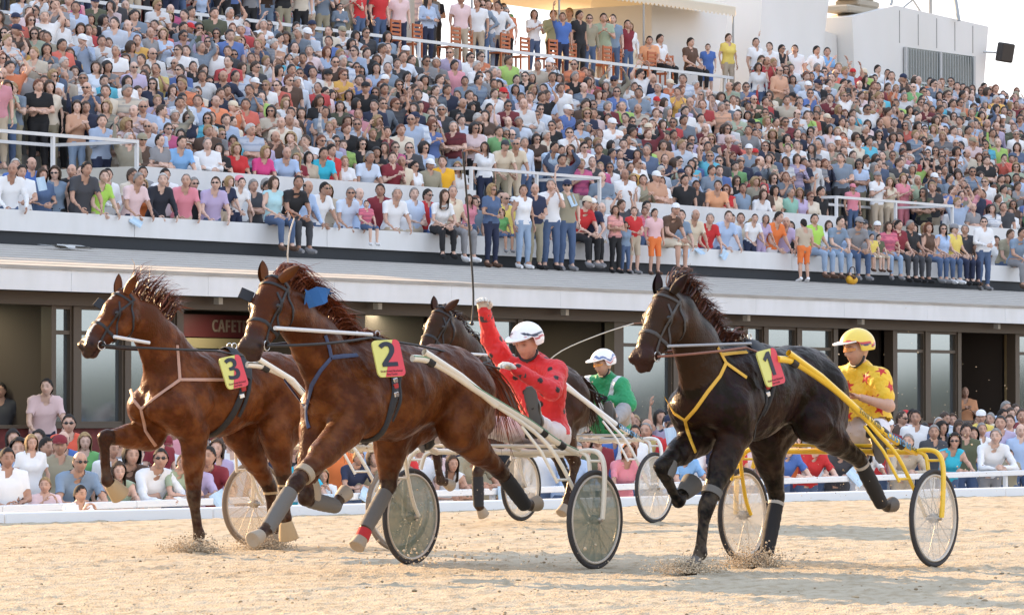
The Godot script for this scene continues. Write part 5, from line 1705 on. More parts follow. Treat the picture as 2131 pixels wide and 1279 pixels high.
func build_setting() -> void:
	# far ground
	var g := MB.new()
	var grass := mat("ground_earth", lin(.20, .16, .11), 1.0)
	g.quad(Vector3(-500, -1.35, 300), Vector3(-500, -1.35, -500), Vector3(500, -1.35, -500), Vector3(500, -1.35, 300))
	structure("ground", g, grass)
	# track: fine relief where it is seen, plain beyond
	var sand := mat("track_sand", Color(1, 1, 1), 1.0, 0.0, true)
	sand.metallic_specular = .15
	sand.normal_enabled = true; sand.normal_texture = bump_tex(.09, 512, 5, 21, 6.0); sand.normal_scale = .8
	sand.uv1_triplanar = true; sand.uv1_world_triplanar = true; sand.uv1_scale = Vector3(.9, .9, .9)
	noise_b.seed = 9; noise_b.frequency = 1.0; noise_b.fractal_octaves = 4; noise_b.noise_type = FastNoiseLite.TYPE_SIMPLEX
	g = MB.new()
	var nx := 230; var nz := 460
	for z in nz + 1:
		# rows closer together near the lens
		var d := lerpf(22.0, 66.0, pow(float(z) / nz, 1.15))
		for x in nx + 1:
			var X := (float(x) / nx - .5) * d * .32
			var p := Vector3(X, 0, -d)
			var rel := p - Vector3(0, 0, -STAND_Z)
			var along := rel.dot(EAST); var back := rel.dot(BACK)
			var furrow := noise_b.get_noise_2d(along * .22, back * 3.6)
			var fine := noise_b.get_noise_2d(along * 3.0 + 50.0, back * 7.0)
			var lump := maxf(noise_b.get_noise_2d(along * 6.0, back * 9.0 + 90.0) - .25, 0.0)
			var line := noise_b.get_noise_2d(along * .16 + 9.0, back * 13.0)
			p.y = furrow * .014 + fine * .007 + lump * .03 + line * .007
			var tone_v := .5 + .5 * furrow + .35 * fine
			g.col = Color(.39, .332, .240).lerp(Color(.485, .422, .318), clampf(tone_v, 0, 1))
			if lump > .1: g.col = g.col.lerp(Color(.29, .215, .13), .5)
			g.vert(p, Vector3.UP)
	for z in nz:
		for x in nx:
			var a := z * (nx + 1) + x
			g.i.append_array([a, a + nx + 1, a + nx + 2, a, a + nx + 2, a + 1])
	smooth(g)
	# behind the kerb nothing of the track is needed: drop those faces
	var keep := PackedInt32Array()
	for q in range(0, g.i.size(), 3):
		var c := (g.v[g.i[q]] + g.v[g.i[q + 1]] + g.v[g.i[q + 2]]) / 3.0
		if kerb_side(c) < .10: keep.append_array([g.i[q], g.i[q + 1], g.i[q + 2]])
	g.i = keep
	structure("track", g, sand)
	var o := MB.new()
	o.col = Color(.42, .33, .235)
	o.quad(Vector3(-120, -.02, 120), Vector3(-120, -.02, -22.2), Vector3(120, -.02, -22.2), Vector3(120, -.02, 120))
	o.quad(Vector3(-120, -.03, -22.2), kerb_at(-130) + Vector3(0, -.04, 0), kerb_at(0) + Vector3(0, -.04, 0), Vector3(-3.5, -.03, -22.2))
	o.quad(Vector3(3.5, -.03, -22.2), kerb_at(22) + Vector3(0, -.04, 0), kerb_at(170) + Vector3(0, -.04, 0), Vector3(120, -.03, -22.2))
	structure("track_surround", o, sand)
	# kerb: low white wall in lengths
	var kw := mat("kerb_white", lin(.74, .76, .78), .6)
	var q := -18.0
	while q < 60.0:
		var a := kerb_at(q); var b := kerb_at(q + 2.985)
		var dv := (b - a).normalized()
		var m := MB.new()
		m.cbox((a + b) * .5 + Vector3(0, -.48, 0), Vector3(.16, 1.18, (b - a).length()), .012, Basis(Vector3.UP, atan2(dv.x, dv.z)))
		var p := part("kerb_block", m, kw, self)
		p.set_meta("kind", "structure")
		q += 3.0
	# spectators' apron
	o = MB.new()
	o.col = Color(1, 1, 1)
	var con := mat("apron_concrete", lin(.26, .25, .235), .9)
	for k in 14:
		var t0 := .9 if k == 0 else 4.6 + .75 * (k - 1)
		var t1 := 4.6 + .75 * k
		var y := -.97 + .05 * maxf(k - 1, 0)
		o.quad(P3(-12, y - .095, t0), P3(-12, y - .095, t1), P3(45, y + .22, t1), P3(45, y + .22, t0))
		o.quad(P3(-12, y - .095, t1), P3(-12, y - .045, t1), P3(45, y + .27, t1), P3(45, y + .22, t1))
	var ap := structure("apron", o, con); ap.transform = stand_frame
	# fence: white board on posts
	var fw := mat("fence_white", lin(.72, .74, .75), .55)
	var f := stand_thing("track_fence", "low white board fence that spectators lean on beside the track", "fence", 9, -.95, 4.5)
	for k in 15:
		var s0 := -6.0 + k * 2.4
		var y0 := .053 + (s0 + 3.3) * .0044 - .0
		var m := MB.new()
		m.cbox(P3(s0 + 1.197, y0 - .035, 4.5), Vector3(2.39, .085, .05), .008, Basis(Vector3.BACK, .0044))
		spart("rail_board", m, fw, f)
		m = MB.new()
		m.cbox(P3(s0 + .3, y0 - .55, 4.56), Vector3(.07, 1.0, .06), .006)
		spart("post", m, fw, f)
	build_treeline()
	# shrubs in front of the building
	build_shrub("shrub", "tall narrow conifer shrub among the spectators at the left", stand_point(2.05, 6.4, -.93), 1.28, .28)
	build_shrub("shrub", "smaller round conifer shrub behind the man in dark red cap", stand_point(1.2, 7.0, -.9), .95, .25)

func build_treeline() -> void:
	# trees on the far side of the course, behind the lens: the windows mirror them
	var m := MB.new()
	for k in 70:
		var an := deg_to_rad(-22.0 + 44.0 * k / 69.0 + rng.randf_range(-.3, .3))
		var h := rng.randf_range(3.2, 6.5)
		var dv := Vector3(.927, 0, -.375).rotated(Vector3.UP, an)
		var c := Vector3(0, -1.2, -68) + dv * rng.randf_range(235.0, 270.0)
		m.col = Color(.09, .065, .045); m.tube([c, c + Vector3(0, h * .5, 0)], [.2, .14], 6)
		for q in 90:
			var d := Vector3(rng.randfn(0, 1), rng.randfn(0, .8), rng.randfn(0, 1)).normalized() * sqrt(rng.randf())
			var p := c + Vector3(0, h * .58, 0) + d * Vector3(h * .42, h * .42, h * .42)
			var g := rng.randf_range(.6, 1.4)
			m.col = Color(.05 * g, .085 * g, .03 * g)
			var a := Vector3(rng.randfn(0, 1), rng.randfn(0, 1), rng.randfn(0, 1)).normalized() * rng.randf_range(.5, 1.1)
			var b := a.cross(Vector3(rng.randf(), rng.randf(), rng.randf())).normalized() * .7
			m.quad(p - a - b, p - a + b, p + a + b, p + a - b)
	var o := part("treeline", m, mat("tree_foliage", Color(1, 1, 1), .85, 0.0, true), self)
	tag(o, "row of trees on the far side of the course, mirrored in the windows", "trees", "", "stuff")

func kerb_at(q: float) -> Vector3:
	# base line of the kerb; q metres along from its left end in view
	var a := Vector3(-5.08, 0, -44.0); var b := Vector3(6.74, 0, -58.3)
	return a + (b - a).normalized() * q

func kerb_side(p: Vector3) -> float:
	var a := kerb_at(0); var d := (kerb_at(1) - a)
	var n := Vector3(-d.z, 0, d.x)
	if n.dot(BACK) < 0: n = -n
	return (p - a).dot(n)

func build_shrub(called: String, label: String, at: Vector3, h: float, r: float) -> void:
	var t := thing(called, label, "shrub", Transform3D(Basis(), at))
	var m := MB.new(); m.tube([Vector3.ZERO, Vector3(0, h * .5, 0)], .03, 6); part("stem", m, mat("bark", lin(.09, .06, .04), .9), t)
	m = MB.new()
	for k in 2600:
		var y := pow(rng.randf(), .8)
		var rr := r * pow(sin(PI * clampf(.12 + y * .86, 0, 1)), .7) * sqrt(rng.randf()) * (1.0 - .35 * y)
		var an := rng.randf() * TAU
		var p := Vector3(cos(an) * rr, .05 + y * h, sin(an) * rr)
		var d := (Vector3(cos(an), .9, sin(an)) + Vector3(rng.randfn(0, .4), rng.randfn(0, .4), rng.randfn(0, .4))).normalized()
		var sd := d.cross(Vector3(rng.randf(), rng.randf(), rng.randf())).normalized()
		var g := rng.randf_range(.6, 1.4)
		m.col = Color(.045 * g, .075 * g, .028 * g)
		m.ribbon([p, p + d * .035, p + d * .07], [sd * .012, sd * .010, sd * .002])
	part("foliage", m, mat("conifer", Color(1, 1, 1), .8, 0.0, true), t)

func crowd_spots() -> Array:
	var out := []
	var taken := {}
	for line in PEOPLE:
		var f: PackedStringArray = line.split(";")
		if f[12] in ["u", "s", "o"]: 
			var key := int(round((float(f[1]) - 22.62) / ROW_T))
			if not taken.has(key): taken[key] = []
			taken[key].append(float(f[0]))
	for r in ROWS:
		var t := 22.62 + ROW_T * r
		var y := 4.45 + ROW_Y * r
		var s0 := 1.483 * t - 17.5; var s1 := 1.483 * t + 26.0
		var s := s0 + rng.randf() * .4
		while s < s1:
			var ok := true
			if r < 3:
				for q in [[9.0, 20.9], [31.2, 36.4], [45.9, 51.9]]:
					if s > q[0] - .1 and s < q[1] + .1: ok = false
			if ok and taken.has(r):
				for e in taken[r]:
					if absf(e - s) < .30: ok = false
			if s < 55.6 and (r > 10 or (r > 8 and s > 38.0 and rng.randf() < (.5 if r == 9 else 1.0))) and s > 20.0: ok = false
			if ok and rng.randf() < .955:
				out.append(Vector3(s, y, -(t + rng.randf_range(-.2, .2))))
			s += rng.randf_range(.29, .50)
	# the walkway behind the parapet and behind the tier wall mouths
	var taken_b := []
	for line in PEOPLE:
		var f: PackedStringArray = line.split(";")
		if f[12] in ["s"]: taken_b.append(float(f[0]))
	var s := 12.0
	while s < 58.0:
		var ok := rng.randf() < .42
		for e in taken_b:
			if absf(e - s) < .5: ok = false
		if ok: out.append(Vector3(s, 3.6, -(21.35 + rng.randf_range(-.15, .25))))
		s += rng.randf_range(.5, .8)
	# top walk behind the last row
	s = 28.0
	while s < 80.0:
		if s > 56.0 and rng.randf() < .8: out.append(Vector3(s, 8.55, -(30.45 if s < 56 else 30.65)))
		s += rng.randf_range(.5, .9)
	for e in [[2.6, 15.4], [4.4, 16.0], [6.6, 15.2], [12.2, 15.2], [13.6, 15.8], [14.6, 15.0], [16.6, 15.4], [21.2, 15.3], [22.2, 16.0], [32.0, 15.4], [36.6, 15.6], [37.5, 15.2]]:
		out.append(Vector3(e[0], -.15, -e[1]))
	# upper terrace, sparser
	for row in 5:
		s = 23.0
		while s < 55.5:
			var full := .92 if s < 40.5 else (.42 if s < 44.0 else .16)
			if rng.randf() < full: out.append(Vector3(s, 9.2 + .12 * row, -(31.75 + .7 * row + rng.randf_range(-.2, .2))))
			s += rng.randf_range(.38, .62)
	# fillers behind the fence row
	for k in 6:
		s = -4.0 + rng.randf()
		while s < 25.0:
			var t := 6.6 + .72 * k
			if rng.randf() < .5: out.append(Vector3(s + t, -.95 + .05 * (t - 5.0) / .75 + .0055 * (s + t - 5), -(t + rng.randf_range(-.15, .15))))
			s += rng.randf_range(.5, 1.0)
	return out
# ---------------------------------------------------------------- harness
func grad(B: Body, p: Vector3) -> Vector3:
	var ids := B.all_ids()
	var e := .006
	return Vector3(B.dist(p + Vector3(e, 0, 0), ids) - B.dist(p - Vector3(e, 0, 0), ids), B.dist(p + Vector3(0, e, 0), ids) - B.dist(p - Vector3(0, e, 0), ids), B.dist(p + Vector3(0, 0, e), ids) - B.dist(p - Vector3(0, 0, e), ids)).normalized()

func dense(pts: Array, step := .03) -> Array:
	var out := [pts[0]]
	for k in pts.size() - 1:
		var n := maxi(1, int(((pts[k + 1] - pts[k]) as Vector3).length() / step))
		for q in n: out.append((pts[k] as Vector3).lerp(pts[k + 1], float(q + 1) / n))
	return out

# flat strap along points with surface normals
func strap_shape(pts: Array, nrm: Array, width: float, thick := .006) -> MB:
	var o := MB.new()
	var m := pts.size()
	var rings := []
	for k in m:
		var t: Vector3 = (pts[mini(k + 1, m - 1)] - pts[maxi(k - 1, 0)]).normalized()
		var n: Vector3 = nrm[k]
		var ac := t.cross(n).normalized() * width * .5
		var r := []
		for q in [[-1.0, 0.0], [-.8, 1.0], [.8, 1.0], [1.0, 0.0]]:
			r.append(o.vert(pts[k] + ac * q[0] + n * thick * q[1], (n + ac.normalized() * q[0] * .5).normalized()))
		rings.append(r)
	for k in m - 1:
		for q in 3:
			o.i.append_array([rings[k][q], rings[k + 1][q], rings[k + 1][q + 1], rings[k][q], rings[k + 1][q + 1], rings[k][q + 1]])
	return o

# strap laid on the animal: points in the middle plane are pushed out along a direction to the skin
func laid_strap(B: Body, line: Array, out_dir: Vector3, width: float) -> MB:
	var src := []
	for p in line: src.append(Vector3(p[0], p[1], 0))
	var pts := []; var nrm := []
	for p in dense(src, .035):
		var h := B.hit(p + out_dir * 1.2, p - out_dir * .3, .003)
		pts.append(h); nrm.append(grad(B, h))
	return strap_shape(pts, nrm, width)

func ring_strap(B: Body, c: Vector3, up: Vector3, a0: float, a1: float, width: float, off := .004) -> MB:
	var pts := []; var nrm := []
	var n := int((a1 - a0) / 8.0) + 1
	for k in n + 1:
		var an := deg_to_rad(lerpf(a0, a1, float(k) / n))
		var d := (up * cos(an) + Vector3(0, 0, -1) * sin(an)).normalized()
		var h := B.hit(c + d * .75, c, off)
		pts.append(h); nrm.append(grad(B, h))
	return strap_shape(pts, nrm, width, .012)

func head_strap(B: Body, s: Dictionary, line: Array, width := .018) -> MB:
	# line of [distance along the head, angle from the nose ridge in degrees (left positive)]
	var pts := []; var nrm := []
	var dl := []
	for k in line.size() - 1:
		for q in 8: dl.append([lerpf(line[k][0], line[k + 1][0], q / 8.0), lerpf(line[k][1], line[k + 1][1], q / 8.0)])
	dl.append(line[-1])
	var left: Vector3 = s.lat
	if left.z > 0: left = -left
	for e in dl:
		var c: Vector3 = s.poll + s.f * e[0] - s.nose * .02
		var an := deg_to_rad(e[1])
		var d: Vector3 = (s.nose * cos(an) + left * sin(an)).normalized()
		var h := B.hit(c + d * .3, c, .003)
		pts.append(h); nrm.append(grad(B, h))
	return strap_shape(pts, nrm, width)

func digit_outline() -> void:
	pass

func number_cloth(t: Node3D, c: Vector3, nrm: Vector3, lean: float, w: float, h: float, digit: String) -> void:
	# hangs on the left side; nrm faces outwards
	var z := nrm.normalized()
	var y := (Vector3.UP - z * z.y).normalized()
	var x := y.cross(z)
	var b := Basis(x, y, z) * Basis(Vector3(0, 0, 1), lean)
	var tr := Transform3D(b, c)
	var outl := PackedVector2Array()
	var r := .035
	for q in [[1, 1, 0.0], [-1, 1, PI / 2], [-1, -1, PI], [1, -1, PI * 1.5]]:
		for k in 6:
			var an: float = q[2] + PI / 2 * k / 5
			outl.append(Vector2(q[0] * (w * .5 - r) + cos(an) * r, q[1] * (h * .5 - r) + sin(an) * r))
	var o := MB.new(); o.slab(outl, tr, .012)
	var n := part("number_cloth", o, mat("cloth_lemon", lin(.60, .58, .16), .6), t)
	n.set_meta("label", "yellow and red saddle cloth with a dark number %s" % digit)
	# red field below the diagonal
	var cut := PackedVector2Array([Vector2(-w * .30, -h * .6), Vector2(w * .6, -h * .6), Vector2(w * .6, h * .6), Vector2(w * .33, h * .6)])
	var red := Geometry2D.intersect_polygons(outl, cut)
	o = MB.new()
	for rp in red: o.slab(rp, tr * Transform3D(Basis(), Vector3(0, 0, .0075)), .002)
	part("red_field", o, mat("cloth_scarlet", lin(.60, .05, .07), .6), n)
	var tm := TextMesh.new(); tm.text = digit; tm.font = font_sans; tm.font_size = 64; tm.pixel_size = h * .66 / 46.0; tm.depth = .002
	var d := part("digit", tm, mat("digit_navy", lin(.012, .016, .03), .6), n)
	d.transform = tr * Transform3D(Basis.from_scale(Vector3(1.15, 1, 1)), Vector3(-.005, h * .09, .0105))
	var k2 := 0
	for tx in ["Gran Premi Nacional", "Son Pardo"]:
		tm = TextMesh.new(); tm.text = tx; tm.font = font_sans; tm.font_size = 16; tm.pixel_size = w * .0050; tm.depth = .001
		d = part("small_print", tm, mat("print_dark", lin(.16, .02, .025), .6), n)
		d.transform = tr * Transform3D(Basis(), Vector3(.0, -h * (.35 + .085 * k2), .0105))
		k2 += 1

func add_harness(t: Node3D, s: Dictionary) -> void:
	var B: Body = s.B
	var leather := mat("harness_black", lin(.010, .010, .012), .65)
	var steel := mat("bit_steel", lin(.62, .62, .62), .25, .9)
	var vd: Vector3 = s.view
	# bridle
	var br: Color = s.get("bridle", Color(.014, .014, .016))
	var lm := mat("bridle_%s" % ("grey" if br.r > .03 else "black"), lin(br.r, br.g, br.b), .65)
	part("noseband", head_strap(B, s, [[.33, -170], [.33, 0], [.33, 170]], .026), lm, t)
	part("cheekpiece", head_strap(B, s, [[.0, 75], [.16, 62], [.33, 70], [.43, 88]], .018), lm, t)
	part("cheekpiece", head_strap(B, s, [[.0, -75], [.16, -62], [.33, -70], [.43, -88]], .018), lm, t)
	part("browband", head_strap(B, s, [[.03, 85], [.05, 0], [.03, -85]], .02), lm, t)
	part("crownpiece", head_strap(B, s, [[.0, 80], [-.03, 0], [.0, -80]], .024), lm, t)
	part("throat_latch", head_strap(B, s, [[.02, 80], [.14, 118], [.22, 165]], .016), lm, t)
	part("throat_latch", head_strap(B, s, [[.10, 40], [.20, 75], [.30, 120], [.36, 150]], .014), lm, t)
	part("chin_strap", head_strap(B, s, [[.42, 80], [.43, 130], [.43, 180]], .016), lm, t)
	var left: Vector3 = s.lat
	if left.z > 0: left = -left
	for d: float in [1.0, -1.0]:
		var c: Vector3 = s.poll + s.f * .45 - s.nose * .045 + left * (.075 * d)
		var o := MB.new(); var ring := []
		for k in 16:
			var an := TAU * k / 16
			ring.append(c + s.f * cos(an) * .034 + s.nose * sin(an) * .034)
		o.tube(ring, .005, 6, true)
		part("bit_ring", o, steel, t)
	if s.has("blinker"):
		# stiff dark flap beside the far eye
		var o := MB.new()
		var a: Vector3 = s.poll + s.f * .13 - left * .10 + s.nose * .06
		var x: Vector3 = (-left * .75 + s.nose * .66).normalized()
		var y: Vector3 = -s.f
		var z := x.cross(y)
		o.cbox(a + x * .055 + y * .0, Vector3(.095, .085, .008), .003, Basis(x, y, z))
		part("blinker", o, leather, t)
	# saddle pad and girth
	var gc := Vector3(s.gx, 1.27, 0)
	var up := Vector3(-.42, 1, 0).normalized()
	part("saddle_pad", ring_strap(B, gc, up, -62, 62, .16, .012), leather, t)
	part("girth", ring_strap(B, gc, up, 55, 305, .06), leather, t)
	part("trace_strap", ring_strap(B, gc + Vector3(-.07, 0, 0), up, 60, 130, .03, .01), leather, t)
	for e in [[75, steel], [96, steel], [84, mat("red_webbing", lin(.4, .03, .03), .8)]]:
		var an := deg_to_rad(e[0])
		var d := (up * cos(an) + Vector3(0, 0, -1) * sin(an)).normalized()
		var h := B.hit(gc + d * .75, gc, .016)
		var o := MB.new()
		o.cbox(h, Vector3(.05, .035, .016), .004, Basis(Vector3.FORWARD, .2)); part("buckle", o, e[1], t)
	# terret rings on top
	for d: float in [.07, -.07]:
		var h := B.hit(gc + (up * .9 + Vector3(0, 0, -d)).normalized() * .7, gc, .01)
		var o := MB.new(); var ring := []
		for k in 12: ring.append(h + Vector3(cos(TAU * k / 12) * .026, sin(TAU * k / 12) * .026 + .026, 0))
		o.tube(ring, .005, 6, true); part("terret_ring", o, steel, t)
	# breast collar
	var cm := mat(s.collar_key, s.collar_col, .7)
	for line in s.collar:
		part("breast_collar", laid_strap(B, line, vd, s.get("collar_w", .03)), cm, t)
	# head pole and reins
	var po := MB.new()
	var pa := hv(s.pole[0]); var pb := hv(s.pole[1])
	po.tube([pa, pa.lerp(pb, .35), pb], s.get("pole_r", .011), 8)
	var pp := part("head_pole", po, mat(s.pole_key, s.pole_col, .4), t)
	for d: float in [1.0, -1.0]:
		var bit: Vector3 = s.poll + s.f * .45 - s.nose * .045 + left * (.075 * d)
		var mid := hv(s.rein[0]); var en := hv(s.rein[1])
		mid.z *= d; en.z *= d
		var o := MB.new()
		var pts := []
		for k in 13:
			var u := k / 12.0
			pts.append(bit.lerp(en, u) + (mid - bit.lerp(en, .5)) * 4.0 * u * (1 - u))
		o.tube(pts, .010, 6); part("rein", o, mat(s.rein_key, s.rein_col, .6), t)
		o = MB.new()
		var hand: Vector3 = s.hand
		hand.z *= 1.0 if d > 0 else .2
		pts = []
		for k in 9:
			var u := k / 8.0
			pts.append(en.lerp(hand, u) + Vector3(0, -.12 * 4 * u * (1 - u) * .6 + .10 * sin(PI * u), 0))
		o.tube(pts, .008, 6); part("rein", o, mat(s.rein_key, s.rein_col, .6), t)
	if s.has("digit"): number_cloth(t, hv(s.cloth), s.cloth_n, s.cloth_lean, .235, .26, s.digit)
	if s.has("cover"):
		var o := MB.new(); var cv: Array = s.cover
		for k in 8:
			var u0 := k / 8.0; var u1 := (k + 1) / 8.0
			var top := func(u: float) -> Vector3: return hv(cv[0]).lerp(hv(cv[1]), u) + Vector3(0, .03 * sin(PI * u) + .012 * sin(u * 19.0), .05 * sin(u * 8.0))
			var bot := func(u: float) -> Vector3: return hv(cv[2]).lerp(hv(cv[1]), u) + Vector3(0, 0, .05 * sin(u * 8.0 + 1.2))
			for q in 5:
				var f0 := q / 5.0; var f1 := (q + 1) / 5.0
				o.quad((top.call(u0) as Vector3).lerp(bot.call(u0), f0), (top.call(u0) as Vector3).lerp(bot.call(u0), f1), (top.call(u1) as Vector3).lerp(bot.call(u1), f1), (top.call(u1) as Vector3).lerp(bot.call(u1), f0))
		part("poll_cover", o, mat("cover_blue", lin(.02, .10, .27), .85), t)
	# boots
	for b in s.boots:
		var J: Array = s[b[0]]
		var kn := hv(J[1]); var fe := hv(J[2]); var el := hv(J[0]); var co := hv(J[3])
		var m := mat("boot_" + b[2], {"grey": lin(.115, .108, .098), "black": lin(.016, .016, .018), "tan": lin(.40, .29, .16), "white": lin(.42, .40, .37), "red": lin(.40, .02, .025), "dust": lin(.30, .245, .175)}[b[2]], .85)
		match b[1]:
			"cannon": part("leg_boot", leg_wrap(kn.lerp(fe, .14), kn.lerp(fe, 1.06), .055, .050, .005, .003), m, t)
			"knee": part("knee_boot", leg_wrap(kn + (el - kn).normalized() * .12, kn + (fe - kn).normalized() * .09, .068, .058, .010), m, t)
			"band": part("leg_band", leg_wrap(kn.lerp(fe, .09), kn.lerp(fe, .15), .060, .058, .0), m, t)
			"upper": part("leg_band", leg_wrap(kn + (el - kn).normalized() * .16, kn + (el - kn).normalized() * .11, .074, .071, .0), m, t)
			"bell":
				var o := MB.new()
				var toe := hv(J[4])
				var ax := ((toe - co).normalized() + (co - fe).normalized() * .8).normalized()
				o.lathe(co - ax * .05, ax, [Vector2(.046, 0), Vector2(.055, .015), Vector2(.070, .08), Vector2(.082, .145), Vector2(.078, .15), Vector2(.06, .08)], 18)
				part("bell_boot", o, m, t)
			"stain":
				part("pastern_patch", leg_wrap(fe.lerp(co, .35), fe.lerp(co, 1.2) , .050, .052, .0), m, t)

# ---------------------------------------------------------------- sulky
func make_sulky(label: String, frame: Transform3D, aw: float, paint: Material, stripe, wheel_kind: String, extra := {}) -> Node3D:
	var t := thing("sulky", label, "sulky", frame * Transform3D(Basis(), Vector3(aw, 0, 0)))
	var fo: float = extra.get("front", 0.0)
	var X := func(a: float, y: float, b: float) -> Vector3: return Vector3(a - aw + (fo * clampf((a + .9) / .5, 0, 1) if a > -.9 and fo != 0.0 else 0.0), y, -b)
	var black := mat("fitting_black", lin(.015, .015, .017), .5)
	var steel := mat("bit_steel", lin(.62, .62, .62), .25, .9)
	for d: float in [1.0, -1.0]:
		var o := MB.new()
		var path := [X.call(-.04, 1.49, .335 * d), X.call(-.19, 1.475, .36 * d), X.call(-.42, 1.39, .40 * d), X.call(-.70, 1.255, .45 * d), X.call(aw + .46, 1.055, .53 * d), X.call(aw + .15, .90, .585 * d), X.call(aw - .07, .825, .62 * d)]
		o.tube(smooth_path(path, 5), .025, 10); var sh := part("shaft", o, paint, t)
		o = MB.new(); o.tube([X.call(-.13, 1.535, .37 * d), X.call(-.50, 1.37, .42 * d), X.call(-.86, 1.165, .475 * d)], .023, 10, false, false); part("shaft", o, paint, t)
		if stripe is Material:
			o = MB.new()
			var sp := []
			for p in smooth_path(path, 5): sp.append(p + Vector3(.004, .014, -.021 * d))
			o.tube(sp, .005, 5); part("stripe", o, stripe, sh)
		for c in [[-.21, 1.465, .365], [aw + .30, .975, .555], [aw + .12, .885, .59]]:
			o = MB.new()
			var cc: Vector3 = X.call(c[0], c[1], c[2] * d)
			var dv := Vector3(.85, .42, .12 * d).normalized()
			o.tube([cc - dv * .03, cc + dv * .03], .031, 10); part("clamp", o, black, sh)
		o = MB.new(); o.tube(smooth_path([X.call(-.86, 1.165, .475 * d), X.call(aw + .42, .98, .56 * d), X.call(aw + .28, .80, .66 * d), X.call(aw + .10, .50, .725 * d), X.call(aw, .36, .735 * d)], 4), .015, 8); part("stay", o, paint, t)
		o = MB.new(); o.tube([X.call(aw + .52, 1.02, .52 * d), X.call(aw + .42, .84, .62 * d), X.call(aw + .33, .62, .70 * d)], .012, 8); part("stay", o, paint, t)
		o = MB.new(); o.tube([X.call(aw + .34, .64, .70 * d), X.call(aw + .17, .64, .70 * d)], .010, 6); part("stay", o, paint, t)
		# fork over the wheel
		o = MB.new(); o.tube(smooth_path([X.call(aw - .05, .83, .60 * d), X.call(aw - .05, .845, .72 * d), X.call(aw - .045, .82, .81 * d), X.call(aw - .03, .72, .86 * d), X.call(aw - .01, .5, .868 * d), X.call(aw, .36, .862 * d)], 4), .019, 8); part("fork", o, paint, t)
		o = MB.new(); o.tube(smooth_path([X.call(aw - .05, .835, .64 * d), X.call(aw - .045, .80, .71 * d), X.call(aw - .03, .70, .738 * d)], 4), .016, 8); part("fork", o, paint, t)
		o = MB.new(); o.tube([X.call(aw - .04, .77, .735 * d), X.call(aw - .04, .77, .845 * d)], .010, 6); part("fork", o, paint, t)
		# stirrup on the shaft
		o = MB.new()
		var sp0: Vector3 = X.call(aw + .36, 1.0, .50 * d)
		o.cbox(sp0 + Vector3(.0, -.02, 0), Vector3(.10, .10, .07), .01); part("foot_rest", o, black, t)
		make_wheel(t, X.call(aw, .355, extra.get("track", .80) * d), d, wheel_kind)
	var o := MB.new(); o.tube([X.call(aw - .05, .83, .64), X.call(aw - .05, .83, -.64)], .022, 10); part("cross_bar", o, paint, t)
	o = MB.new(); o.tube([X.call(aw + .12, .875, .57), X.call(aw + .12, .875, -.57)], .014, 8); part("cross_bar", o, paint, t)
	for d: float in [.13, -.13]:
		o = MB.new(); o.tube([X.call(aw + .10, .87, d), X.call(aw - .40, .80, d * .9), X.call(aw - .62, .80, d * .9)], .016, 8); part("seat_rail", o, paint, t)
	o = MB.new(); o.cbox(X.call(aw - .44, .835, 0), Vector3(.34, .05, .34), .02); part("seat", o, black, t)
	for w in extra.get("words", []):
		var tm := TextMesh.new(); tm.text = w[0]; tm.font = font_sans if not w[4] else font_serif; tm.font_size = 24; tm.pixel_size = w[3]; tm.depth = .002
		var p := part("lettering", tm, w[2], t)
		# along the near shaft
		var a0: float = w[1]
		var pa := shaft_at(a0, aw, 1.0); var pb := shaft_at(a0 - .06, aw, 1.0)
		var x := (pb - pa).normalized()
		var z := Vector3(.42, .38, -.82); z = (z - x * z.dot(x)).normalized()
		p.transform = Transform3D(Basis(x, z.cross(x), z), pa - Vector3(aw, 0, 0) + z * .0265)
	return t

func shaft_at(a: float, aw: float, d: float) -> Vector3:
	var L := [Vector3(.08, 1.50, -.33 * d), Vector3(-.19, 1.475, -.36 * d), Vector3(-.42, 1.39, -.40 * d), Vector3(-.70, 1.255, -.45 * d), Vector3(aw + .46, 1.055, -.53 * d), Vector3(aw + .15, .90, -.585 * d), Vector3(aw - .07, .825, -.62 * d)]
	for k in 6:
		if a <= L[k].x and a >= L[k + 1].x: return L[k].lerp(L[k + 1], (L[k].x - a) / (L[k].x - L[k + 1].x))
	return L[6]

func smooth_path(pts: Array, sub: int) -> Array:
	var out := []
	var m := pts.size()
	for k in m - 1:
		var p0: Vector3 = pts[maxi(k - 1, 0)]; var p1: Vector3 = pts[k]; var p2: Vector3 = pts[k + 1]; var p3: Vector3 = pts[mini(k + 2, m - 1)]
		for q in sub: out.append(p1.cubic_interpolate(p2, p0, p3, float(q) / sub))
	out.append(pts[m - 1])
	return out

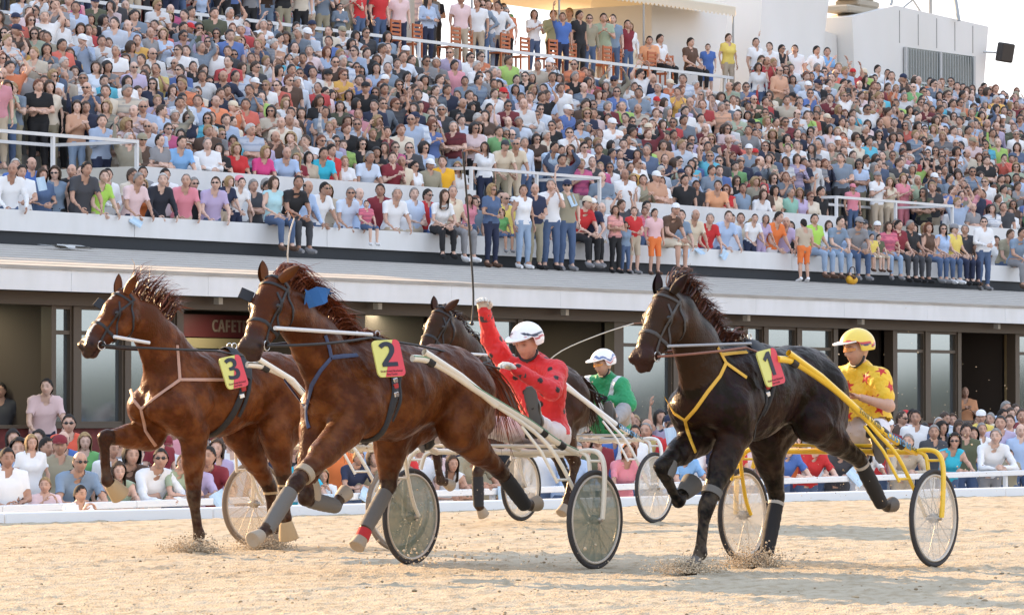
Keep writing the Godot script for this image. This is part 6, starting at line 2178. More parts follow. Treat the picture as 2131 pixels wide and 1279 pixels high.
func make_wheel(t: Node3D, c: Vector3, d: float, kind: String) -> void:
	var w := Node3D.new(); w.name = "wheel"; t.add_child(w, true); w.position = c
	var Z := Vector3(0, 0, 1)
	var ring := []
	for k in 56: ring.append(Vector3(cos(TAU * k / 56), sin(TAU * k / 56), 0) * .336)
	var o := MB.new(); o.tube(ring, .0185, 10, true, false, 1.0, Z)
	part("tyre", o, mat("tyre_dusty" if kind == "cream" else "tyre_black", lin(.20, .155, .115) if kind == "cream" else lin(.035, .033, .034), .85), w)
	ring = []
	for k in 56: ring.append(Vector3(cos(TAU * k / 56), sin(TAU * k / 56), 0) * .308)
	o = MB.new(); o.tube(ring, .012, 8, true, false, 1.5, Z)
	part("rim", o, mat("rim_pale", lin(.50, .46, .40), .4, .2), w)
	o = MB.new(); o.lathe(Vector3(0, 0, -.06), Z, [Vector2(0.0, 0), Vector2(.016, .0), Vector2(.018, .03), Vector2(.034, .035), Vector2(.034, .085), Vector2(.018, .09), Vector2(.016, .12), Vector2(0, .12)], 14)
	part("hub", o, mat("hub_steel", lin(.35, .33, .30), .4, .7), w)
	for k in 20:
		o = MB.new()
		var an := TAU * k / 20
		var z := .028 if k & 1 else -.028
		var a := Vector3(cos(an + .35), sin(an + .35), 0) * .032 + Z * z
		o.tube([a, Vector3(cos(an), sin(an), 0) * .30], .003, 4)
		part("spoke", o, mat("spoke_steel", lin(.5, .48, .44), .35, .7), w)
	# clear plastic covers on both faces, dusty
	for f: float in [1.0, -1.0]:
		o = MB.new()
		var col := Color(.12, .17, .13) if kind == "green" else (Color(.62, .52, .38) if kind == "cream" else Color(.60, .60, .58))
		var rows := 9; var seg := 56
		var st := 0
		for r in rows + 1:
			var rr := lerpf(.032, .300, float(r) / rows)
			for k in seg:
				var an := TAU * k / seg
				var p := Vector3(cos(an) * rr, sin(an) * rr, f * (.040 * (1.0 - float(r) / rows) + .008))
				var nz := noise_a.get_noise_3d(an * 3.0 * f, rr * 7.0, c.x * 9.0)
				var smear := noise_a.get_noise_2d(p.x * 9.0 + c.x * 3, p.y * 9.0) + .9 * noise_a.get_noise_2d(an * 9.0, rr * 2.0)
				var cc := col.lerp(Color(.46, .38, .26), clampf(.25 + smear * .9 + nz * .5, 0, .75) * (.45 if kind == "green" else .3))
				o.col = cc
				o.vert(p, Vector3(0, 0, f))
		for r in rows:
			for k in seg:
				var k2 := (k + 1) % seg
				var a := r * seg + k; var b := r * seg + k2
				o.i.append_array([a, a + seg, b + seg, a, b + seg, b])
		smooth(o)
		var m := mat("disc_cover_" + kind, Color(1, 1, 1, .38 if kind != "green" else .64), .30, 0.0, true)
		m.transparency = BaseMaterial3D.TRANSPARENCY_ALPHA
		part("disc_cover", o, m, w)

# ---------------------------------------------------------------- drivers
func sub_field(B: Body, tags: Array, grow: float, k := .05) -> Body:
	var o := Body.new()
	for q in B.A.size():
		if B.tag[q] in tags:
			o.A.append(B.A[q]); o.D.append(B.D[q]); o.L.append(B.L[q]); o.R0.append(B.R0[q] + grow); o.R1.append(B.R1[q] + grow); o.W.append(B.W[q]); o.K.append(k); o.tag.append(B.tag[q])
	return o

func rumple(o: MB, amt: float, f := 16.0) -> void:
	for q in o.v.size():
		var p := o.v[q]
		var r := 1.0 - absf(noise_a.get_noise_3dv(p * f) * 2.0)
		o.v[q] = p + o.n[q] * ((r - .6) * amt + noise_a.get_noise_3dv(p * f * 2.3) * amt * .5)
	smooth(o)

func make_driver(label: String, frame: Transform3D, s: Dictionary) -> Node3D:
	var z0: float = s.hips[0]
	# driver axes: x to the left, z forward
	var base := frame * Transform3D(Basis(Vector3(0, 0, -1), Vector3.UP, Vector3(1, 0, 0)), Vector3(z0, 0, 0))
	var t := thing("person", label, "person", base, "sulky drivers")
	var J := {}
	var V := func(a: Array) -> Vector3: return Vector3(a[2], a[1], a[0] - z0)
	for k in ["hips", "chest", "neck", "head", "sl", "sr", "el", "er", "wl", "wr", "kl", "kr", "al", "ar"]: J[k] = V.call(s[k])
	J.tl = Vector3(.05, .85, .35).normalized(); J.tr = Vector3(-.05, .85, .35).normalized()
	var B := figure_field(J, false, .05)
	var o := B.skin(.013)
	var hd := head_shape(44, 34)
	var hb := Basis(Vector3.UP, s.get("turn", 0.0)) * Basis(Vector3.RIGHT, s.get("nod", 0.0))
	o.merge(hd, Transform3D(hb, J.head))
	var hands := []
	for e in [[J.el, J.wl, 1.0], [J.er, J.wr, -1.0]]:
		var y: Vector3 = (e[1] - e[0]).normalized()
		var inw := Vector3(-e[2] * .3, -1.0, .2)
		inw = (inw - y * inw.dot(y)).normalized()
		var x := y.cross(inw)
		if x.x * e[2] > 0.0: x = -x
		var h := MB.new(); h.merge(hand_shape(.95), Transform3D(Basis(x, y, inw) * Basis.from_scale(Vector3.ONE * 1.08), e[1] - y * .01))
		hands.append(h); o.merge(h)
	part("body", o, mat("skin_driver", lin(.52, .31, .22), .5, 0.0, true), t)
	if s.get("gloves", null) != null:
		for h: MB in hands:
			var g := MB.new(); g.merge(h)
			for q in g.v.size(): g.v[q] += g.n[q] * .004
			part("glove", g, s.gloves, t)
	# jacket with its printed pattern
	var jt := ["torso", "sleeve", "uarm", "farm"] if s.long_sleeves else ["torso", "sleeve"]
	var JB := sub_field(B, jt, .020)
	JB.bone(J.hips + Vector3(0, -.02 + s.get("lift", 0.0), .02), J.hips + Vector3(0, .08, .01), .165, .145, .85, .06, "torso")
	for d: float in [.08, -.08]: JB.bone(J.hips + Vector3(d, -.01 + s.get("lift", 0.0), .02), J.hips + Vector3(d * 1.4, -.01 + s.get("lift", 0.0), s.get("hem", .06)), .13, .115, 1.0, .06, "torso")
	var jk := JB.skin(.0085)
	rumple(jk, .008, 9.0)
	if s.has("cut"):
		var keep := PackedInt32Array()
		for q in range(0, jk.i.size(), 3):
			var p := jk.v[jk.i[q]]
			if p.y > s.cut + .02 * sin(p.x * 40.0) - .06 * clampf(-p.z * 4.0, 0, 1): keep.append_array([jk.i[q], jk.i[q + 1], jk.i[q + 2]])
		jk.i = keep
	(s.print as Callable).call(jk, J)
	var jm := mat("silk_" + s.key, Color(1, 1, 1), .6, 0.0, true)
	jm.rim_enabled = true; jm.rim = .2
	part("jacket", jk, jm, t)
	if s.long_sleeves:
		for e in [[J.el, J.wl], [J.er, J.wr]]:
			var m := MB.new(); var dv: Vector3 = (e[1] - e[0]).normalized()
			m.tube([e[1] - dv * .075, e[1] - dv * .015], [.052, .047], 14); part("cuff", m, s.cuff, t)
	var cl := MB.new(); cl.tube([J.neck + (J.head - J.neck) * -.02, J.neck.lerp(J.head, .34)], [.078, .066], 16, false, false); part("collar", cl, s.collar, t)
	var TB := sub_field(B, ["pelvis", "leg", "shin"], .016, .03)
	TB.bone(J.hips, J.hips + Vector3(0, .12, 0), .148, .140, .86, .05, "pelvis")
	var tr := TB.skin(.013); rumple(tr, .008, 8.0)
	part("trousers", tr, s.trousers, t)
	for e in [[J.kl, J.al, J.tl], [J.kr, J.ar, J.tr]]:
		var FB := Body.new()
		var dn: Vector3 = (e[1] - e[0]).normalized()
		FB.bone(e[1] - dn * .22, e[1], .056, .050, 1.0, .03)
		FB.bone(e[1] + dn * .045 - e[2] * .035, e[1] + dn * .045 + e[2] * .10, .046, .044, 1.0, .04)
		FB.bone(e[1] + dn * .05 + e[2] * .10, e[1] + dn * .052 + e[2] * .195, .044, .036, 1.0, .04)
		part("boot", FB.skin(.011), s.boots, t)
		var so := MB.new()
		var pts := []; var rr := []
		for k in 9:
			var u := k / 8.0
			pts.append(e[1] + dn * .098 + e[2] * lerpf(-.085, .235, u)); rr.append([.018, .040, .043, .036, .037, .046, .050, .046, .022][k])
		so.tube(pts, rr, 14, false, true, .32, dn); part("sole", so, mat("sole_grey", lin(.10, .10, .10), .8), t)
	# helmet
	var H := MB.new()
	var seg := 60; var rows := 30
	for r in rows + 1:
		var ph := (PI * .5 + .34) * r / rows
		for q in seg:
			var th := TAU * q / seg
			var d := Vector3(sin(ph) * sin(th), cos(ph), sin(ph) * cos(th))
			var p := Vector3(d.x * .118, .034 + d.y * .126, -.010 + d.z * .140)
			if d.z > 0.25 and p.y < .066: p.y = lerpf(p.y, .066, smoothstep(.25, .45, d.z))
			H.col = s.helmet_paint.call(p, th)
			H.vert(p, d)
	for r in rows:
		for q in seg:
			var q2 := (q + 1) % seg
			var a := r * seg + q; var b := r * seg + q2
			H.i.append_array([a, a + seg, b + seg, a, b + seg, b])
	smooth(H, seg, 0)
	var hm := MB.new(); hm.merge(H, Transform3D(hb, J.head))
	var hmat := mat("helmet_" + s.key, Color(1, 1, 1), .25, 0.0, true); hmat.clearcoat_enabled = true; hmat.clearcoat = .5
	var hp := part("helmet", hm, hmat, t)
	var vz := MB.new()
	var outl := PackedVector2Array()
	for k in 15:
		var an := PI * k / 14
		outl.append(Vector2(cos(an) * .105, .075 + sin(an) * .125))
	vz.slab(outl, Transform3D(hb, J.head) * Transform3D(Basis(Vector3(1, 0, 0), Vector3(0, -.10, .995), Vector3(0, .995, .10)), Vector3(0, .076, -.008)), .008)
	part("visor", vz, s.visor, hp)
	var ch := MB.new()
	var cpts := []
	for k in 17:
		var an := lerpf(-1.75, 1.75, k / 16.0)
		cpts.append(J.head + hb * Vector3(sin(an) * .082, -.02 - .10 * cos(an * .75), .0 + .035 * cos(an)))
	ch.tube(cpts, .010, 6); part("chin_strap", ch, mat("fitting_black", lin(.015, .015, .017), .5), t)
	if s.has("glasses"):
		var g := MB.new(); g.merge(goggles_shape(), Transform3D(hb, J.head)); part("glasses", g, s.glasses, t)
	return t

func goggles_shape() -> MB:
	var o := MB.new()
	var pts0 := []; var ac := []
	for k in 15:
		var an := lerpf(-1.15, 1.15, k / 14.0)
		pts0.append(Vector3(sin(an) * .073, .010, cos(an) * .086 + .017))
		ac.append(Vector3(0, .019 - .009 * absf(an) - (.006 if absf(an) < .15 else 0.0), -.004))
	o.ribbon(pts0, ac)
	return o

# colour of a printed pattern: round dots scattered over the cloth
func print_dots(o: MB, base: Color, dot: Color, r: float, gap: float, seed_v: int) -> void:
	var g := RandomNumberGenerator.new(); g.seed = seed_v
	var centres := []
	for k in 4000:
		var p := o.v[g.randi() % o.v.size()]
		var ok := true
		for c in centres:
			if (c as Vector3).distance_squared_to(p) < gap * gap: ok = false; break
		if ok: centres.append(p)
	for q in o.v.size():
		var c := base
		for e in centres:
			if (e as Vector3).distance_squared_to(o.v[q]) < r * r: c = dot; break
		o.c[q] = c

func print_stars(o: MB, base: Color, star: Color, spots: Array, r: float) -> void:
	# each spot: [point near the cloth, outward direction, turn]
	for q in o.v.size(): o.c[q] = base
	for e in spots:
		var z: Vector3 = (e[1] as Vector3).normalized()
		var x := Vector3.UP.cross(z).normalized()
		var y := z.cross(x)
		for q in o.v.size():
			var d: Vector3 = o.v[q] - e[0]
			if d.length_squared() > .03 or o.n[q].dot(z) < .2: continue
			var u := d.dot(x); var w := d.dot(y)
			var rr := sqrt(u * u + w * w)
			if rr > r: continue
			var an := fposmod(atan2(u, w) + e[2], TAU / 5) - TAU / 10
			# distance to a five pointed outline
			var lim := r * .40 / cos(absf(an)) if false else r * .38 * cos(PI / 5) / maxf(cos(TAU / 10 - absf(an)) - .0, .01)
			var k := absf(an) / (TAU / 10)       # 1 at the points
			lim = r * .40 / (1.0 - .60 * pow(k, 1.15))
			if rr < minf(lim, r): o.c[q] = star

func flying_sand(spots: Array) -> void:
	var m := MB.new()
	m.lathe(Vector3(0, -.5, 0), Vector3.UP, [Vector2(0, 0), Vector2(.42, .2), Vector2(.5, .55), Vector2(.3, .9), Vector2(0, 1)], 5)
	var T := []; var C := []
	for s in spots:
		for k in s[2]:
			var sp: Vector3 = s[1]
			var d := Vector3(rng.randfn(0, sp.x), absf(rng.randfn(0, sp.y)), rng.randfn(0, sp.z))
			var p: Vector3 = s[0] + d
			var sz: float = .0035 + .013 * pow(rng.randf(), 3.0) * s[3]
			T.append(Transform3D(Basis(Vector3(rng.randf(), rng.randf(), rng.randf() + .01).normalized(), rng.randf() * TAU) * Basis.from_scale(Vector3.ONE * sz * rng.randf_range(.7, 1.8)), p))
			var v := rng.randf_range(.7, 1.2)
			C.append(Color(.52 * v, .43 * v, .31 * v))
	var mm := MultiMesh.new(); mm.transform_format = MultiMesh.TRANSFORM_3D; mm.use_colors = true; mm.mesh = m.mesh(); mm.instance_count = T.size()
	for q in T.size():
		mm.set_instance_transform(q, T[q]); mm.set_instance_color(q, C[q])
	var o := MultiMeshInstance3D.new(); o.name = "flying_sand"; o.multimesh = mm; o.material_override = mat("sand_grain", Color(1, 1, 1), 1.0, 0.0, true)
	add_child(o, true)
	tag(o, "sand thrown up round the hooves and wheels", "sand", "", "stuff")

func clods() -> void:
	var m := MB.new()
	m.lathe(Vector3(0, -.3, 0), Vector3.UP, [Vector2(0, 0), Vector2(.45, .15), Vector2(.5, .4), Vector2(.28, .62), Vector2(0, .7)], 6)
	var T := []; var C := []
	for k in 5200:
		var d := lerpf(23.0, 50.0, pow(rng.randf(), 1.3))
		var p := Vector3((rng.randf() - .5) * d * .27, 0, -d)
		if kerb_side(p) > -.1: continue
		var patch := noise_b.get_noise_2d(p.x * .7, p.z * .35)
		if rng.randf() > .35 + patch: continue
		var sz := .007 + .022 * pow(rng.randf(), 4.0)
		p.y = .004
		T.append(Transform3D(Basis(Vector3.UP, rng.randf() * TAU) * Basis.from_scale(Vector3(sz * rng.randf_range(.8, 2.0), sz * rng.randf_range(.6, 1.1), sz)), p))
		var v := rng.randf_range(.55, 1.05)
		C.append(Color(.37 * v, .285 * v, .18 * v))
	var mm := MultiMesh.new(); mm.transform_format = MultiMesh.TRANSFORM_3D; mm.use_colors = true; mm.mesh = m.mesh(); mm.instance_count = T.size()
	for q in T.size():
		mm.set_instance_transform(q, T[q]); mm.set_instance_color(q, C[q])
	var o := MultiMeshInstance3D.new(); o.name = "sand_clods"; o.multimesh = mm; o.material_override = mat("sand_grain", Color(1, 1, 1), 1.0, 0.0, true)
	add_child(o, true)
	tag(o, "loose clods of damp sand scattered over the track", "sand", "", "stuff")
var font_sans: SystemFont
var font_serif: SystemFont
var tex_coat_bump: ImageTexture
const BAY := {"coat": Color(.060, .0175, .0065), "warm": Color(.140, .048, .015), "seed": 1.0, "points": Color(.028, .014, .010), "muzzle": Color(.045, .028, .024), "mane_col": Color(.045, .015, .009), "mane_tip": Color(.20, .065, .03)}

func spec(base: Dictionary, more: Dictionary) -> Dictionary:
	var d := base.duplicate()
	d.merge(more, true)
	return d

var H1 := {"LF": [[.23, .98, .15], [.596, .45, .13], [.66, .15, .13], [.723, .095, .13], [.84, .02, .13]],
	"RF": [[.255, .93, -.15], [.759, .735, -.14], [.514, .50, -.14], [.412, .573, -.14], [.30, .63, -.14]],
	"LH": [[-.76, 1.03, .20], [-1.36, .775, .24], [-1.64, .46, .26], [-1.74, .43, .26], [-1.84, .47, .26]],
	"RH": [[-.74, .95, -.19], [-.97, .50, -.22], [-.81, .12, -.21], [-.72, .075, -.21], [-.62, .01, -.21]],
	"neck": [[.339, 1.30, 0], [.50, 1.56, 0], [.72, 1.77, 0]], "head": [[.846, 1.887, 0], [1.165, 1.455, -.04]], "folded": "RF",
	"coat": Color(.013, .008, .007), "warm": Color(.030, .015, .011), "points": Color(.007, .006, .006), "muzzle": Color(.020, .014, .013), "mane_col": Color(.02, .010, .008), "mane_tip": Color(.15, .055, .03), "gloss": .36, "seed": 7.0, "tail_len": .5, "tail_n": 120, "face": Color(.045, .020, .013),
	"ear": [.75, .35, .55, .1], "mane_count": 760, "mane_len": .30, "mane_dir": Vector3(-.8, .1, 0), "mane_lift": .9, "hoof": "dark", "high": .3,
	"view": Vector3(.829, 0, -.559), "gx": -.02, "collar_key": "collar_yellow", "collar_w": .026, "bridle": Color(.05, .045, .042),
	"collar": [[[.13, 1.46], [.21, 1.37], [.37, 1.26], [.52, 1.14], [.64, 1.06]], [[.89, 1.22], [.77, 1.11], [.64, 1.06]], [[.64, 1.06], [.6, .98], [.56, .91], [.51, .84]], [[.24, 1.57], [.18, 1.51], [.13, 1.46]], [[.13, 1.46], [0, 1.41], [-.13, 1.36]], [[.18, 1.52], [.04, 1.53], [-.15, 1.54]]],
	"pole": [[1.08, 1.57, .13], [.05, 1.60, .17]], "pole_key": "pole_grey", "pole_r": .010, "rein": [[.76, 1.525, .20], [.12, 1.57, .17]], "rein_key": "rein_brown", "hand": Vector3(-1.50, 1.24, -.12),
	"cloth": [.06, 1.43, .335], "cloth_lean": .16, "digit": "1",
	"boots": [["RF", "knee", "grey"], ["RF", "bell", "grey"], ["LF", "upper", "grey"], ["RH", "cannon", "black"], ["LH", "cannon", "black"], ["RH", "band", "white"], ["LH", "band", "white"]]}
var H2 := {"LF": [[.50, 1.0, .16], [1.06, .63, .14], [1.33, .355, .13], [1.42, .305, .13], [1.52, .28, .13]],
	"RF": [[.42, .98, -.14], [.568, .53, -.13], [.228, .475, -.13], [.16, .53, -.13], [.07, .57, -.13]],
	"LH": [[-.77, .99, .20], [-1.30, .69, .22], [-1.59, .46, .22], [-1.68, .45, .22], [-1.78, .48, .22]],
	"RH": [[-.52, .98, -.19], [-.53, .59, -.22], [-.27, .32, -.22], [-.22, .25, -.22], [-.13, .18, -.22]],
	"neck": [[.386, 1.30, 0], [.606, 1.56, 0], [.867, 1.77, 0]], "head": [[1.066, 1.949, 0], [1.342, 1.585, .02]], "folded": "RF",
	"ear": [.62, .3, .75, .1], "mane_count": 900, "mane_len": .42, "mane_dir": Vector3(-.95, -.12, 0), "mane_lift": .25, "high": .0, "tail_len": .8, "tail_n": 110, "blinker": true, "mane_tip": Color(.24, .07, .028), "mane_col": Color(.075, .020, .010),
	"view": Vector3(.829, 0, -.559), "gx": .10, "collar_key": "collar_navy", "collar_w": .030, "cover": [[.90, 1.93, .12], [.58, 1.93, .14], [.88, 1.80, .13]],
	"collar": [[[.44, 1.48], [.56, 1.40], [.67, 1.30], [.75, 1.14]], [[1.0, 1.34], [.90, 1.26], [.75, 1.14]], [[.75, 1.14], [.75, 1.07], [.72, 1.01]], [[.5, 1.64], [.45, 1.55], [.43, 1.49]], [[.43, 1.49], [.30, 1.5], [.13, 1.51]]],
	"pole": [[1.26, 1.68, .13], [.21, 1.65, .17]], "pole_key": "pole_white", "pole_r": .014, "rein": [[.82, 1.58, .20], [.22, 1.63, .17]], "rein_key": "rein_black", "hand": Vector3(-1.45, 1.43, -.10),
	"cloth": [.26, 1.485, .345], "cloth_lean": .05, "digit": "2",
	"boots": [["LF", "cannon", "grey"], ["RF", "cannon", "grey"], ["RH", "cannon", "grey"], ["LH", "cannon", "black"], ["RF", "knee", "dust"], ["LF", "upper", "dust"], ["RH", "stain", "red"]]}
var H3 := {"LF": [[.12, .96, .15], [.10, .44, .13], [.04, .15, .13], [.055, .08, .13], [.10, .01, .13]],
	"RF": [[.32, .93, -.15], [.80, .92, -.14], [.76, .58, -.14], [.70, .53, -.14], [.62, .45, -.14]],
	"LH": [[-.72, .96, .19], [-.82, .56, .20], [-.83, .27, .20], [-.84, .19, .20], [-.87, .10, .20]],
	"RH": [[-.68, .95, -.19], [-1.03, .50, -.20], [-1.06, .16, -.20], [-1.04, .08, -.20], [-.99, .0, -.20]],
	"neck": [[.14, 1.34, 0], [.30, 1.60, 0], [.49, 1.81, 0]], "head": [[.68, 1.985, 0], [1.02, 1.64, -.05]],
	"ear": [.8, .2, .5, .0], "mane_count": 230, "mane_len": .34, "mane_dir": Vector3(-.75, .30, 0), "mane_lift": .8, "mane_end": .42, "high": -.1, "tail_len": .9, "blinker": true,
	"coat": Color(.072, .020, .007), "warm": Color(.165, .055, .017), "seed": 4.0,
	"view": Vector3(.719, 0, -.695), "gx": -.28, "collar_key": "collar_tan", "collar_w": .026, "blaze": [[.02, .12, .020, .0], [.28, .50, .014, .012]],
	"collar": [[[.14, 1.64], [.12, 1.5], [.10, 1.37]], [[.10, 1.37], [-.06, 1.37], [-.40, 1.37]], [[.10, 1.37], [.33, 1.25], [.54, 1.14]], [[.68, 1.29], [.63, 1.21], [.54, 1.14]], [[.54, 1.14], [.50, .97], [.39, .85]]],
	"pole": [[.93, 1.70, .13], [.60, 1.655, .17]], "pole_key": "pole_white", "pole_r": .014, "rein": [[.49, 1.61, .20], [-.12, 1.60, .15]], "rein_key": "rein_black", "hand": Vector3(-1.5, 1.35, -.10),
	"cloth": [-.13, 1.43, .34], "cloth_lean": .16, "digit": "3",
	"boots": [["RF", "bell", "tan"], ["LH", "bell", "tan"], ["LH", "band", "tan"], ["RH", "band", "tan"], ["RH", "bell", "dust"]]}

func helmet_white_red(p: Vector3, th: float) -> Color:
	var c := Color(.80, .80, .80)
	var side := absf(sin(th))
	var wv := .055 + .030 * cos(th * 1.0) * side + .012 * sin(absf(wrapf(th, -PI, PI)) * 4.0)
	if p.z < .10:
		if absf(p.y - wv - .018) < .0085: c = Color(.012, .014, .04)
		elif absf(p.y - wv + .008) < .0085: c = Color(.42, .02, .035)
	return c

func helmet_yellow(p: Vector3, th: float) -> Color:
	var c := Color(.76, .56, .08)
	var lo := .052 + .012 * sin(absf(wrapf(th, -PI, PI)) * 3.0) - (.03 if absf(wrapf(th, -PI, PI)) > 1.9 else .0)
	if p.y > lo and p.y < lo + .016: c = Color(.50, .02, .02)
	elif p.y > lo - .010 and p.y <= lo: c = Color(.03, .02, .10)
	return c

func helmet_white_blue(p: Vector3, th: float) -> Color:
	var c := Color(.78, .79, .81)
	var wv := .075 + .02 * sin(th * 3.0) + .012 * sin(th * 7.0)
	if absf(p.y - wv) < .012: c = Color(.12, .17, .34)
	elif absf(p.y - wv + .03) < .007: c = Color(.45, .10, .12)
	return c

func helmet_plain(_p: Vector3, _th: float) -> Color:
	return Color(.78, .78, .78)

func print_red(o: MB, _j: Dictionary) -> void:
	print_dots(o, Color(.62, .018, .022), Color(.010, .008, .008), .022, .115, 5)

func print_yellow(o: MB, j: Dictionary) -> void:
	var ch: Vector3 = j.chest; var sl: Vector3 = j.sl; var sr: Vector3 = j.sr; var hp: Vector3 = j.hips
	print_stars(o, Color(.78, .50, .025), Color(.50, .012, .015), [
		[ch + Vector3(-.06, .04, .14), Vector3(-.1, .1, 1), .1], [sl + Vector3(.03, .05, .03), Vector3(.6, .6, .6), .3], [sl + Vector3(-.07, .03, .09), Vector3(.2, .5, 1), .8], [sl + Vector3(.06, -.06, .01), Vector3(1, .1, .3), .2],
		[hp + Vector3(.13, .17, .06), Vector3(.9, 0, .6), .9], [hp + Vector3(-.05, .12, .14), Vector3(0, 0, 1), .2], [sr + Vector3(-.03, .04, .05), Vector3(-.5, .5, .7), .3], [ch + Vector3(.12, -.06, .10), Vector3(.7, 0, .7), .6], [ch + Vector3(.16, -.04, -.05), Vector3(1, 0, -.2), .1]], .052)

func print_green(o: MB, j: Dictionary) -> void:
	var ch: Vector3 = j.chest; var nk: Vector3 = j.neck
	for q in o.v.size():
		var p := o.v[q]
		var c := Color(.012, .27, .10)
		# white V over the chest
		if o.n[q].z > -.25 and p.y > ch.y - .22 and p.y < nk.y + .05:
			var u := absf(p.x) - (p.y - (ch.y - .20)) * .48
			if absf(u) < .032: c = Color(.70, .73, .75)
		o.c[q] = c

func print_plain(o: MB, _j: Dictionary) -> void:
	for q in o.v.size(): o.c[q] = Color(.10, .16, .40)

func _ready() -> void:
	rng.seed = 77
	noise_a.seed = 5; noise_a.frequency = 1.0
	var t0 := Time.get_ticks_msec()
	# ---- camera
	var cam := Camera3D.new(); cam.name = "camera"
	cam.fov = 7.932; cam.far = 900; cam.near = 1.0
	cam.position = Vector3(0, 1.15, 0)
	cam.rotation.x = atan((848.0 - 639.5) / 9224.0)
	add_child(cam); cam.current = true
	# ---- sky, sun, exposure
	var we := WorldEnvironment.new(); we.name = "world"
	var env := Environment.new()
	env.tonemap_mode = Environment.TONE_MAPPER_LINEAR
	env.background_mode = Environment.BG_SKY
	var sk := ProceduralSkyMaterial.new()
	sk.sky_top_color = Color(.74, .80, .90); sk.sky_horizon_color = Color(.98, .965, .94); sk.sky_curve = .2
	sk.ground_bottom_color = Color(.5, .45, .4); sk.ground_horizon_color = Color(.8, .78, .75)
	sk.sky_energy_multiplier = .9
	var sky := Sky.new(); sky.sky_material = sk; env.sky = sky
	env.tonemap_exposure = 2.75
	env.sdfgi_enabled = true; env.ssao_enabled = true; env.ssil_enabled = true
	we.environment = env; add_child(we)
	var sun := DirectionalLight3D.new(); sun.name = "sun"
	sun.light_energy = 1.6; sun.light_color = Color(1, .83, .62); sun.light_angular_distance = .6; sun.shadow_enabled = true
	sun.look_at_from_position(Vector3(-.72, .335, -.69) * 10.0, Vector3.ZERO)
	add_child(sun)
	font_sans = SystemFont.new(); font_sans.font_names = PackedStringArray(["Droid Sans"]); font_sans.font_weight = 700
	font_serif = SystemFont.new(); font_serif.font_names = PackedStringArray(["Droid Serif"]); font_serif.font_italic = true
	# ---- structure
	tex_coat_bump = bump_tex(.06, 256, 4, 3, 3.0)
	build_setting()
	build_stand()
	build_people()
	build_crowd(crowd_spots())
	print("crowd ", Time.get_ticks_msec() - t0)
	# ---- race
	mats["collar"] = null; mats.erase("collar")
	for e in [["collar_yellow", lin(.66, .38, .04)], ["collar_navy", lin(.03, .05, .12)], ["collar_tan", lin(.42, .24, .17)], ["pole_grey", lin(.30, .31, .33)], ["pole_white", lin(.62, .62, .62)], ["rein_brown", lin(.20, .075, .045)], ["rein_black", lin(.02, .02, .022)]]: mat(e[0], e[1], .6)
	H1.collar_col = lin(.66, .38, .04); H1.pole_col = lin(.30, .31, .33); H1.rein_col = lin(.2, .075, .045); H1.cloth_n = Vector3(.10, .28, -1)
	H2.merge(BAY); H2.collar_col = lin(.03, .05, .12); H2.pole_col = lin(.62, .62, .62); H2.rein_col = lin(.02, .02, .022); H2.cloth_n = Vector3(.32, .30, -1)
	H3.merge(BAY); H3.collar_col = lin(.42, .24, .17); H3.pole_col = lin(.62, .62, .62); H3.rein_col = lin(.02, .02, .022); H3.cloth_n = Vector3(.0, .28, -1)
	var F1 := horse_frame(1.562, 31.19, 34); var F2 := horse_frame(-.985, 30.62, 34); var F3 := horse_frame(-2.535, 35.106, 44); var F4 := horse_frame(-.095, 43.27, 34)
	var H4 := spec(H2, {"coat": Color(.035, .016, .010), "warm": Color(.06, .026, .014), "head": [[1.003, 2.029, 0], [1.33, 1.66, 0]], "neck": [[.376, 1.36, 0], [.60, 1.62, 0], [.85, 1.84, 0]], "mane_len": .22, "mane_count": 200, "mane_col": Color(.02, .01, .008), "mane_tip": Color(.05, .02, .012),
		"LF": [[.23, .98, .15], [.62, .53, .13], [.60, .22, .13], [.56, .17, .13], [.50, .10, .13]], "RF": [[.25, .95, -.15], [.95, .80, -.14], [.85, .45, -.14], [.76, .43, -.14], [.66, .38, -.14]],
		"LH": [[-.70, .98, .19], [-1.0, .60, .2], [-.85, .24, .2], [-.80, .17, .2], [-.72, .10, .2]], "RH": [[-.78, .98, -.19], [-1.28, .66, -.2], [-1.50, .36, -.2], [-1.58, .34, -.2], [-1.68, .36, -.2]], "gx": .0, "cell": .017, "hand": Vector3(-1.72, 1.25, -.12), "boots": [["LF", "cannon", "black"], ["RH", "cannon", "black"]]})
	H4.erase("digit"); H4.erase("blinker"); H4.erase("blaze"); H4.erase("cover"); H4.folded = ""
	H4.collar = [[[.35, 1.45], [.52, 1.3], [.62, 1.12]]]
	for e in [["horse", "black horse with yellow breast collar and number one trotting at the right", H1, F1], ["horse", "bay horse with number two and blue poll cover trotting in front", H2, F2], ["horse", "red bay horse with number three and tan breast collar at the left", H3, F3], ["horse", "dark bay horse half hidden behind the number two horse", H4, F4]]:
		var n := build_horse(e[0], e[1], e[2], e[3])
		add_harness(n, e[2])
	print("horses ", Time.get_ticks_msec() - t0)
	var yellow := mat("sulky_yellow", lin(.78, .50, .02), .3); yellow.clearcoat_enabled = true; yellow.clearcoat = .6
	var cream := mat("sulky_cream", lin(.70, .66, .56), .35); cream.clearcoat_enabled = true; cream.clearcoat = .4
	var whitep := mat("sulky_white", lin(.68, .68, .66), .35)
	var greens := mat("stripe_green", lin(.12, .28, .16), .4)
	var blue := mat("letter_blue", lin(.05, .22, .38), .5); var ink := mat("letter_dark", lin(.08, .07, .03), .5)
	make_sulky("yellow racing sulky drawn by the black horse", F1, -1.46, yellow, null, "white", {"words": [["Toni Valls", -.98, ink, .0024, true], ["CUSTOM", -1.30, blue, .0030, false], ["KERON 1", -1.47, ink, .0017, false]]})
	make_sulky("cream racing sulky with green striped shafts and dark green wheel covers", F2, -1.63, cream, greens, "green")
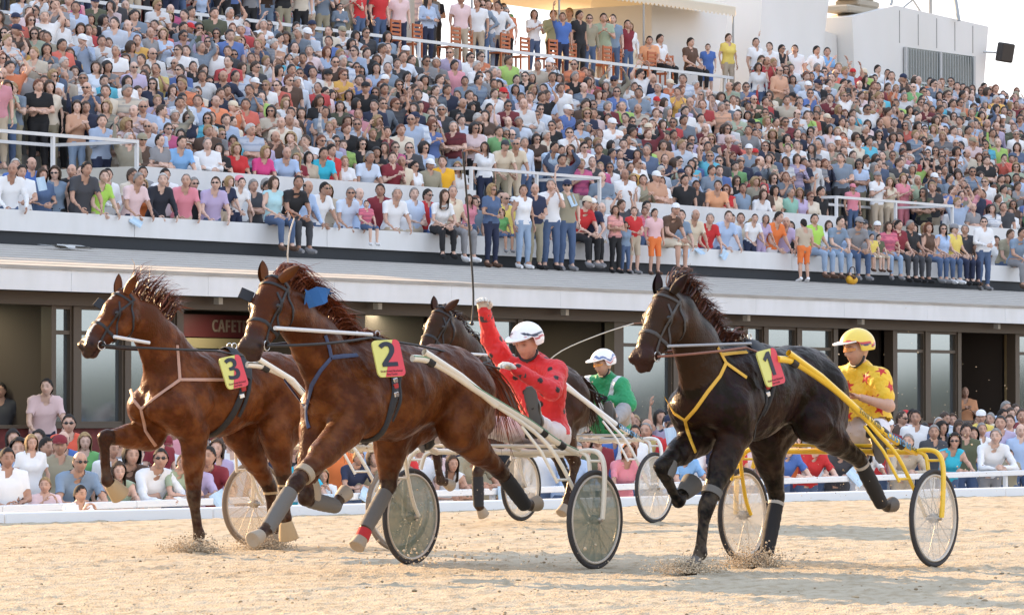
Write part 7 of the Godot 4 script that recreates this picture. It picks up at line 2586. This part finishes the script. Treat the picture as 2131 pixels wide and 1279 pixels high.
	make_sulky("cream racing sulky with a spoked wheel behind the number three horse", F3, -1.45, cream, ink, "cream", {"front": -.24, "track": .85})
	make_sulky("white racing sulky driven by the person in green", F4, -1.52, whitep, null, "white", {"words": [["CUSTOM", -1.34, blue, .0030, false], ["KERON", -1.52, ink, .0018, false]]})
	print("sulkies ", Time.get_ticks_msec() - t0)
	var wt := mat("breeches_white", lin(.66, .62, .62), .7)
	var blk := mat("boot_leather", lin(.02, .02, .022), .4); var dgc := mat("cuff_grey", lin(.05, .05, .055), .8)
	var glove_w := mat("glove_white", lin(.62, .60, .54), .7)
	make_driver("driver in yellow jacket with red stars and a yellow helmet", F1, {"key": "yellow", "cut": 1.07, "lift": .09, "hem": .02, "hips": [-1.87, .97, 0], "chest": [-1.83, 1.27, .0], "neck": [-1.80, 1.43, .0], "head": [-1.715, 1.575, .02], "sl": [-1.75, 1.355, .19], "sr": [-1.80, 1.355, -.19], "el": [-1.70, 1.16, .30], "wl": [-1.56, 1.225, .14], "er": [-1.66, 1.16, -.28], "wr": [-1.50, 1.22, -.08], "kl": [-1.60, .99, .27], "kr": [-1.48, 1.02, -.28], "al": [-1.34, .865, .42], "ar": [-1.10, .98, -.40], "turn": -.45, "nod": .12, "long_sleeves": false, "print": print_yellow, "helmet_paint": helmet_yellow, "visor": mat("visor_white", lin(.74, .74, .72), .3), "collar": blk, "cuff": dgc, "trousers": wt, "boots": blk, "glasses": amber_glass()})
	make_driver("driver in red jacket with black dots raising a whip, white helmet", F2, {"key": "red", "cut": .955, "hem": .05, "hips": [-2.20, .95, 0], "chest": [-2.13, 1.29, 0], "neck": [-2.06, 1.475, .0], "head": [-1.955, 1.615, .0], "sl": [-2.03, 1.405, .20], "sr": [-2.03, 1.42, -.19], "el": [-1.83, 1.27, .30], "wl": [-1.60, 1.425, .15], "er": [-1.93, 1.65, -.30], "wr": [-1.77, 1.86, -.25], "kl": [-1.78, .97, .28], "kr": [-1.70, 1.03, -.28], "al": [-1.44, 1.06, .43], "ar": [-1.30, .93, -.40], "turn": -.05, "nod": .25, "long_sleeves": true, "print": print_red, "helmet_paint": helmet_white_red, "visor": mat("visor_white", lin(.74, .74, .72), .3), "collar": dgc, "cuff": dgc, "trousers": wt, "boots": blk, "gloves": glove_w})
	make_driver("driver in green jacket with a white V and a white helmet", F4, {"key": "green", "hips": [-1.99, 1.0, 0], "chest": [-1.93, 1.28, 0], "neck": [-1.88, 1.445, .0], "head": [-1.77, 1.585, .03], "sl": [-1.84, 1.37, .20], "sr": [-1.84, 1.38, -.19], "el": [-1.80, 1.18, .33], "wl": [-1.74, 1.23, .14], "er": [-1.66, 1.36, -.38], "wr": [-1.58, 1.42, -.55], "kl": [-1.68, 1.12, .33], "kr": [-1.68, 1.10, -.30], "al": [-1.36, 1.02, .42], "ar": [-1.36, 1.0, -.42], "turn": -.35, "nod": .2, "long_sleeves": true, "print": print_green, "helmet_paint": helmet_white_blue, "visor": mat("visor_white", lin(.74, .74, .72), .3), "collar": mat("collar_white", lin(.66, .66, .66), .7), "cuff": mat("cuff_white", lin(.68, .68, .68), .7), "trousers": mat("breeches_grey", lin(.30, .29, .29), .8), "boots": blk, "gloves": mat("glove_dark", lin(.03, .035, .055), .7), "glasses": amber_glass()})
	make_driver("driver in a white helmet hidden behind the number two horse", F3, {"key": "blue", "hips": [-1.95, 1.0, 0], "chest": [-1.90, 1.30, 0], "neck": [-1.86, 1.48, .0], "head": [-1.78, 1.62, .0], "sl": [-1.84, 1.40, .20], "sr": [-1.84, 1.41, -.19], "el": [-1.72, 1.20, .30], "wl": [-1.54, 1.30, .12], "er": [-1.72, 1.20, -.30], "wr": [-1.54, 1.30, -.12], "kl": [-1.62, 1.12, .33], "kr": [-1.62, 1.10, -.30], "al": [-1.32, 1.0, .42], "ar": [-1.32, 1.0, -.42], "long_sleeves": true, "print": print_plain, "helmet_paint": helmet_plain, "visor": mat("visor_white", lin(.74, .74, .72), .3), "collar": dgc, "cuff": dgc, "trousers": wt, "boots": blk, "gloves": glove_w})
	print("drivers ", Time.get_ticks_msec() - t0)
	whips(F2, F3, F4)
	small_things()
	var sp := []
	for e in [[F1, H1.LF[4], 900, 1.3, Vector3(.11, .045, .10)], [F1, H1.RH[4], 900, 1.2, Vector3(.12, .06, .09)], [F3, H3.LF[4], 900, 1.4, Vector3(.11, .055, .09)], [F3, H3.RH[4], 900, 1.2, Vector3(.10, .06, .08)]]:
		sp.append([e[0] * hv(e[1]), e[4], e[2] * 3, e[3] * .5])
	sp.append([F2 * Vector3(-1.1, .03, -.1), Vector3(.55, .12, .4), 420, 1.1])
	sp.append([F2 * Vector3(-1.3, .40, .7), Vector3(.35, .3, .3), 120, .6])
	sp.append([F1 * Vector3(-2.0, .45, .1), Vector3(.7, .35, .5), 260, .6])
	sp.append([F1 * Vector3(-2.6, .9, .1), Vector3(1.1, .5, .5), 90, .4])
	sp.append([F2 * Vector3(-2.4, .5, -.2), Vector3(.8, .35, .4), 140, .5])
	flying_sand(sp)
	clods()
	print("ms ", Time.get_ticks_msec() - t0)

func amber_glass() -> StandardMaterial3D:
	var m := mat("amber_lens", Color(.85, .55, .08, .75), .1)
	m.transparency = BaseMaterial3D.TRANSPARENCY_ALPHA
	return m

func whips(F2: Transform3D, F3: Transform3D, F4: Transform3D) -> void:
	for e in [["long thin black whip held up by the red driver", F2, [Vector3(-1.64, 1.76, .27), Vector3(-1.66, 1.98, .27), Vector3(-1.60, 2.5, .27), Vector3(-1.51, 3.0, .26)], [Vector3(-1.51, 3.0, .26), Vector3(-1.60, 3.02, .25), Vector3(-1.74, 2.99, .24)], .008, "whip_black"],
		["thin pale whip rising behind the number two horse's ears", F3, [Vector3(-1.50, 1.40, .12), Vector3(-1.16, 2.2, .1), Vector3(-1.14, 2.51, .1), Vector3(-1.20, 2.69, .1)], [Vector3(-1.20, 2.69, .1), Vector3(-1.14, 2.75, .1), Vector3(-1.10, 2.73, .1)], .007, "whip_pale"],
		["long pale whip trailing behind the green driver", F4, [Vector3(-1.52, 1.55, .56), Vector3(-1.75, 1.73, .45), Vector3(-2.23, 1.9, .3), Vector3(-2.86, 2.02, .3)], [Vector3(-2.86, 2.02, .3), Vector3(-3.2, 2.04, .3)], .006, "whip_pale"]]:
		var f: Transform3D = e[1]
		var base: Vector3 = e[2][0]
		var t := thing("whip", e[0], "whip", f * Transform3D(Basis(), base))
		var m := mat(e[5], lin(.02, .02, .02) if e[5] == "whip_black" else lin(.5, .45, .38), .4)
		var a := []
		for p in e[2]: a.append(p - base)
		var o := MB.new(); o.tube(smooth_path(a, 4), e[4], 6); part("stick", o, m, t)
		a = []
		for p in e[3]: a.append(p - base)
		o = MB.new(); o.tube(smooth_path(a, 3), e[4] * .6, 5); part("lash", o, mat("lash_tan", lin(.30, .12, .06), .6), t)
		o = MB.new(); o.ball(Vector3.ZERO, Vector3.ONE * .016, 8, 6); part("knob", o, m, t)

func paper_at(label: String, tr: Transform3D, w := .21, h := .29, blue := true) -> void:
	var t := thing("race_paper", label, "paper", tr, "race papers")
	var o := MB.new()
	for k in 6:
		var x0 := -w * .5 + w * k / 6; var x1 := -w * .5 + w * (k + 1) / 6
		var z0 := .02 * sin(k * 1.1); var z1 := .02 * sin((k + 1) * 1.1)
		o.quad(Vector3(x0, -h * .5, z0), Vector3(x0, h * .5, z0), Vector3(x1, h * .5, z1), Vector3(x1, -h * .5, z1))
		o.quad(Vector3(x0, -h * .5, z0 - .003), Vector3(x1, -h * .5, z1 - .003), Vector3(x1, h * .5, z1 - .003), Vector3(x0, h * .5, z0 - .003))
	part("sheet", o, mat("paper_blue" if blue else "paper_white", lin(.46, .60, .72) if blue else lin(.70, .72, .74), .8), t)

func small_things() -> void:
	var fr := func(s: float, t: float, y: float, yaw: float, tilt: float, roll := 0.0) -> Transform3D:
		return Transform3D(stand_frame.basis * Basis(Vector3.UP, yaw) * Basis(Vector3.RIGHT, tilt) * Basis(Vector3.BACK, roll), stand_point(s, t, y))
	var k := 0
	for e in [[.35, 4.42, .02, -.5, -.4, .5, "folded pale blue paper held by the bearded man at the fence"], [2.58, 4.4, -.06, -.3, -.2, .1, "pale blue paper held over the fence by the man in dark brown"], [3.35, 4.4, .02, -.3, -.5, .9, "rolled pale blue paper held by the small boy at the fence"], [1.95, 4.38, -.05, -.3, 0, 0, "pale blue paper hanging over the fence by the woman in sage"], [6.35, 4.4, -.02, -.3, -.1, 0, "pale blue paper hanging from the hand of the boy in navy"], [13.05, 6.0, .72, -.4, -.1, .15, "white paper held up by the man in red behind the fence"], [15.65, 4.4, .12, -.4, -.5, .6, "rolled blue paper in the hand of the man in blue shirt"]]:
		paper_at(e[6], fr.call(e[0], e[1], e[2], e[3], e[4], e[5]))
	for e in [[85, "pale blue paper held by the woman in denim at the parapet"], [282, "rolled blue paper in the hand of the grey haired man in pale pink"], [1124, "pale blue paper held by the man in navy jumper on the roof"], [1146, "blue paper raised to the face of the man in white t-shirt"], [1428, "blue papers hanging from the elderly man in cream"], [1456, "dark blue folded paper held by the man in bright red"], [1508, "blue paper hanging from the man in light blue shirt"]]:
		var u: float = e[0]
		var s := parapet_place(u)
		paper_at(e[1], fr.call(s, 19.93 if u != 1146 else 19.42, 4.45 + [.45, -.10, .25, .75, -.1, -.06, -.10][k], -.4, [-.1, -.6, -.2, -.3, -.5, -.9, -.4][k], [.2, .9, -.15, .3, -.5, .4, -.7][k]), .16, .23)
		k += 1
	# bag and litter on the roof
	var bag := thing("bag", "small yellow shoulder bag lying on the roof under the seated woman", "bag", Transform3D(stand_frame.basis, stand_point(42.1, 19.5, roof_y(19.5))))
	var o := MB.new(); o.ball(Vector3(0, .10, 0), Vector3(.20, .105, .10), 14, 8); rumple(o, .02, 9.0); part("pouch", o, mat("bag_yellow", lin(.72, .38, .02), .6), bag)
	o = MB.new(); o.tube(smooth_path([Vector3(-.15, .2, 0), Vector3(-.08, .36, .02), Vector3(.08, .36, .02), Vector3(.15, .2, 0)], 4), .012, 6); part("strap", o, mat("bag_strap", lin(.05, .03, .03), .7), bag)
	var np := thing("newspaper", "crumpled newspaper sheets lying on the roof at the far left", "newspaper", Transform3D(stand_frame.basis * Basis(Vector3.RIGHT, .1), stand_point(13.9, 18.6, roof_y(18.6) + .02)))
	for q in 3:
		o = MB.new()
		for x in 5:
			var z0 := rng.randf_range(0, .06); var z1 := rng.randf_range(0, .06)
			o.quad(Vector3(x * .12, z0, .15), Vector3(x * .12, z0, -.15), Vector3(x * .12 + .12, z1, -.15), Vector3(x * .12 + .12, z1, .15))
		var sh := part("sheet", o, mat("newsprint", lin(.45, .45, .43), .9), np)
		sh.transform = Transform3D(Basis(Vector3.UP, q * .7), Vector3(q * .45, .01 * q, .1 * q))
	# blue poll cover of the number two horse

func parapet_place(u: float) -> float:
	return {85: 15.43, 128: 15.97, 282: 17.95, 505: 20.98, 842: 25.95, 1124: 30.53, 1146: 30.91, 1428: 35.96, 1456: 36.49, 1508: 37.48}[int(u)]
